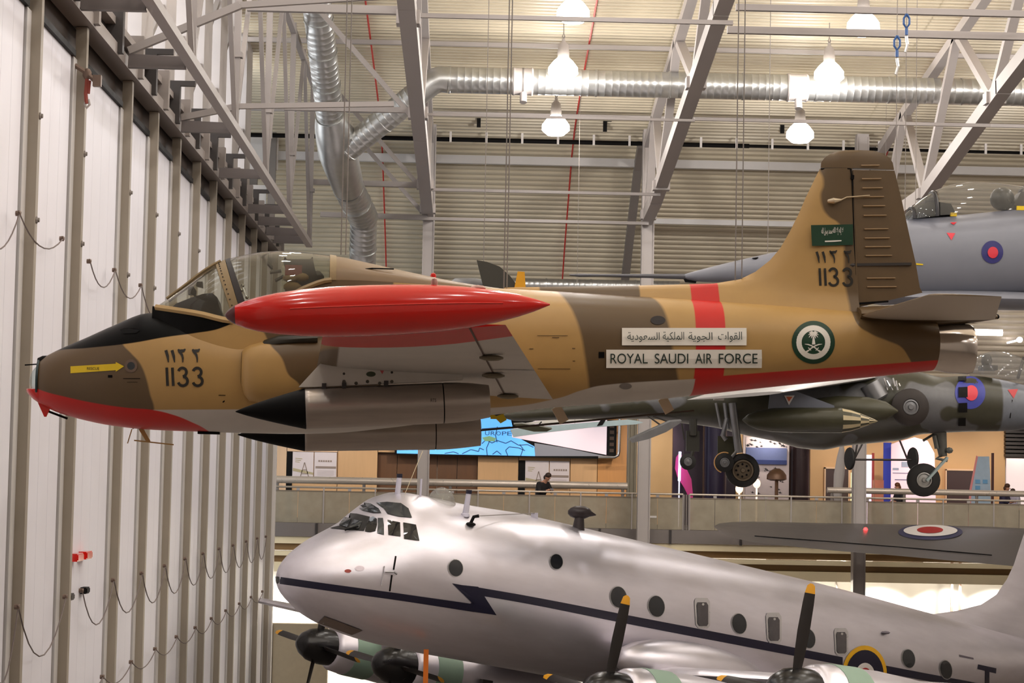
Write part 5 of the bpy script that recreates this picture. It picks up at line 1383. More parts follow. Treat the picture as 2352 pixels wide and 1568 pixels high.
hB = pchip([(-.33,-.66),(-.28,-.84),(-.12,-1.02),(.12,-1.16),(.5,-1.34),(1,-1.48),(1.6,-1.58),(2.4,-1.65),(3.5,-1.675),(13,-1.675),(16,-1.4),(20,-.5),(25.2,.8)])
hW = pchip([(-.33,.03),(-.28,.22),(-.12,.44),(.12,.66),(.5,.94),(1,1.18),(1.6,1.38),(2.4,1.55),(3.5,1.66),(4.5,1.675),(13,1.675),(16,1.6),(20,1.15),(25.2,.3)])
def hring(t, n=56):
    a_, b_, w = hT(t), hB(t), hW(t); zc = (a_+b_)/2; h = (a_-b_)/2
    return [V((t, w*math.cos(2*math.pi*k/n), zc+h*math.sin(2*math.pi*k/n))) for k in range(n)]
b = MB(); ts = [-.33,-.32,-.3,-.27,-.22,-.16,-.08,.02,.12,.25,.4,.55]+list(np.linspace(.7, 25.2, 90))
b.loft([hring(t) for t in ts])
obj('fuselage', b, SILV, ship, smooth=50)
HBVH = BVHTree.FromPolygons([HN + HR @ v for v in b.v], b.f)
HI = HR.transposed()
def on_skin(px, py, eps=.008, bvh=None):
    d = ray(px, py).normalized(); h = (bvh or HBVH).ray_cast(CAM, d)
    if h[0] is None: return None
    n = h[1] if h[1].dot(d) < 0 else -h[1]
    return h[0]+n*eps
def spatch(name, poly, m, parent, eps=.010, label=None, bvh=None, smooth=60):
    """a star-shaped patch outlined in the view, laid on the skin"""
    B = []; n = len(poly)
    for i in range(n):
        a, c = poly[i], poly[(i+1) % n]; k = max(1, int(math.hypot(c[0]-a[0], c[1]-a[1])/7))
        B += [(a[0]+(c[0]-a[0])*j/k, a[1]+(c[1]-a[1])*j/k) for j in range(k)]
    cx = sum(p[0] for p in B)/len(B); cy = sum(p[1] for p in B)/len(B)
    R1 = [on_skin(*p, eps, bvh) for p in B]; R2 = [on_skin(cx+(p[0]-cx)*.5, cy+(p[1]-cy)*.5, eps, bvh) for p in B]; c0 = on_skin(cx, cy, eps, bvh)
    if c0 is None: return None
    for R_ in (R1, R2):
        for i, p in enumerate(R_):
            if p is None: R_[i] = c0
    N = len(B); b = MB()
    b.add(R1+R2+[c0], [(i, (i+1) % N, N+(i+1) % N, N+i) for i in range(N)]+[(N+i, N+(i+1) % N, 2*N) for i in range(N)])
    return obj(name, b, m, parent, world=True, smooth=smooth, fix=False, label=label)
def sstrip(name, pl, m, parent, eps=.010, label=None, bvh=None):
    """a band: list of (px, ytop, ybottom) laid on the skin"""
    b = MB(); R_ = []
    for px, y0, y1 in pl:
        c = [on_skin(px, y0+(y1-y0)*k/3, eps, bvh) for k in range(4)]
        if any(q is None for q in c): continue
        R_.append(c)
    b.loft(R_, closed=False); return obj(name, b, m, parent, world=True, smooth=60, fix=False, label=label)
def ell(cx, cy, rx, ry, n=20, tilt=0.):
    return [(cx+rx*math.cos(t)*math.cos(tilt)-ry*math.sin(t)*math.sin(tilt), cy+rx*math.cos(t)*math.sin(tilt)+ry*math.sin(t)*math.cos(tilt)) for t in [2*math.pi*k/n for k in range(n)]]
NAVY = mat('dark_navy_paint', (22, 20, 44), .35, 0, .1, 4)
HWIN = mat('dark_window_glass', (40, 42, 46), .05, .3, .25, 6, spec=.9)
HFR = mat('bright_window_frame', (206, 204, 206), .3, .8, .05)
def lerp(a, c, n): return [a+(c-a)*i/n for i in range(n+1)]
low_t = pchip([(634, 1323), (760, 1341), (900, 1360), (1090, 1387)]); low_b = pchip([(634, 1339), (760, 1357), (900, 1376), (1090, 1405)])
sstrip('blue_stripe', [(x, low_t(x), low_b(x)) for x in lerp(636, 1088, 40)], NAVY, ship)
spatch('blue_stripe', [(1038, 1339), (1060, 1343), (1098, 1347), (1140, 1412), (1128, 1410), (1086, 1404), (1080, 1386), (1087, 1387)], NAVY, ship, .012, label='lightning flash of the blue stripe')
up_t = pchip([(1060, 1342), (1200, 1366), (1440, 1412), (1700, 1462), (1952, 1512), (2360, 1590)]); up_b = pchip([(1060, 1360), (1200, 1384), (1440, 1432), (1700, 1482), (1952, 1530), (2360, 1606)])
sstrip('blue_stripe', [(x, up_t(x), up_b(x)) for x in lerp(1075, 1935, 60)], NAVY, ship)
sstrip('blue_stripe', [(x, up_t(x), up_b(x)) for x in lerp(2030, 2340, 24)], NAVY, ship)
# round windows
for cx, cy, rx, ry in ((1046, 1304, 16, 19), (1277, 1290, 14, 17), (1420, 1371, 18, 24), (1507, 1392, 18, 24), (1697, 1432, 16, 23), (1856, 1466, 15, 22), (2086, 1512, 14, 21), (2172, 1537, 13, 21)):
    w = spatch('round_window', ell(cx, cy, rx+2, ry+2, 24, -.18), HFR, ship, .012)
    spatch('pane', ell(cx, cy, rx, ry, 24, -.18), HWIN, w, .022)
for cx, cy in ((1612, 1406), (1776, 1440), (1931, 1472)):
    k = .9 if cx > 1900 else 1
    pl = [(-15, -33), (12, -33), (18, -24), (18, 30), (13, 36), (-9, 36), (-15, 28), (-18, -25)]
    w = spatch('square_window', [(cx+a*k, cy+c*k) for a, c in pl], HFR, ship, .014, 'escape window with a bright frame')
    spatch('pane', [(cx+(a*.72)*k, cy+(c*.78+3)*k) for a, c in pl], mat('grey_window_glass', (96, 92, 94), .06, .4, .3, 5), w, .026)
    spatch('catch', ell(cx+1, cy-18*k, 3, 3, 8), CHROME, w, .03)
# cockpit glazing
GLD = mat('dark_cockpit_glass', (34, 34, 36), .06, .2, .2, 8, spec=.8); GLS = mat('smoky_cockpit_glass', (78, 82, 86), .06, .5, .25, 4)
wd = spatch('windscreen', [(758, 1213), (774, 1196), (790, 1178), (820, 1180), (850, 1187), (843, 1204), (836, 1219), (800, 1217)], mat('black_window_frame', (24, 22, 22), .4), ship, .012)
spatch('pane', [(779, 1207), (792, 1188), (808, 1193), (797, 1212)], GLS, wd, .022); spatch('pane', [(802, 1213), (813, 1194), (832, 1199), (824, 1216)], GLS, wd, .022)
b = MB(); p0, p1 = on_skin(792, 1220, .03), on_skin(824, 1213, .05); b.tube([p0, p1], .02, 6); obj('wiper', b, BLACK, wd, world=True)
for poly, m in (([(838, 1220), (843, 1204), (850, 1190), (857, 1186), (866, 1192), (866, 1206), (862, 1219), (850, 1222)], GLD), ([(866, 1224), (868, 1205), (868, 1190), (880, 1190), (882, 1206), (882, 1228)], GLS), ([(890, 1194), (919, 1200), (920, 1232), (892, 1228)], GLD), ([(926, 1200), (955, 1205), (963, 1242), (928, 1237)], GLD)):
    spatch('cockpit_window', poly, m, ship, .014)
spatch('eyebrow_window', [(812, 1157), (830, 1153), (852, 1157), (870, 1168), (876, 1178), (858, 1178), (832, 1172)], GLS, ship, .014)
spatch('eyebrow_window', [(864, 1155), (890, 1153), (921, 1156), (938, 1168), (946, 1189), (915, 1186), (890, 1180), (882, 1168)], GLS, ship, .014)
# nose lamp, small marks, door seam, panel
spatch('nose_lamp', [(634, 1324), (641, 1324), (641, 1338), (635, 1338)], HWIN, ship, .016)
spatch('red_mark', ell(799, 1311, 8, 4, 12), mat('brick_red', (168, 72, 62), .5), ship); spatch('oval_hatch', ell(826, 1305, 11, 6, 16), mat('hatch_silver', (226, 214, 222), .4, .3), ship)
for seg in ([(909, 1277), (904, 1308)], [(900, 1320), (895, 1357)]):
    b = MB(); b.tube([on_skin(x, y, .005) for x, y in [(seg[0][0]+(seg[1][0]-seg[0][0])*i/4, seg[0][1]+(seg[1][1]-seg[0][1])*i/4) for i in range(5)]], .018, 5); obj('door_seam', b, BLACK, ship, world=True)
b = MB(); b.tube([on_skin(884, 1313, .05), on_skin(900, 1314, .14), on_skin(909, 1317, .05)], .025, 6); b.tube([on_skin(882, 1300, .03), on_skin(875, 1344, .03)], .012, 5); obj('static_probe', b, HFR, ship, world=True)
spatch('ventral_hatch', [(730, 1429), (746, 1414), (833, 1447), (808, 1457)], mat('dull_hatch', (128, 112, 102), .5, .3), ship, .012)
spatch('fuselage_mark', [(2203, 1503), (2235, 1510), (2236, 1514), (2204, 1508)], mat('grey_mark', (96, 88, 98), .5), ship)
spatch('fuselage_letter', [(2246, 1525), (2288, 1534), (2287, 1546), (2245, 1536)], NAVY, ship, label='bar of a dark letter T'); spatch('fuselage_letter', [(2262, 1538), (2272, 1541), (2272, 1578), (2262, 1577)], NAVY, ship, label='stem of a dark letter T')
b = MB(); b.sphere(on_skin(2030, 1454, .05), .12, .1, .04, 8); obj('light_blister', b, mat('grey_mark', (96, 88, 98), .5), ship, world=True)
# roundel
ro = spatch('roundel', ell(1985, 1546, 51, 64, 40), mat('roundel_yellow', (232, 176, 30), .45), ship, .014, 'yellow, navy, white and red roundel')
spatch('navy_ring', ell(1985, 1547, 43, 55, 36), NAVY, ro, .022); spatch('white_ring', ell(1985, 1549, 22, 28, 28), WHITE, ro, .03); spatch('red_centre', ell(1985, 1550, 14, 18, 24), mat('roundel_red', (178, 36, 34), .45), ro, .038)
# top aerials
def top_at(px): 
    """highest skin point under the pixel column px"""
    lo, hi = 1120, 1600
    for y in range(1120, 1600):
        if on_skin(px, y) is not None: return on_skin(px, y+2, 0)
def mast(px, h, r, name, m, lean=.12, cap=True):
    p = top_at(px); b = MB(); t = p+V((lean*h, 0, h)); b.tube([p-V((0, 0, .1)), t], [r*1.1, r], 10)
    o = obj(name, b, m, ship, smooth=40, world=True)
    if cap: b = MB(); b.tube([t-V((0, 0, .03)), t+V((0, 0, .05))], r*1.15, 10); obj('cap', b, NAVY, o, world=True)
MAST = mat('pale_aerial_mast', (214, 210, 226), .4, .1, .05)
mast(912, .36, .055, 'aerial_mast', MAST); mast(965, .36, .022, 'whip_aerial', MAST, .05, False)
p = on_skin(1068, 1183, 0); b = MB(); b.tube([p-V((0, 0, .05)), p+V((.07, 0, .48))], [.07, .055], 10); b.lathe(p-V((0, 0, .03)), (0, 0, 1), [(0, .1), (.06, .09), (.08, .06)], 12); m_ = obj('aerial_mast', b, MAST, ship, smooth=40, world=True); b = MB(); b.tube([p+V((.07, 0, .45)), p+V((.075, 0, .53))], .065, 10); obj('cap', b, NAVY, m_, world=True)
p = on_skin(1080, 1204, 0); b = MB(); b.sphere(p, .12, .12, .05, 10); b.tube([p, p+V((.07, 0, .16)), p+V((.18, 0, .18))], .04, 6); o = obj('wire_aerial', b, BLACK, ship, smooth=40, world=True); b = MB(); b.tube([p+V((.18, 0, .18)), on_skin(1225, 1188, .1)], .008, 4); obj('wire', b, STEEL_D, o, world=True)
p = top_at(1227); b = MB(); b.box(p-V((.07, .07, .1)), p+V((.08, .07, .10))); o = obj('aerial_stub', b, MAST, ship, world=True)
p = top_at(1014); b = MB(); b.sphere(p-V((0, 0, .08)), .30, .30, .36, 16); obj('astrodome', b, glass('astrodome_glass', (238, 236, 232), .30, .03), ship, smooth=True, world=True)
p = top_at(1328); b = MB(); c = p+V((.03, 0, .34)); b.sphere(c, .27, .16, .15, 14); b.tube([c+V((.1, 0, 0)), c+V((.36, 0, -.05))], [.13, .01], 10); b.tube([c, p-V((0, 0, .1))], [.09, .15], 10); obj('loop_aerial_housing', b, mat('dark_plum_housing', (52, 42, 44), .4, .1), ship, smooth=50, world=True)
b = MB(); b.tube([top_at(930), top_at(930)+V((.35, 0, .9))], .006, 4); obj('wire', b, CREAM, ship, world=True)

# wing, nacelles, propellers
MINT = mat('mint_green_cowl', (150, 176, 158), .45, .1, .08, 3)
PROP = mat('black_propeller', (30, 24, 22), .38, 0, .15, 6); PTIP = mat('yellow_blade_tip', (226, 160, 30), .45); SPIN = mat('black_spinner', (16, 13, 13), .25, 0, .15, 4)
def hfoil(le, te, y, z, th, n=10):
    up = []; lo = []
    for i in range(n+1):
        s = .5-.5*math.cos(math.pi*i/n); t_ = th*2.6*(.2969*math.sqrt(s)-.126*s-.3516*s*s+.2843*s**3-.1015*s**4)/.52
        up.append(V((le+(te-le)*s, y, z+t_*.6))); lo.append(V((le+(te-le)*s, y, z-t_*.4)))
    return up+lo[-2:0:-1]
PI_ = HL(1392, 1592, 4.3); PO = HL(1822, 1588, 9.3)
def nacelle(hub, label):
    y, z, t = hub.y, hub.z, hub.x
    b = MB(); b.lathe(V((t+.35, y, z)), (1, 0, 0), [(0, .38), (.02, .48), (.15, .57), (.5, .62)], 28)
    n_ = obj('engine_cowl', b, SILV, ship, smooth=50, label=label)
    b = MB(); b.lathe(V((t+.85, y, z)), (1, 0, 0), [(0, .63), (.7, .66), (.72, .60)], 28); obj('cowl_ring', b, MINT, n_, smooth=40, label='mint green cowl band')
    b = MB(); b.lathe(V((t+1.56, y, z)), (1, 0, -.02), [(0, .64), (.6, .68), (1.6, .68), (3.0, .6), (4.6, .40), (6.0, .05)], 28); obj('nacelle_body', b, SILV, n_, smooth=50)
    b = MB(); b.box(V((t+2.0, y-.85, z-.1)), V((t+2.3, y-.72, z+.02))); obj('exhaust_stub', b, DARK, n_)
    return n_
def propeller(hub, angs, R_=1.98, tipmark=True):
    b = MB(); b.lathe(hub+V((-.62, 0, 0)), (1, 0, 0), [(0, .01), (.05, .14), (.18, .28), (.4, .40), (.7, .46), (1.0, .46)], 24)
    s = obj('propeller', b, SPIN, ship, smooth=50, label='four-bladed propeller with a black spinner')
    for a in angs:
        c, d = math.cos(a), math.sin(a); u = V((0, c, d)); w = V((0, -d, c)); rr = []; tips = []
        for r, ch, tw, th in ((.3, .08, 1.25, .06), (.6, .10, 1.1, .045), (1.1, .115, .95, .03), (1.6, .105, .85, .02), (1.80, .095, .82, .016), (1.94, .07, .8, .012), (1.98, .025, .8, .006)):
            e = (w*math.cos(tw)+V((1, 0, 0))*math.sin(tw)); f_ = e.cross(u)
            q = hub+u*r; ring_ = [q-e*ch, q+f_*th, q+e*ch, q-f_*th]
            (rr if r <= 1.80 else tips).append(ring_)
            if r == 1.80: tips.append(ring_)
        bb = MB(); bb.loft(rr); bl = obj('blade', bb, PROP, s, smooth=60)
        bb = MB(); bb.loft([[q for q in ring_] for ring_ in tips]); obj('blade_tip', bb, PTIP, s, smooth=60, label='yellow blade tip')
    return s
def blade_angle(hub, px, py):
    """angle of a blade whose tip is seen at the pixel"""
    O = HN+HR @ hub; p = HI @ (onplane(px, py, O, HT)-HN); return math.atan2(p.z-hub.z, p.y-hub.y)
for sg in (-1, 1):
    b = MB(); b.loft([hfoil(7.9+1.7*s, 13.4-2.2*s, sg*(1.2+15.5*s), -1.35+.85*s, .95-.6*s) for s in [i/8 for i in range(9)]])
    obj('wing', b, SILV, ship, smooth=50)
b = MB(); c = HL(1590, 1540, 1.75); b.sphere(c, 2.3, .7, .62, 20); obj('nacelle_reflection', b, SILV, ship, smooth=60)  # solid hump stands in for the nacelle's reflection in the polished fuselage
a0 = blade_angle(PI_, 1440, 1368); nacelle(PI_, 'port inner engine cowl'); propeller(PI_, [a0+k*math.pi/2 for k in range(4)])
a1 = blade_angle(PO, 1856, 1388); nacelle(PO, 'port outer engine cowl'); propeller(PO, [a1+k*math.pi/2 for k in range(4)])
SI = HL(905, 1528, -4.3); SO = HL(728, 1482, -9.3)
a2 = blade_angle(SI, 1005, 1558); nacelle(SI, 'starboard inner engine cowl'); propeller(SI, [a2+k*math.pi/2 for k in range(4)])
a3 = blade_angle(SO, 622, 1444); nacelle(SO, 'starboard outer engine cowl'); propeller(SO, [a3+k*math.pi/2 for k in range(4)])
# fin with its long dorsal fillet
b = MB(); R_ = []
edge = [(2130, 1412), (2200, 1402), (2255, 1388), (2290, 1365), (2314, 1330), (2330, 1296), (2345, 1250), (2362, 1200), (2390, 1120)]
for px, py in edge:
    p = HL(px, py, .02); q = 24.6; t = max(p.x, 15); zb = p.z
    R_.append([V((p.x, 0, p.z)), V((p.x+.5, -.12, p.z)), V((max(p.x+1.2, 21.5), -.24, p.z)), V((25.0, -.05, p.z)), V((25.0, .05, p.z)), V((max(p.x+1.2, 21.5), .24, p.z)), V((p.x+.5, .12, p.z))])
base = [V((R_[0][0].x-.6, 0, 1.2)), V((R_[0][0].x+.5, -.35, 1.2)), V((21, -.6, 1.1)), V((25.0, -.2, 1.0)), V((25.0, .2, 1.0)), V((21, .6, 1.1)), V((R_[0][0].x+.5, .35, 1.2))]
b.loft([base]+R_); obj('fin', b, SILV, ship, smooth=60)
# landing gear, out of the picture below
for sg in (-1, 1):
    b = MB(); c = V((8.2, sg*4.3, -4.0)); w = HI @ (V((HN+HR @ c).to_tuple()[:2]+(.75,))-HN); b.tube([V((9, sg*4.3, -1.4)), w], .12, 8); o = obj('main_gear_leg', b, STEEL_D, ship)
    b = MB(); b.lathe(w-V((0, .22, 0)), (0, 1, 0), [(0, .5), (.05, .7), (.22, .75), (.39, .7), (.44, .5)], 24); obj('main_wheel', b, RUBBER, o, smooth=40)
w = HI @ (V((HN+HR @ V((22.5, 0, -1))).to_tuple()[:2]+(.3,))-HN)
b = MB(); b.tube([V((22.4, 0, .2)), w], .1, 8); o = obj('tail_wheel_leg', b, STEEL_D, ship); b = MB(); b.lathe(w-V((0, .12, 0)), (0, 1, 0), [(0, .2), (.06, .3), (.18, .3), (.24, .2)], 18); obj('tail_wheel', b, RUBBER, o, smooth=40)
# orange pole standing under the nose
p = at(979, 1491, 45.0); b = MB(); b.box((p.x-.05, 44.95, .06), (p.x+.05, 45.05, p.z)); b.box((p.x-.3, 44.7, 0), (p.x+.3, 45.3, .06)); solo('marker_pole', b, mat('orange_pole', (214, 112, 24), .5), 'orange marker pole standing under the nose of the silver transport', 'pole')
# ================================================================== THE CAMOUFLAGED JET BEHIND (nose to the right)
def bvh_of(b): return BVHTree.FromPolygons([v for v in b.v], b.f)
KY = 47.0
def K(px, py, lat=0.): return at(px, py, KY-lat)
harr = thing('jump_jet', 'dark green camouflaged jet with wheels down and a drop tank, hung behind the tan jet', 'aircraft', K(1800, 960))
HC = NT('dark_green_grey_camouflage'); vec, x, y, z = HC.coords(); nz = HC.noise(vec, .9, 1.5); nf = HC.noise(vec, 8, 3)
ch = HC.mix(HC.step(HC.math('SUBTRACT', nz, .60), .012), lin((56, 54, 40)), lin((98, 98, 100)))
ch = HC.mix(HC.step(HC.math('SUBTRACT', x, K(2290, 930).x-K(1800, 960).x), .02), ch, lin((110, 114, 122)))
mx = HC.new('ShaderNodeMix', data_type='RGBA', blend_type='MULTIPLY'); mx.inputs[0].default_value = 1
HC.lk(ch, mx.inputs[6]); HC.lk(HC.math('MULTIPLY_ADD', nf, .4, .8), mx.inputs[7]); HC.lk(mx.outputs[2], HC.p.inputs['Base Color']); HC.p.inputs['Roughness'].default_value = .38
HC = HC.mat
OLIVE = mat('dark_olive_metal', (62, 60, 42), .42, .1, .15, 5); GUNM = mat('gun_grey_metal', (132, 132, 134), .35, .5, .12, 6); PALEG = mat('pale_grey_underwing', (176, 174, 174), .42, .2, .06, 3)
KS = [(1150, 953, 958, .03), (1190, 941, 967, .14), (1284, 928, 964, .26), (1396, 908, 962, .38), (1490, 892, 962, .46), (1564, 880, 971, .52), (1640, 870, 981, .6), (1717, 860, 1000, .7), (1789, 852, 1015, .78), (1840, 850, 1029, .8), (1891, 848, 1033, .82), (1935, 846, 1025, .84), (2010, 844, 1017, .86), (2075, 848, 1010, .86), (2110, 854, 998, .84), (2164, 866, 994, .76), (2228, 862, 991, .62), (2300, 872, 990, .54), (2352, 884, 986, .5), (2440, 905, 972, .36), (2520, 925, 955, .16), (2560, 936, 944, .03)]
b = MB()
kf = [pchip([(s[0], s[j]) for s in KS]) for j in (1, 2, 3)]
for_r = []
for px in np.linspace(1150, 2560, 90):
    t_, bt, w = kf[0](px), kf[1](px), kf[2](px); p0 = K(px, t_); p1 = K(px, bt); zc = (p0.z+p1.z)/2; h = (p0.z-p1.z)/2
    for_r.append([V((p0.x, KY+w*math.cos(a), zc+h*math.copysign(abs(math.sin(a))**.85, math.sin(a)))) for a in np.linspace(0, 2*math.pi, 32, endpoint=False)])
b.loft(for_r); KB = bvh_of(b)
obj('fuselage', b, HC, harr, smooth=50, world=True)
def kp(name, b, m, smooth=False, label=None, parent=None): return obj(name, b, m, parent or harr, smooth=smooth, world=True, label=label)
r1 = spatch('roundel', ell(2228, 902, 35, 37, 32), mat('roundel_blue', (52, 58, 150), .45), harr, .012, 'blue and red roundel', KB)
spatch('red_centre', ell(2230, 903, 15, 17, 24), mat('signal_red', (214, 50, 66), .45), r1, .03, None, KB)
for x0, y0, s in ((2200, 858, 19), (2200, 891, 21), (2200, 926, 20), (2200, 958, 17)):
    spatch('intake_door', [(x0, y0), (x0+s, y0-1), (x0+s, y0+s), (x0, y0+s)], BLACK, harr, .035, 'open black auxiliary intake door', KB)
spatch('warning_triangle', [(2314, 895), (2338, 894), (2328, 915)], mat('faded_warning_red', (190, 62, 66), .5), harr, .012, None, KB)
b = MB(); b.tube([K(2325, 918, .52), K(2320, 960, .5)], .012, 5); kp('aerial_blade', b, BLACK)
# canopy
b = MB(); R_ = []
for px, t_, bt, w in ((2226, 850, 856, .08), (2236, 826, 860, .34), (2252, 813, 864, .42), (2280, 806, 868, .46), (2310, 808, 874, .46), (2340, 818, 882, .44), (2368, 842, 889, .36), (2392, 884, 894, .2)):
    p0, p1 = K(px, t_), K(px, bt); R_.append([V((p0.x, KY-w*math.cos(a), p1.z+(p0.z-p1.z)*math.sin(a)**.8)) for a in np.linspace(0, math.pi, 16)])
b.loft(R_, closed=False); kp('canopy', b, glass('jet_canopy_glass', (228, 228, 232), .12, .05), 50)
b = MB(); b.bar(K(2338, 868, .3), K(2352, 820, .05), .05); b.bar(K(2338, 868, -.3), K(2352, 820, -.05), .05); kp('canopy_arch', b, DARK)
b = MB(); c = K(2266, 828); b.sphere(c, .12, .14, .16, 12); b.box(K(2262, 840)-V((.1, .2, .1)), K(2276, 850)+V((.1, .2, .1))); kp('seat_head_box', b, DARK, 40)
# wings
for sg in (1, -1):
    b = MB(); R_ = []
    for s in [i/5 for i in range(6)]:
        lat = .6+3.1*s
        l0, l1 = K(2015, 866, .6), K(1800, 900, 3.7); t0, t1 = K(1690, 884, .6), K(1578, 918, 3.7)
        le = l0+(l1-l0)*s; te = t0+(t1-t0)*s; n = 8; up = []; lo = []
        for i in range(n+1):
            u = .5-.5*math.cos(math.pi*i/n); th = (.34-.2*s)*2.6*(.2969*math.sqrt(u)-.126*u-.3516*u*u+.2843*u**3-.1015*u**4)/.52
            p = le+(te-le)*u; yy_ = KY-sg*lat; up.append(V((p.x, yy_, p.z+th*.5))); lo.append(V((p.x, yy_, p.z-th*.5)))
        R_.append(up+lo[-2:0:-1])
    b.loft(R_); w = kp('wing', b, PALEG, 50, 'pale grey wing')
b = MB(); b.box(K(1640, 915, 2.4)-V((.0, 0, .03)), K(1662, 911, 2.3)); kp('navigation_light_panel', b, WHITE)
b = MB(); P = [K(*p, 2.2) for p in ((1786, 890), (1822, 896), (1860, 910), (1916, 931), (1917, 938), (1766, 938), (1770, 905))]; b.prism(P, (0, .14, 0)); py_ = kp('pylon', b, mat('blue_grey_pylon', (108, 112, 124), .4, .1, .06))
b = MB(); q = [K(*p, 2.23) for p in ((1801, 908), (1825, 908), (1812, 930))]; b.prism(q, (0, -.01, 0)); t_ = kp('triangle_mark', b, WHITE, parent=py_); b = MB(); q = [K(*p, 2.26) for p in ((1806, 911), (1820, 911), (1812, 922))]; b.prism(q, (0, -.01, 0))
stuff(kp('triangle_fill', b, mat('orange_mark', (206, 96, 54), .5), parent=None))
def ltank(px0, px1, py0, py1, r, lat, name, m, prof, label=None):
    a = K(px0, py0, lat); c = K(px1, py1, lat); L = (c-a).length; b = MB(); b.lathe(a, c-a, [(u*L, q*r) for u, q in prof], 24); return kp(name, b, m, 50, label), a, c, L
dt, a, c, L = ltank(1705, 1932, 964, 965, .26, 2.2, 'drop_tank', OLIVE, [(0, .05), (.06, .45), (.15, .75), (.3, .94), (.5, 1.0), (1.0, 1.0)], 'dark olive tank with a chequered nose')
b = MB(); A2 = c; ax = (K(2016, 967, 2.2)-c); n = 16; prof = [(0, 1.0), (.25, .86), (.5, .62), (.75, .34), (.92, .14), (1, .01)]
u = ax.normalized(); s_ = u.cross(V((0, 0, 1))).normalized(); w_ = s_.cross(u)
rings = [[A2+ax*f_+.26*r*(math.cos(2*math.pi*k/n)*s_+math.sin(2*math.pi*k/n)*w_) for k in range(n)] for f_, r in prof]
o = 0
for i in range(len(rings)-1):
    for k in range(n):
        b.add([rings[i][k], rings[i][(k+1) % n], rings[i+1][(k+1) % n], rings[i+1][k]], [(0, 1, 2, 3)], (k+(0 if i % 2 == 0 else 1)) % 2 if i > 0 else (0 if i == 0 and k % 2 else 1))
kp('nose_cone', b, [OLIVE, mat('tan_petal', (188, 172, 136), .45)], 40, 'cone with tan and dark petals', dt)
ltank(1830, 2062, 936, 944, .28, 1.3, 'inner_store', OLIVE, [(0, .1), (.15, .7), (.4, 1), (.7, .98), (.88, .7), (1, .1)])
b = MB(); b.lathe(K(1998, 880, .8), (.55, 0, -1), [(0, .22), (.36, .24), (.4, .2)], 18); kp('lift_nozzle', b, GUNM, 40); b = MB()
for i in range(6): b.tube([K(2030+i*7, 868+(i % 3)*6, .92), K(2038+i*6, 896-(i % 2)*9, .95)], .018, 5)
stuff(kp('nozzle_gear', b, CHROME))
def wheel(c, r, wdt, parent, tyre=RUBBER, hub=None, holes=0, hub_r=.5, label=None, name='wheel'):
    ax_ = V((0, -1, 0)); b = MB(); b.lathe(c-ax_*wdt/2, ax_, [(0, r*hub_r), (.02, r*.86), (wdt*.3, r), (wdt*.7, r), (wdt-.02, r*.86), (wdt, r*(hub_r+.05)), (wdt*.86, r*hub_r)], 28)
    o = kp(name, b, tyre, 40, label, parent); b = MB(); b.lathe(c-ax_*wdt/2, ax_, [(wdt*.7, r*max(.5, hub_r+.02)), (wdt*1.0, r*hub_r), (wdt*1.02, r*hub_r*.86), (wdt*.86, r*hub_r*.74), (wdt*.9, r*.16), (wdt*1.1, r*.12), (wdt*1.1, .004)], 24); h = kp('hub', b, hub or GUNM, 40, None, o)
    return o
wheel(K(2090, 935, 1.0), .40, .22, harr, mat('brown_black_tyre', (40, 32, 28), .6), GUNM, 0, .4, 'dark side wheel with a pale hub', 'side_wheel')
# undercarriage
g = None
b = MB(); b.tube([K(1682, 925, .9), K(1697, 1040, .9)], .085, 10); b.tube([K(1664, 925, .8), K(1672, 985, .8)], .04, 8); b.tube([K(1644, 925, .7), K(1656, 982, .7)], .03, 8); b.tube([K(1670, 960, .8), K(1660, 1000, .8), K(1668, 1010, .8)], .05, 8); b.tube([K(1697, 1030, .9), K(1680, 1050, 1.0), K(1667, 1068, 1.1)], .035, 8); leg = kp('main_gear_leg', b, GUNM, 40)
wheel(K(1705, 1080, .9), .36, .24, leg, RUBBER, mat('worn_tan_hub', (112, 98, 80), .5, .3), 8, .62, name='main_wheel')
b = MB(); 
for k in range(8):
    a = k*math.pi/4; c = K(1705, 1080, 1.03)+V((.13*math.cos(a), 0, .13*math.sin(a))); b.lathe(c, (0, -1, 0), [(0, .025), (.01, .025)], 8)
stuff(kp('hub_hole', b, BLACK, parent=leg)); wheel(K(1664, 1062, 1.1), .20, .12, leg, RUBBER, GUNM, name='small_wheel')
b = MB(); c = K(1664, 1062, 1.1); b.tube([c+V((.215*math.cos(a), 0, .215*math.sin(a))) for a in np.linspace(1.2, 4.4, 14)], .014, 6); kp('mudguard', b, mat('tan_edge', (222, 170, 110), .5), parent=leg)
b = MB(); b.box(K(1648, 1046, .6), K(1688, 1002, .55)); kp('gear_door', b, OLIVE)
b = MB(); b.tube([K(1592, 962, 3.2), K(1592, 1000, 3.2)], .08, 8); b.box(K(1576, 1036, 3.2), K(1606, 990, 3.1)); b.tube([K(1592, 1036, 3.2), K(1582, 1060, 3.2)], .04, 6); b.tube([K(1566, 972, 3.2), K(1572, 1010, 3.2)], .015, 5); o = kp('outrigger_leg', b, mat('black_olive', (38, 36, 28), .5)); wheel(K(1580, 1060, 3.2), .165, .1, o, RUBBER, GUNM, name='outrigger_wheel')
b = MB(); b.tube([K(2158, 990), K(2166, 1048)], [.15, .09], 10); b.tube([K(2146, 1000, .1), K(2152, 1030, .1)], .05, 8); b.sphere(K(2180, 1034, .1), .09, .09, .07, 8); b.tube([K(2120, 1012), K(2146, 996)], .03, 6); b.tube([K(2162, 1046, .1), K(2150, 1052, .1), K(2176, 1058, .1)], .035, 6); ng = kp('nose_gear_leg', b, mat('oily_grey', (104, 104, 98), .4, .4, .25, 9), 40)
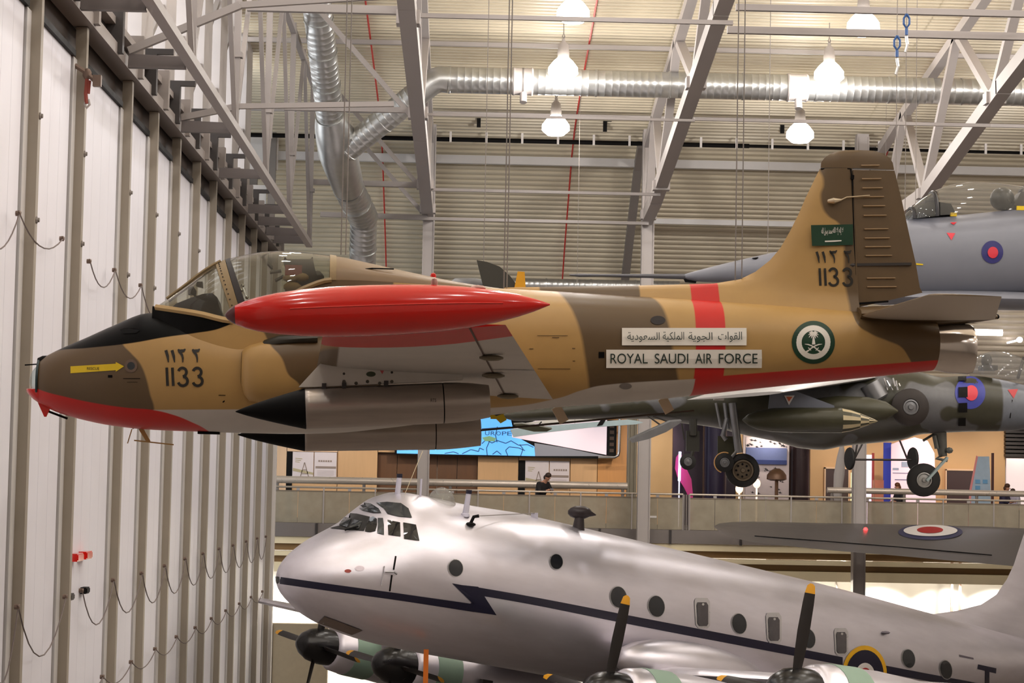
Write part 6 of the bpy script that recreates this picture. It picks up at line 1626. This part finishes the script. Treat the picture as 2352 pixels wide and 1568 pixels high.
b = MB(); b.bar(K(2176, 1050, .16), K(2128, 1104, .2), .10, .05); kp('axle_fork', b, mat('pale_blue_grey_fork', (160, 176, 176), .4, .1), parent=ng)
wheel(K(2121, 1102, .05), .36, .2, ng, RUBBER, mat('silver_hub', (164, 162, 158), .4, .5), 0, .46, name='nose_wheel')
for pts, lat, lab in (([(1446, 1010), (1452, 1017), (1490, 1008), (1530, 992), (1562, 972), (1566, 966), (1540, 968), (1490, 990)], 1.4, 'near drooping tailplane'), ([(1180, 974), (1190, 983), (1226, 991), (1256, 991), (1268, 985), (1240, 979), (1200, 973)], -1.2, 'far drooping tailplane')):
    b = MB(); b.prism([K(*p, lat) for p in pts], (0, .3, .04)); kp('tailplane', b, GUNM if lat > 0 else OLIVE, label=lab)
b = MB(); b.tube([K(1500, 955, .3), K(1552, 975, .3)], .02, 6); b.tube([K(1488, 955, .3), K(1530, 985, .3)], .02, 6); stuff(kp('brace_wire', b, DARK))
for px, lab in ((1760, 'pair of thin wires holding the camouflaged jet, hidden behind the red belt'), (2100, 'thin wires holding the nose of the camouflaged jet')):
    p = K(px, 860); b = MB(); b.tube([p, V((p.x, KY, EYE+roofZ(KY)-.1))], .008, 5); solo('suspension_wire', b, STEEL_D, lab, 'wire')

# ================================================================== THE GREY JET AT THE UPPER RIGHT (nose to the left)
GY = 38.0
def G(px, py, lat=0.): return at(px, py, GY-lat)
grey = thing('grey_jet', 'blue-grey jet with a long nose probe and a clear canopy, behind the tan tail fin', 'aircraft', G(2200, 600))
GC = mat('blue_grey_paint', (124, 126, 136), .40, 0, .07, 2)
GS = [(1566, 631, 638, .03), (1598, 622, 646, .10), (1660, 606, 650, .18), (1720, 592, 656, .26), (1783, 578, 664, .34), (1860, 560, 674, .44), (1960, 530, 684, .54), (2050, 506, 692, .6), (2120, 500, 697, .64), (2200, 494, 698, .66), (2300, 484, 694, .68), (2400, 474, 690, .7), (2520, 470, 690, .7)]
gf = [pchip([(s[0], s[j]) for s in GS]) for j in (1, 2, 3)]; b = MB(); R_ = []
for px in np.linspace(1566, 2520, 60):
    t_, bt, w = gf[0](px), gf[1](px), gf[2](px); p0, p1 = G(px, t_), G(px, bt); zc = (p0.z+p1.z)/2; h = (p0.z-p1.z)/2
    R_.append([V((p0.x, GY+w*math.cos(a), zc+h*math.copysign(abs(math.sin(a))**.85, math.sin(a)))) for a in np.linspace(0, 2*math.pi, 32, endpoint=False)])
b.loft(R_); GB = bvh_of(b)
def gp_(name, b, m, smooth=False, label=None, parent=None): return obj(name, b, m, parent or grey, smooth=smooth, world=True, label=label)
gp_('fuselage', b, GC, 50)
b = MB(); b.tube([G(1308, 631), G(1330, 632), G(1380, 632), G(1580, 635)], [.012, .03, .022, .05], 8); gp_('nose_probe', b, mat('probe_grey', (92, 92, 98), .4, .2), 40)
b = MB(); b.prism([G(1570, 640), G(1600, 646), G(1598, 650), G(1574, 648)], (0, .03, 0)); b.prism([G(1728, 592, .2), G(1742, 590, .2), G(1738, 598, .2)], (0, .05, 0)); stuff(gp_('probe_bracket', b, BLACK))
r2 = spatch('roundel', ell(2279, 579, 25, 26, 32), mat('roundel_indigo', (44, 42, 108), .45), grey, .012, 'indigo and red roundel', GB); spatch('red_centre', ell(2280, 580, 12, 13, 20), mat('signal_red', (214, 50, 66), .45), r2, .025, None, GB)
spatch('warning_triangle', [(2174, 535), (2194, 536), (2185, 552)], mat('signal_red', (214, 50, 66), .45), grey, .012, None, GB); spatch('warning_triangle', [(2182, 512), (2198, 511), (2190, 517)], mat('signal_red', (214, 50, 66)), grey, .012, None, GB)
spatch('yellow_mark', [(2104, 604), (2120, 606), (2120, 609), (2104, 608)], mat('yellow_paint', (232, 196, 20)), grey, .012, None, GB)
b = MB(); R_ = []
for px, t_, bt, w in ((2072, 500, 504, .1), (2092, 478, 502, .34), (2116, 458, 500, .44), (2140, 442, 498, .48), (2146, 438, 497, .5), (2180, 425, 495, .53), (2230, 418, 492, .55), (2290, 421, 486, .55), (2352, 430, 480, .54), (2430, 450, 474, .44)):
    p0, p1 = G(px, t_), G(px, bt); R_.append([V((p0.x, GY-w*math.cos(a), p1.z-.04+(p0.z-p1.z+.04)*math.sin(a)**.8)) for a in np.linspace(0, math.pi, 18)])
b = MB(); b.loft(R_[:4], closed=False); gp_('windscreen', b, glass('grey_windscreen_glass', (196, 198, 204), .12, .03), 50)
b = MB(); b.loft(R_[4:], closed=False); gp_('canopy', b, glass('grey_canopy_glass', (232, 230, 228), .10, .03, 1.2), 50)
def arch(k0, k1, nm):
    b = MB(); pts = R_[k0]; b.tube(pts, .035, 6); gp_(nm, b, mat('dark_canopy_frame', (30, 28, 32), .4, .2), 40)
arch(3, 3, 'windscreen_arch'); arch(1, 1, 'windscreen_bar'); arch(8, 8, 'canopy_arch')
b = MB(); b.prism([G(*p, -.25) for p in ((2086, 502), (2100, 478), (2130, 470), (2170, 476), (2182, 500))], (0, -.5, 0)); b.box(G(2128, 482, .2), G(2150, 455, .1)); gp_('instrument_hood', b, mat('black_crackle', (34, 30, 28)))
b = MB(); b.sphere(G(2302, 457), .22, .2, .21, 16); b.tube([G(2302, 457), G(2320, 476)], .14, 10); st = gp_('seat_head_box', b, mat('glossy_black_helmet', (10, 9, 10), .3, 0), 50)
b = MB(); b.prism([G(*p, .2) for p in ((2330, 470), (2345, 440), (2352, 440), (2352, 480))], (0, .4, 0)); gp_('seat_back', b, DARK)
b = MB(); b.box(G(2184, 496, .5), G(2196, 489, .44)); b.box(G(2336, 482, .56), G(2352, 474, .5)); stuff(gp_('yellow_catch', b, mat('yellow_paint', (232, 196, 20))))
b = MB(); b.sphere(G(2260, 690, .3), 2.6, .5, .16, 16); gp_('intake_fairing', b, GC, 50)
BLUE = mat('blue_shackle', (44, 84, 140), .4, .1)
def shackle(px, py, Y, to, label):
    """blue lifting shackle on a wire from the roof down to 'to'"""
    p = at(px, py, Y); g = thing('suspension_wire', label, 'wire', to)
    b = MB(); b.tube([to, V((to.x, Y, p.z))], .007, 5); b.tube([V((to.x, Y, p.z)), V((to.x, Y, EYE+roofZ(Y)-.1))], .007, 5); obj('cable', b, STEEL_D, g, world=True)
    b = MB(); q = V((to.x, Y, p.z)); b.tube([q+V((0, 0, .14)), q+V((.05, 0, .06)), q+V((.05, 0, -.04)), q+V((0, 0, -.12)), q+V((-.05, 0, -.04)), q+V((-.05, 0, .06)), q+V((0, 0, .14))], .022, 6); b.tube([q+V((0, 0, -.12)), q+V((0, 0, -.24))], .03, 6); obj('shackle', b, BLUE, g, world=True)
    b = MB(); b.tube([q+V((0, 0, -.26)), q+V((.02, 0, -.4)), q+V((-.02, 0, -.55))], .028, 6); obj('turnbuckle', b, CHROME, g, world=True)
p = G(2084, 480); shackle(2084, 50, GY+.2, V((p.x, GY+.2, p.z)), 'suspension wire with a blue shackle at the top, upper right'); p = G(2052, 505); shackle(2052, 100, GY-.2, V((p.x, GY-.2, p.z)), 'suspension wire with a lower blue shackle, upper right')

# ================================================================== OTHER AIRCRAFT SHOWING IN PART
# grey wing with a roundel, below the gallery at the right
wg = thing('grey_monoplane', 'dark grey aircraft wing with a red and white roundel, below the gallery at the right', 'aircraft', at(2560, 1400, 65))
b = MB(); R_ = []
for px, tl, tt_, th in ((1640, 1206, 1212, .03), (1652, 1200, 1222, .10), (1680, 1197, 1236, .18), (1730, 1196, 1247, .24), (1900, 1200, 1265, .32), (2060, 1203, 1278, .38), (2260, 1208, 1296, .44), (2420, 1216, 1310, .5), (2580, 1234, 1322, .52)):
    le = at(px, tl+2, 66.5); te = at(px, tt_-2, 63.6); n = 8; up = []; lo = []
    for i in range(n+1):
        u = .5-.5*math.cos(math.pi*i/n); t_ = th*2.6*(.2969*math.sqrt(u)-.126*u-.3516*u*u+.2843*u**3-.1015*u**4)/.52; q = le+(te-le)*u
        up.append(q+V((0, 0, t_*.5))); lo.append(q-V((0, 0, t_*.5)))
    R_.append(up+lo[-2:0:-1])
b.loft(R_); WB = bvh_of(b); DGW = mat('dark_grey_wing_paint', (96, 92, 92), .33, .1, .12, 2)
w = obj('wing', b, DGW, wg, smooth=50, world=True)
b = MB(); b.tube([on_skin(x, y, .004, WB) for x, y in ((1733, 1231), (1894, 1243), (2060, 1256), (2200, 1268), (2278, 1275)) if on_skin(x, y, .004, WB)], .02, 5); obj('aileron_gap', b, BLACK, wg, world=True)
ro = spatch('roundel', ell(2137, 1222, 74, 18, 40), mat('faded_roundel_blue', (62, 62, 92), .5), wg, .012, 'white and red roundel with a dark blue rim', WB); spatch('white_ring', ell(2137, 1220, 62, 13, 36), WHITE, ro, .03, None, WB); spatch('red_centre', ell(2136, 1219.5, 30, 7.5, 28), mat('roundel_red', (178, 36, 34)), ro, .045, None, WB)
b = MB(); b.sphere(on_skin(1988, 1217, .02, WB), .07, n=8); solo('red_lamp', b, emit('red_glow', (255, 60, 60), 4), 'small red light on the dark grey wing', 'lamp')
b = MB(); c = at(2560, 1290, 65); b.lathe(V((c.x, 57, c.z-.3)), (0, 1, .1), [(0, .1), (2, .5), (6, .9), (8.5, .85), (9.5, .4)], 18); obj('fuselage', b, DGW, wg, smooth=50, world=True); b = MB(); b.tube([V((c.x-.6, 65, c.z-.4)), V((c.x-.6, 65, .4))], .1, 8); b.lathe(V((c.x-.75, 65, .42)), (1, 0, 0), [(0, .3), (.05, .42), (.25, .42), (.3, .3)], 20); obj('gear_leg', b, DARK, wg, world=True)
# dark tail fin with an orange tip, behind the spine of the tan jet
tl = thing('dark_tail', 'dark green tail fin with an orange tab, behind the spine of the tan jet', 'aircraft', at(1130, 760, 33))
Y = 33.0
b = MB(); b.prism([at(x, y, Y) for x, y in ((1095, 597), (1118, 601), (1148, 612), (1172, 634), (1192, 660), (1200, 700), (1120, 700), (1108, 650))], (0, .1, 0)); obj('fin', b, mat('dark_green_fin', (58, 56, 48), .5), tl, world=True)
b = MB(); b.prism([at(x, y, Y-.03) for x, y in ((1189, 623), (1205, 624), (1208, 668), (1180, 668))], (0, .08, 0)); obj('rudder_tab', b, mat('orange_yellow_tab', (226, 160, 24), .5), tl, world=True)
b = MB(); R_ = []
for px, t_, bt, w_ in ((1010, 655, 668, .1), (1045, 633, 690, .3), (1090, 633, 720, .4), (1135, 640, 720, .4), (1190, 662, 716, .3), (1240, 680, 700, .1)):
    p0, p1 = at(px, t_, Y), at(px, bt, Y); R_.append([V((p0.x, Y+.4+w_*math.cos(a), (p0.z+p1.z)/2+(p0.z-p1.z)/2*math.sin(a))) for a in np.linspace(0, 2*math.pi, 16, endpoint=False)])
b.loft(R_); obj('fuselage', b, mat('slate_grey_hull', (84, 86, 90), .4), tl, smooth=50, world=True)
p = at(1110, 640, Y+.4); b = MB(); b.tube([p, V((p.x, Y+.4, EYE+roofZ(Y)-.1))], .006, 5); solo('suspension_wire', b, STEEL_D, 'thin wire holding the dark tail fin with the orange tab', 'wire')
# pale blue wing under the tan jet's belly
la = thing('light_aircraft', 'pale blue wing of a small aircraft hanging in front of the map screen', 'aircraft', at(1330, 985, 62)); Y = 62.0
b = MB(); b.prism([at(x, y, Y) for x, y in ((1172, 986), (1182, 984), (1300, 974), (1440, 963), (1464, 966), (1478, 970), (1462, 974), (1360, 981), (1262, 992), (1180, 1003))], (0, .25, 0)); obj('lower_wing', b, mat('pale_blue_wing', (178, 198, 202), .5), la, world=True)
b = MB(); b.prism([at(x, y, Y+.4) for x, y in ((1180, 975), (1240, 966), (1400, 955), (1418, 956), (1400, 960), (1250, 972))], (0, .25, 0)); obj('upper_wing', b, mat('off_white_wing', (222, 216, 206), .5), la, world=True)
b = MB(); b.prism([at(x, y, Y-.02) for x, y in ((1371, 978), (1384, 976), (1394, 960), (1382, 960))], (0, .02, 0)); obj('black_band', b, BLACK, la, world=True)
b = MB()
for x0, y0, x1, y1 in ((1222, 974, 1226, 984), (1230, 984, 1244, 968), (1176, 986, 1194, 999), (1180, 999, 1196, 988)): b.tube([at(x0, y0, Y+.1), at(x1, y1, Y+.1)], .02, 5)
stuff(obj('strut', b, DARK, la, world=True))
p = at(1320, 979, Y+.12); b = MB(); b.tube([p, V((p.x, Y+.3, EYE+roofZ(Y)-.1))], .006, 5); solo('suspension_wire', b, STEEL_D, 'thin wire holding the small pale blue aircraft', 'wire')
# long bar slung under the tan jet by two tan brackets
b = MB(); b.tube([JL(1104, 988, -.35), JL(1250, 975, -.35), JL(1594, 943, -.35)], [.012, .014, .01], 6); o = obj('belly_bar', b, mat('brown_steel_bar', (74, 62, 54), .5, .2), jet)
for (x0, y0), (x1, y1) in (((1277, 934), (1296, 969)), ((1521, 914), (1538, 946))):
    b = MB(); b.bar(JL(x0, y0, -.3), JL(x1, y1, -.33), .11, .02, up=(0, 1, 0)); obj('bracket', b, mat('pale_tan_bracket', (206, 182, 152), .5), o)
b = MB(); b.prism([JL(x, y, -.2)+V((0, 0, 0)) for x, y in ((1126, 948), (1140, 955), (1156, 950), (1164, 964), (1150, 972), (1140, 962), (1127, 962))], (0, .02, 0)); obj('yellow_fitting', b, mat('yellow_paint', (232, 196, 20)), jet)
# vintage undercarriage seen beyond the camouflaged jet
Y = 64.0; vg = thing('vintage_undercarriage', 'thin spoked-wheel axle of an old aircraft hanging beyond the camouflaged jet', 'aircraft', at(2030, 1060, Y))
b = MB(); b.tube([at(1955, 1055, Y), at(2100, 1056, Y)], .035, 6); obj('axle', b, DARK, vg, world=True)
for x in (1952, 2097):
    b = MB(); c = at(x, 1053, Y); b.lathe(c-V((.06, 0, 0)), (1, .25, 0), [(0, .2), (.02, .32), (.06, .34), (.10, .32), (.12, .2)], 20); obj('wheel', b, RUBBER, vg, smooth=40, world=True)
for pts in (((1963, 1053), (1985, 1010)), ((1963, 1053), (1972, 1000)), ((2084, 1054), (2066, 1010))):
    b = MB(); b.tube([at(*pts[0], Y), at(*pts[1], Y), at(pts[1][0], 940, Y)], .03, 6); obj('strut', b, DARK, vg, world=True)
b = MB(); b.sphere(at(2030, 925, Y), .8, .8, .4, 14); obj('fuselage_belly', b, DARK, vg, smooth=True, world=True)
p = at(2030, 900, Y); b = MB(); b.tube([p, V((p.x, Y, EYE+roofZ(Y)-.1))], .006, 5); solo('suspension_wire', b, STEEL_D, 'thin wire holding the old aircraft beyond the camouflaged jet', 'wire')
# grey propeller blade standing on the gallery
Y = 72.0; b = MB(); R_ = []
for y, x0, x1 in ((1020, 1930, 1938), (1050, 1922, 1942), (1090, 1915, 1940), (1130, 1914, 1934), (1216, 1920, 1930)):
    c = at((x0+x1)/2, y, Y); w_ = (x1-x0)/2/5000*Y; R_.append([c+V((w_*math.cos(a), .05*math.sin(a), 0)) for a in np.linspace(0, 2*math.pi, 10, endpoint=False)])
b.loft(R_); solo('propeller_blade', b, STEEL, 'grey propeller blade standing upright on the gallery by the right-hand column', 'propeller blade', smooth=50)

# ================================================================== THINGS ON THE HANGAR DOORS
def wallp(px, py, off_=.17): return atX(px, py, WX+off_)
def sag_cable(name, pts, sag, label, r=.010, hook='hook', m=None):
    g = thing(name, label, 'cable', wallp(*pts[0]))
    P = [wallp(*p) for p in pts]; b = MB()
    line = []
    for a, c in zip(P, P[1:]):
        for i in range(9):
            u = i/9; q = a+(c-a)*u; q = V((q.x, q.y, q.z-sag*4*u*(1-u))); line.append(q)
    line.append(P[-1]); b.tube(line, r, 5); obj('cord', b, m or mat('grey_cord', (112, 100, 96), .7), g, world=True, smooth=60)
    for p in P:
        b = MB(); b.lathe(p-V((.05, 0, 0)), (1, 0, 0), [(0, .035), (.06, .035), (.07, .015)], 8); b.bar(p+V((0, -.07, .02)), p+V((0, .07, .02)), .02); obj(hook, b, mat('brown_hook', (116, 96, 84), .5, .2), g, world=True)
sag_cable('sagging_cable', [(-30, 545), (45, 490), (145, 548)], .28, 'dark cable sagging between the two nearest door ribs, upper left')
sag_cable('sagging_cable', [(207, 600), (265, 620), (325, 655), (375, 712)], .34, 'cable hanging in loops above the nose of the tan jet')
sag_cable('sagging_cable', [(-20, 1470), (42, 1393), (152, 1370)], .75, 'cable looped from the nearest rib to the left black box, lower left')
sag_cable('sagging_cable', [(189, 1356), (262, 1332), (327, 1316), (380, 1299), (427, 1283), (468, 1271), (505, 1260), (537, 1252), (567, 1243), (592, 1236), (612, 1232)], .62, 'upper row of deep cable loops along the lower hangar doors')
sag_cable('sagging_cable', [(150, 1600), (237, 1554), (303, 1520), (358, 1490), (407, 1462), (450, 1441), (487, 1420), (520, 1402), (551, 1386), (578, 1371), (604, 1358)], .22, 'lower row of shallow cable loops along the lower hangar doors')
def wbox(px, py, w, h, d, m, label, name, cat='box'):
    c = wallp(px, py, .02); b = MB(); b.box((c.x, c.y-w/2, c.z-h/2), (c.x+d, c.y+w/2, c.z+h/2)); b.box((c.x+d, c.y-w/2+.02, c.z-h/2+.02), (c.x+d+.015, c.y+w/2-.02, c.z+h/2-.02)); return solo(name, b, m, label, cat)
wbox(166, 1279, .5, .12, .12, REDM, 'left red box of two on the hangar door', 'red_box'); wbox(187, 1274, .5, .12, .12, REDM, 'right red box of two on the hangar door', 'red_box')
wbox(152, 1370, .3, .10, .09, DARK, 'left black switch box with a cable on the hangar door', 'switch_box'); wbox(188, 1355, .3, .10, .09, BLACK, 'right black switch box with a cable on the hangar door', 'switch_box')
b = MB(); p = at(186, 165, 32.2); 
hk = thing('pulley_hook', 'rope pulley with a reddish strap and hook below the door girder, upper left', 'pulley', p)
b.sphere(at(200, 170, 32.2), .07, .05, .09, 10); b.tube([at(172, 150, 32.2), at(200, 168, 32.2), at(222, 190, 32.2)], .04, 6); b.box(at(215, 200, 32.2), at(232, 172, 32.1)); obj('block', b, mat('worn_metal_block', (120, 100, 88), .5, .4, .2, 9), hk, world=True, smooth=40)
b = MB(); b.tube([at(200, 180, 32.2), at(197, 215, 32.2), at(199, 238, 32.2)], .03, 6); b.tube([at(206, 185, 32.2), at(203, 215, 32.2)], .025, 6); obj('strap', b, mat('brick_strap', (150, 70, 58), .7), hk, world=True)
b = MB(); b.tube([at(199, 228, 32.2), at(194, 240, 32.2), at(199, 248, 32.2), at(206, 240, 32.2), at(203, 228, 32.2)], .02, 6); obj('hook', b, STEEL, hk, world=True)

# ================================================================== PEOPLE ON THE GALLERY
def skin_mesh(name, joints, edges, m, parent, sub=2):
    """one continuous surface grown from a skeleton: joints = (position, radius)"""
    me = bpy.data.meshes.new(name); me.from_pydata([tuple(j[0]) for j in joints], edges, [])
    o = bpy.data.objects.new(name, me); COL.objects.link(o)
    o.modifiers.new('skin', 'SKIN'); s = o.modifiers.new('sub', 'SUBSURF'); s.levels = sub
    for i, sv in enumerate(me.skin_vertices[0].data):
        sv.radius = (joints[i][1],)*2; sv.use_root = (i == 0)
    dg = bpy.context.evaluated_depsgraph_get(); dg.update()
    me2 = bpy.data.meshes.new_from_object(o.evaluated_get(dg)); bpy.data.objects.remove(o)
    me2.materials.clear(); me2.materials.append(m); me2.polygons.foreach_set('use_smooth', [True]*len(me2.polygons)); me2.name = name
    inv = mw(parent).inverted(); me2.transform(inv)
    return link(name, me2, parent)
SKINM = mat('skin_tone', (206, 150, 122), .55, 0, .06, 9)
def person(base, face, bow, hands, jacket, hair, label, trousers=(60, 58, 62), hair_len=.0, height=1.7):
    """base = point on the floor, face = heading, bow = forward lean of the head, hands = reach in front"""
    g = thing('person', label, 'person', base); k = height/1.7
    f = V((math.cos(face), math.sin(face), 0)); r = V((f.y, -f.x, 0)); B = V(base)
    def P(fw, sd, up): return B+(f*fw+r*sd+V((0, 0, up)))*k
    lean = bow*.25
    hip, bel, chest, neck = P(0, 0, .92), P(lean*.3, 0, 1.08), P(lean*.8, 0, 1.30), P(lean+.02, 0, 1.44)
    head, crown = P(lean+.05+bow*.07, 0, 1.53), P(lean+.06+bow*.14, 0, 1.63-bow*.03)
    hz, hw = hands
    J = [(hip, .13), (bel, .125), (chest, .15), (neck, .055), (head, .085), (crown, .075)]; E = [(0, 1), (1, 2), (2, 3), (3, 4), (4, 5)]
    arms = []
    for sd in (-1, 1):
        a = len(J); sh, el, wr, hd = P(lean*.8, sd*.19, 1.36), P(lean+.06, sd*.25, 1.10), P(lean+hw, sd*.09, hz), P(lean+hw+.07, sd*.05, hz+.03)
        J += [(sh, .06), (el, .045), (wr, .032), (hd, .036)]; E += [(2, a), (a, a+1), (a+1, a+2), (a+2, a+3)]; arms.append((sh, el, wr, hd))
    for sd in (-1, 1):
        a = len(J); J += [(P(0, sd*.1, .84), .09), (P(.02, sd*.1, .48), .06), (P(-.01, sd*.1, .10), .045), (P(.12, sd*.11, .045), .04)]; E += [(0, a), (a, a+1), (a+1, a+2), (a+2, a+3)]
    skin_mesh('body', J, E, SKINM, g)
    cm = mat('cloth_%d_%d_%d' % jacket, jacket, .8, 0, .15, 14)
    J2 = [(P(0, 0, .86), .165), (bel, .165), (chest, .185), (P(lean, 0, 1.40), .085)]; E2 = [(0, 1), (1, 2), (2, 3)]
    for sh, el, wr, hd in arms:
        a = len(J2); J2 += [(sh, .085), (el, .065), (el+(wr-el)*.9, .05)]; E2 += [(2, a), (a, a+1), (a+1, a+2)]
    skin_mesh('jacket', J2, E2, cm, g)
    J3 = [(P(0, 0, .90), .15)]; E3 = []
    for sd in (-1, 1):
        a = len(J3); J3 += [(P(0, sd*.1, .80), .105), (P(.02, sd*.1, .48), .078), (P(-.01, sd*.1, .12), .065)]; E3 += [(0, a), (a, a+1), (a+1, a+2)]
    skin_mesh('trousers', J3, E3, mat('trouser_cloth_%d' % trousers[0], trousers, .8, 0, .12, 14), g)
    hm = mat('hair_%d_%d' % hair[:2], hair, .6, 0, .2, 30); b = MB()
    b.sphere(crown+(V((0, 0, .028))-f*.025)*k, .10*k, .10*k, .085*k, 14); b.sphere(head+(-f*.05+V((0, 0, .03-hair_len*.5)))*k, .085*k, .095*k, (.09+hair_len)*k, 12)
    obj('hair', b, hm, g, smooth=60, world=True)
    fx = (head+crown)*.5; b = MB()
    for sd in (-1, 1): b.sphere(fx+f*.085*k+r*(.032*sd*k)+V((0, 0, -.005)), .008*k, n=6)
    obj('eyes', b, BLACK, g, world=True); b = MB(); b.tube([fx+f*.085*k, fx+f*.112*k-V((0, 0, .03*k))], [.012*k, .016*k], 6)
    for sd in (-1, 1): b.sphere(fx+r*(.088*sd*k)-V((0, 0, .02)), .018*k, .03*k, .035*k, 6)
    stuff(obj('nose_and_ears', b, SKINM, g, world=True, smooth=60)); b = MB(); b.sphere(head+f*.088*k-V((0, 0, .012*k)), .012*k, .028*k, .008*k, 6); obj('mouth', b, mat('lip_colour', (150, 84, 76), .6), g, world=True)
    # five fingers on each hand, curled
    for sd, (sh, el, wr, hd) in zip((-1, 1), arms):
        b = MB()
        for q in range(4):
            o_ = hd+(r*((q-1.5)*.016)+f*.03)*k; b.tube([o_, o_+(f*.035-V((0, 0, .012)))*k, o_+(f*.045-V((0, 0, .04-.004*abs(q-1))))*k], [.009*k, .008*k, .006*k], 6)
        o_ = hd-r*(sd*.03*k); b.tube([o_, o_+(f*.03-r*(sd*.012))*k, o_+(f*.055)*k], [.010*k, .009*k, .007*k], 6)
        stuff(obj('fingers', b, SKINM, g, world=True, smooth=60))
    return g, arms
p = at(1239, 1110, 68.75)
pg, arms = person((p.x, 68.75, GF), math.radians(-50), .95, (1.16, .24), (28, 24, 26), (58, 38, 28), 'person in a black jacket leaning on the gallery rail with bowed head', (96, 92, 84), 0, 1.72)
c = (arms[0][3]+arms[1][3])*.5+V((.02, -.05, .0)); b = MB(); b.box(c-V((.05, .02, .03)), c+V((.05, .02, .035))); b.lathe(c-V((0, .02, 0)), (0, -1, 0), [(0, .025), (.03, .025)], 10); solo('camera', b, GUNM, 'small grey camera in the hands of the person leaning on the rail', 'camera')
p = at(2070, 1108, 72.5); person((p.x, 72.5, GF), math.radians(-160), .3, (1.05, .2), (40, 36, 44), (122, 74, 44), 'person with light brown hair in dark clothes behind the nose wheel', (52, 50, 56), .05, 1.62)
p = at(2304, 1100, 73.2); person((p.x, 73.2, GF), math.radians(-35), .3, (1.08, .22), (52, 48, 76), (82, 50, 32), 'brown-haired person in a dark blue top near the right edge of the gallery', (56, 56, 62), 0, 1.66)
p = at(2333, 1112, 74.2); person((p.x, 74.2, GF), math.radians(-150), .3, (1.0, .2), (196, 190, 206), (70, 44, 30), 'shorter person in a pale top at the right edge of the gallery', (70, 70, 84), .04, 1.5)
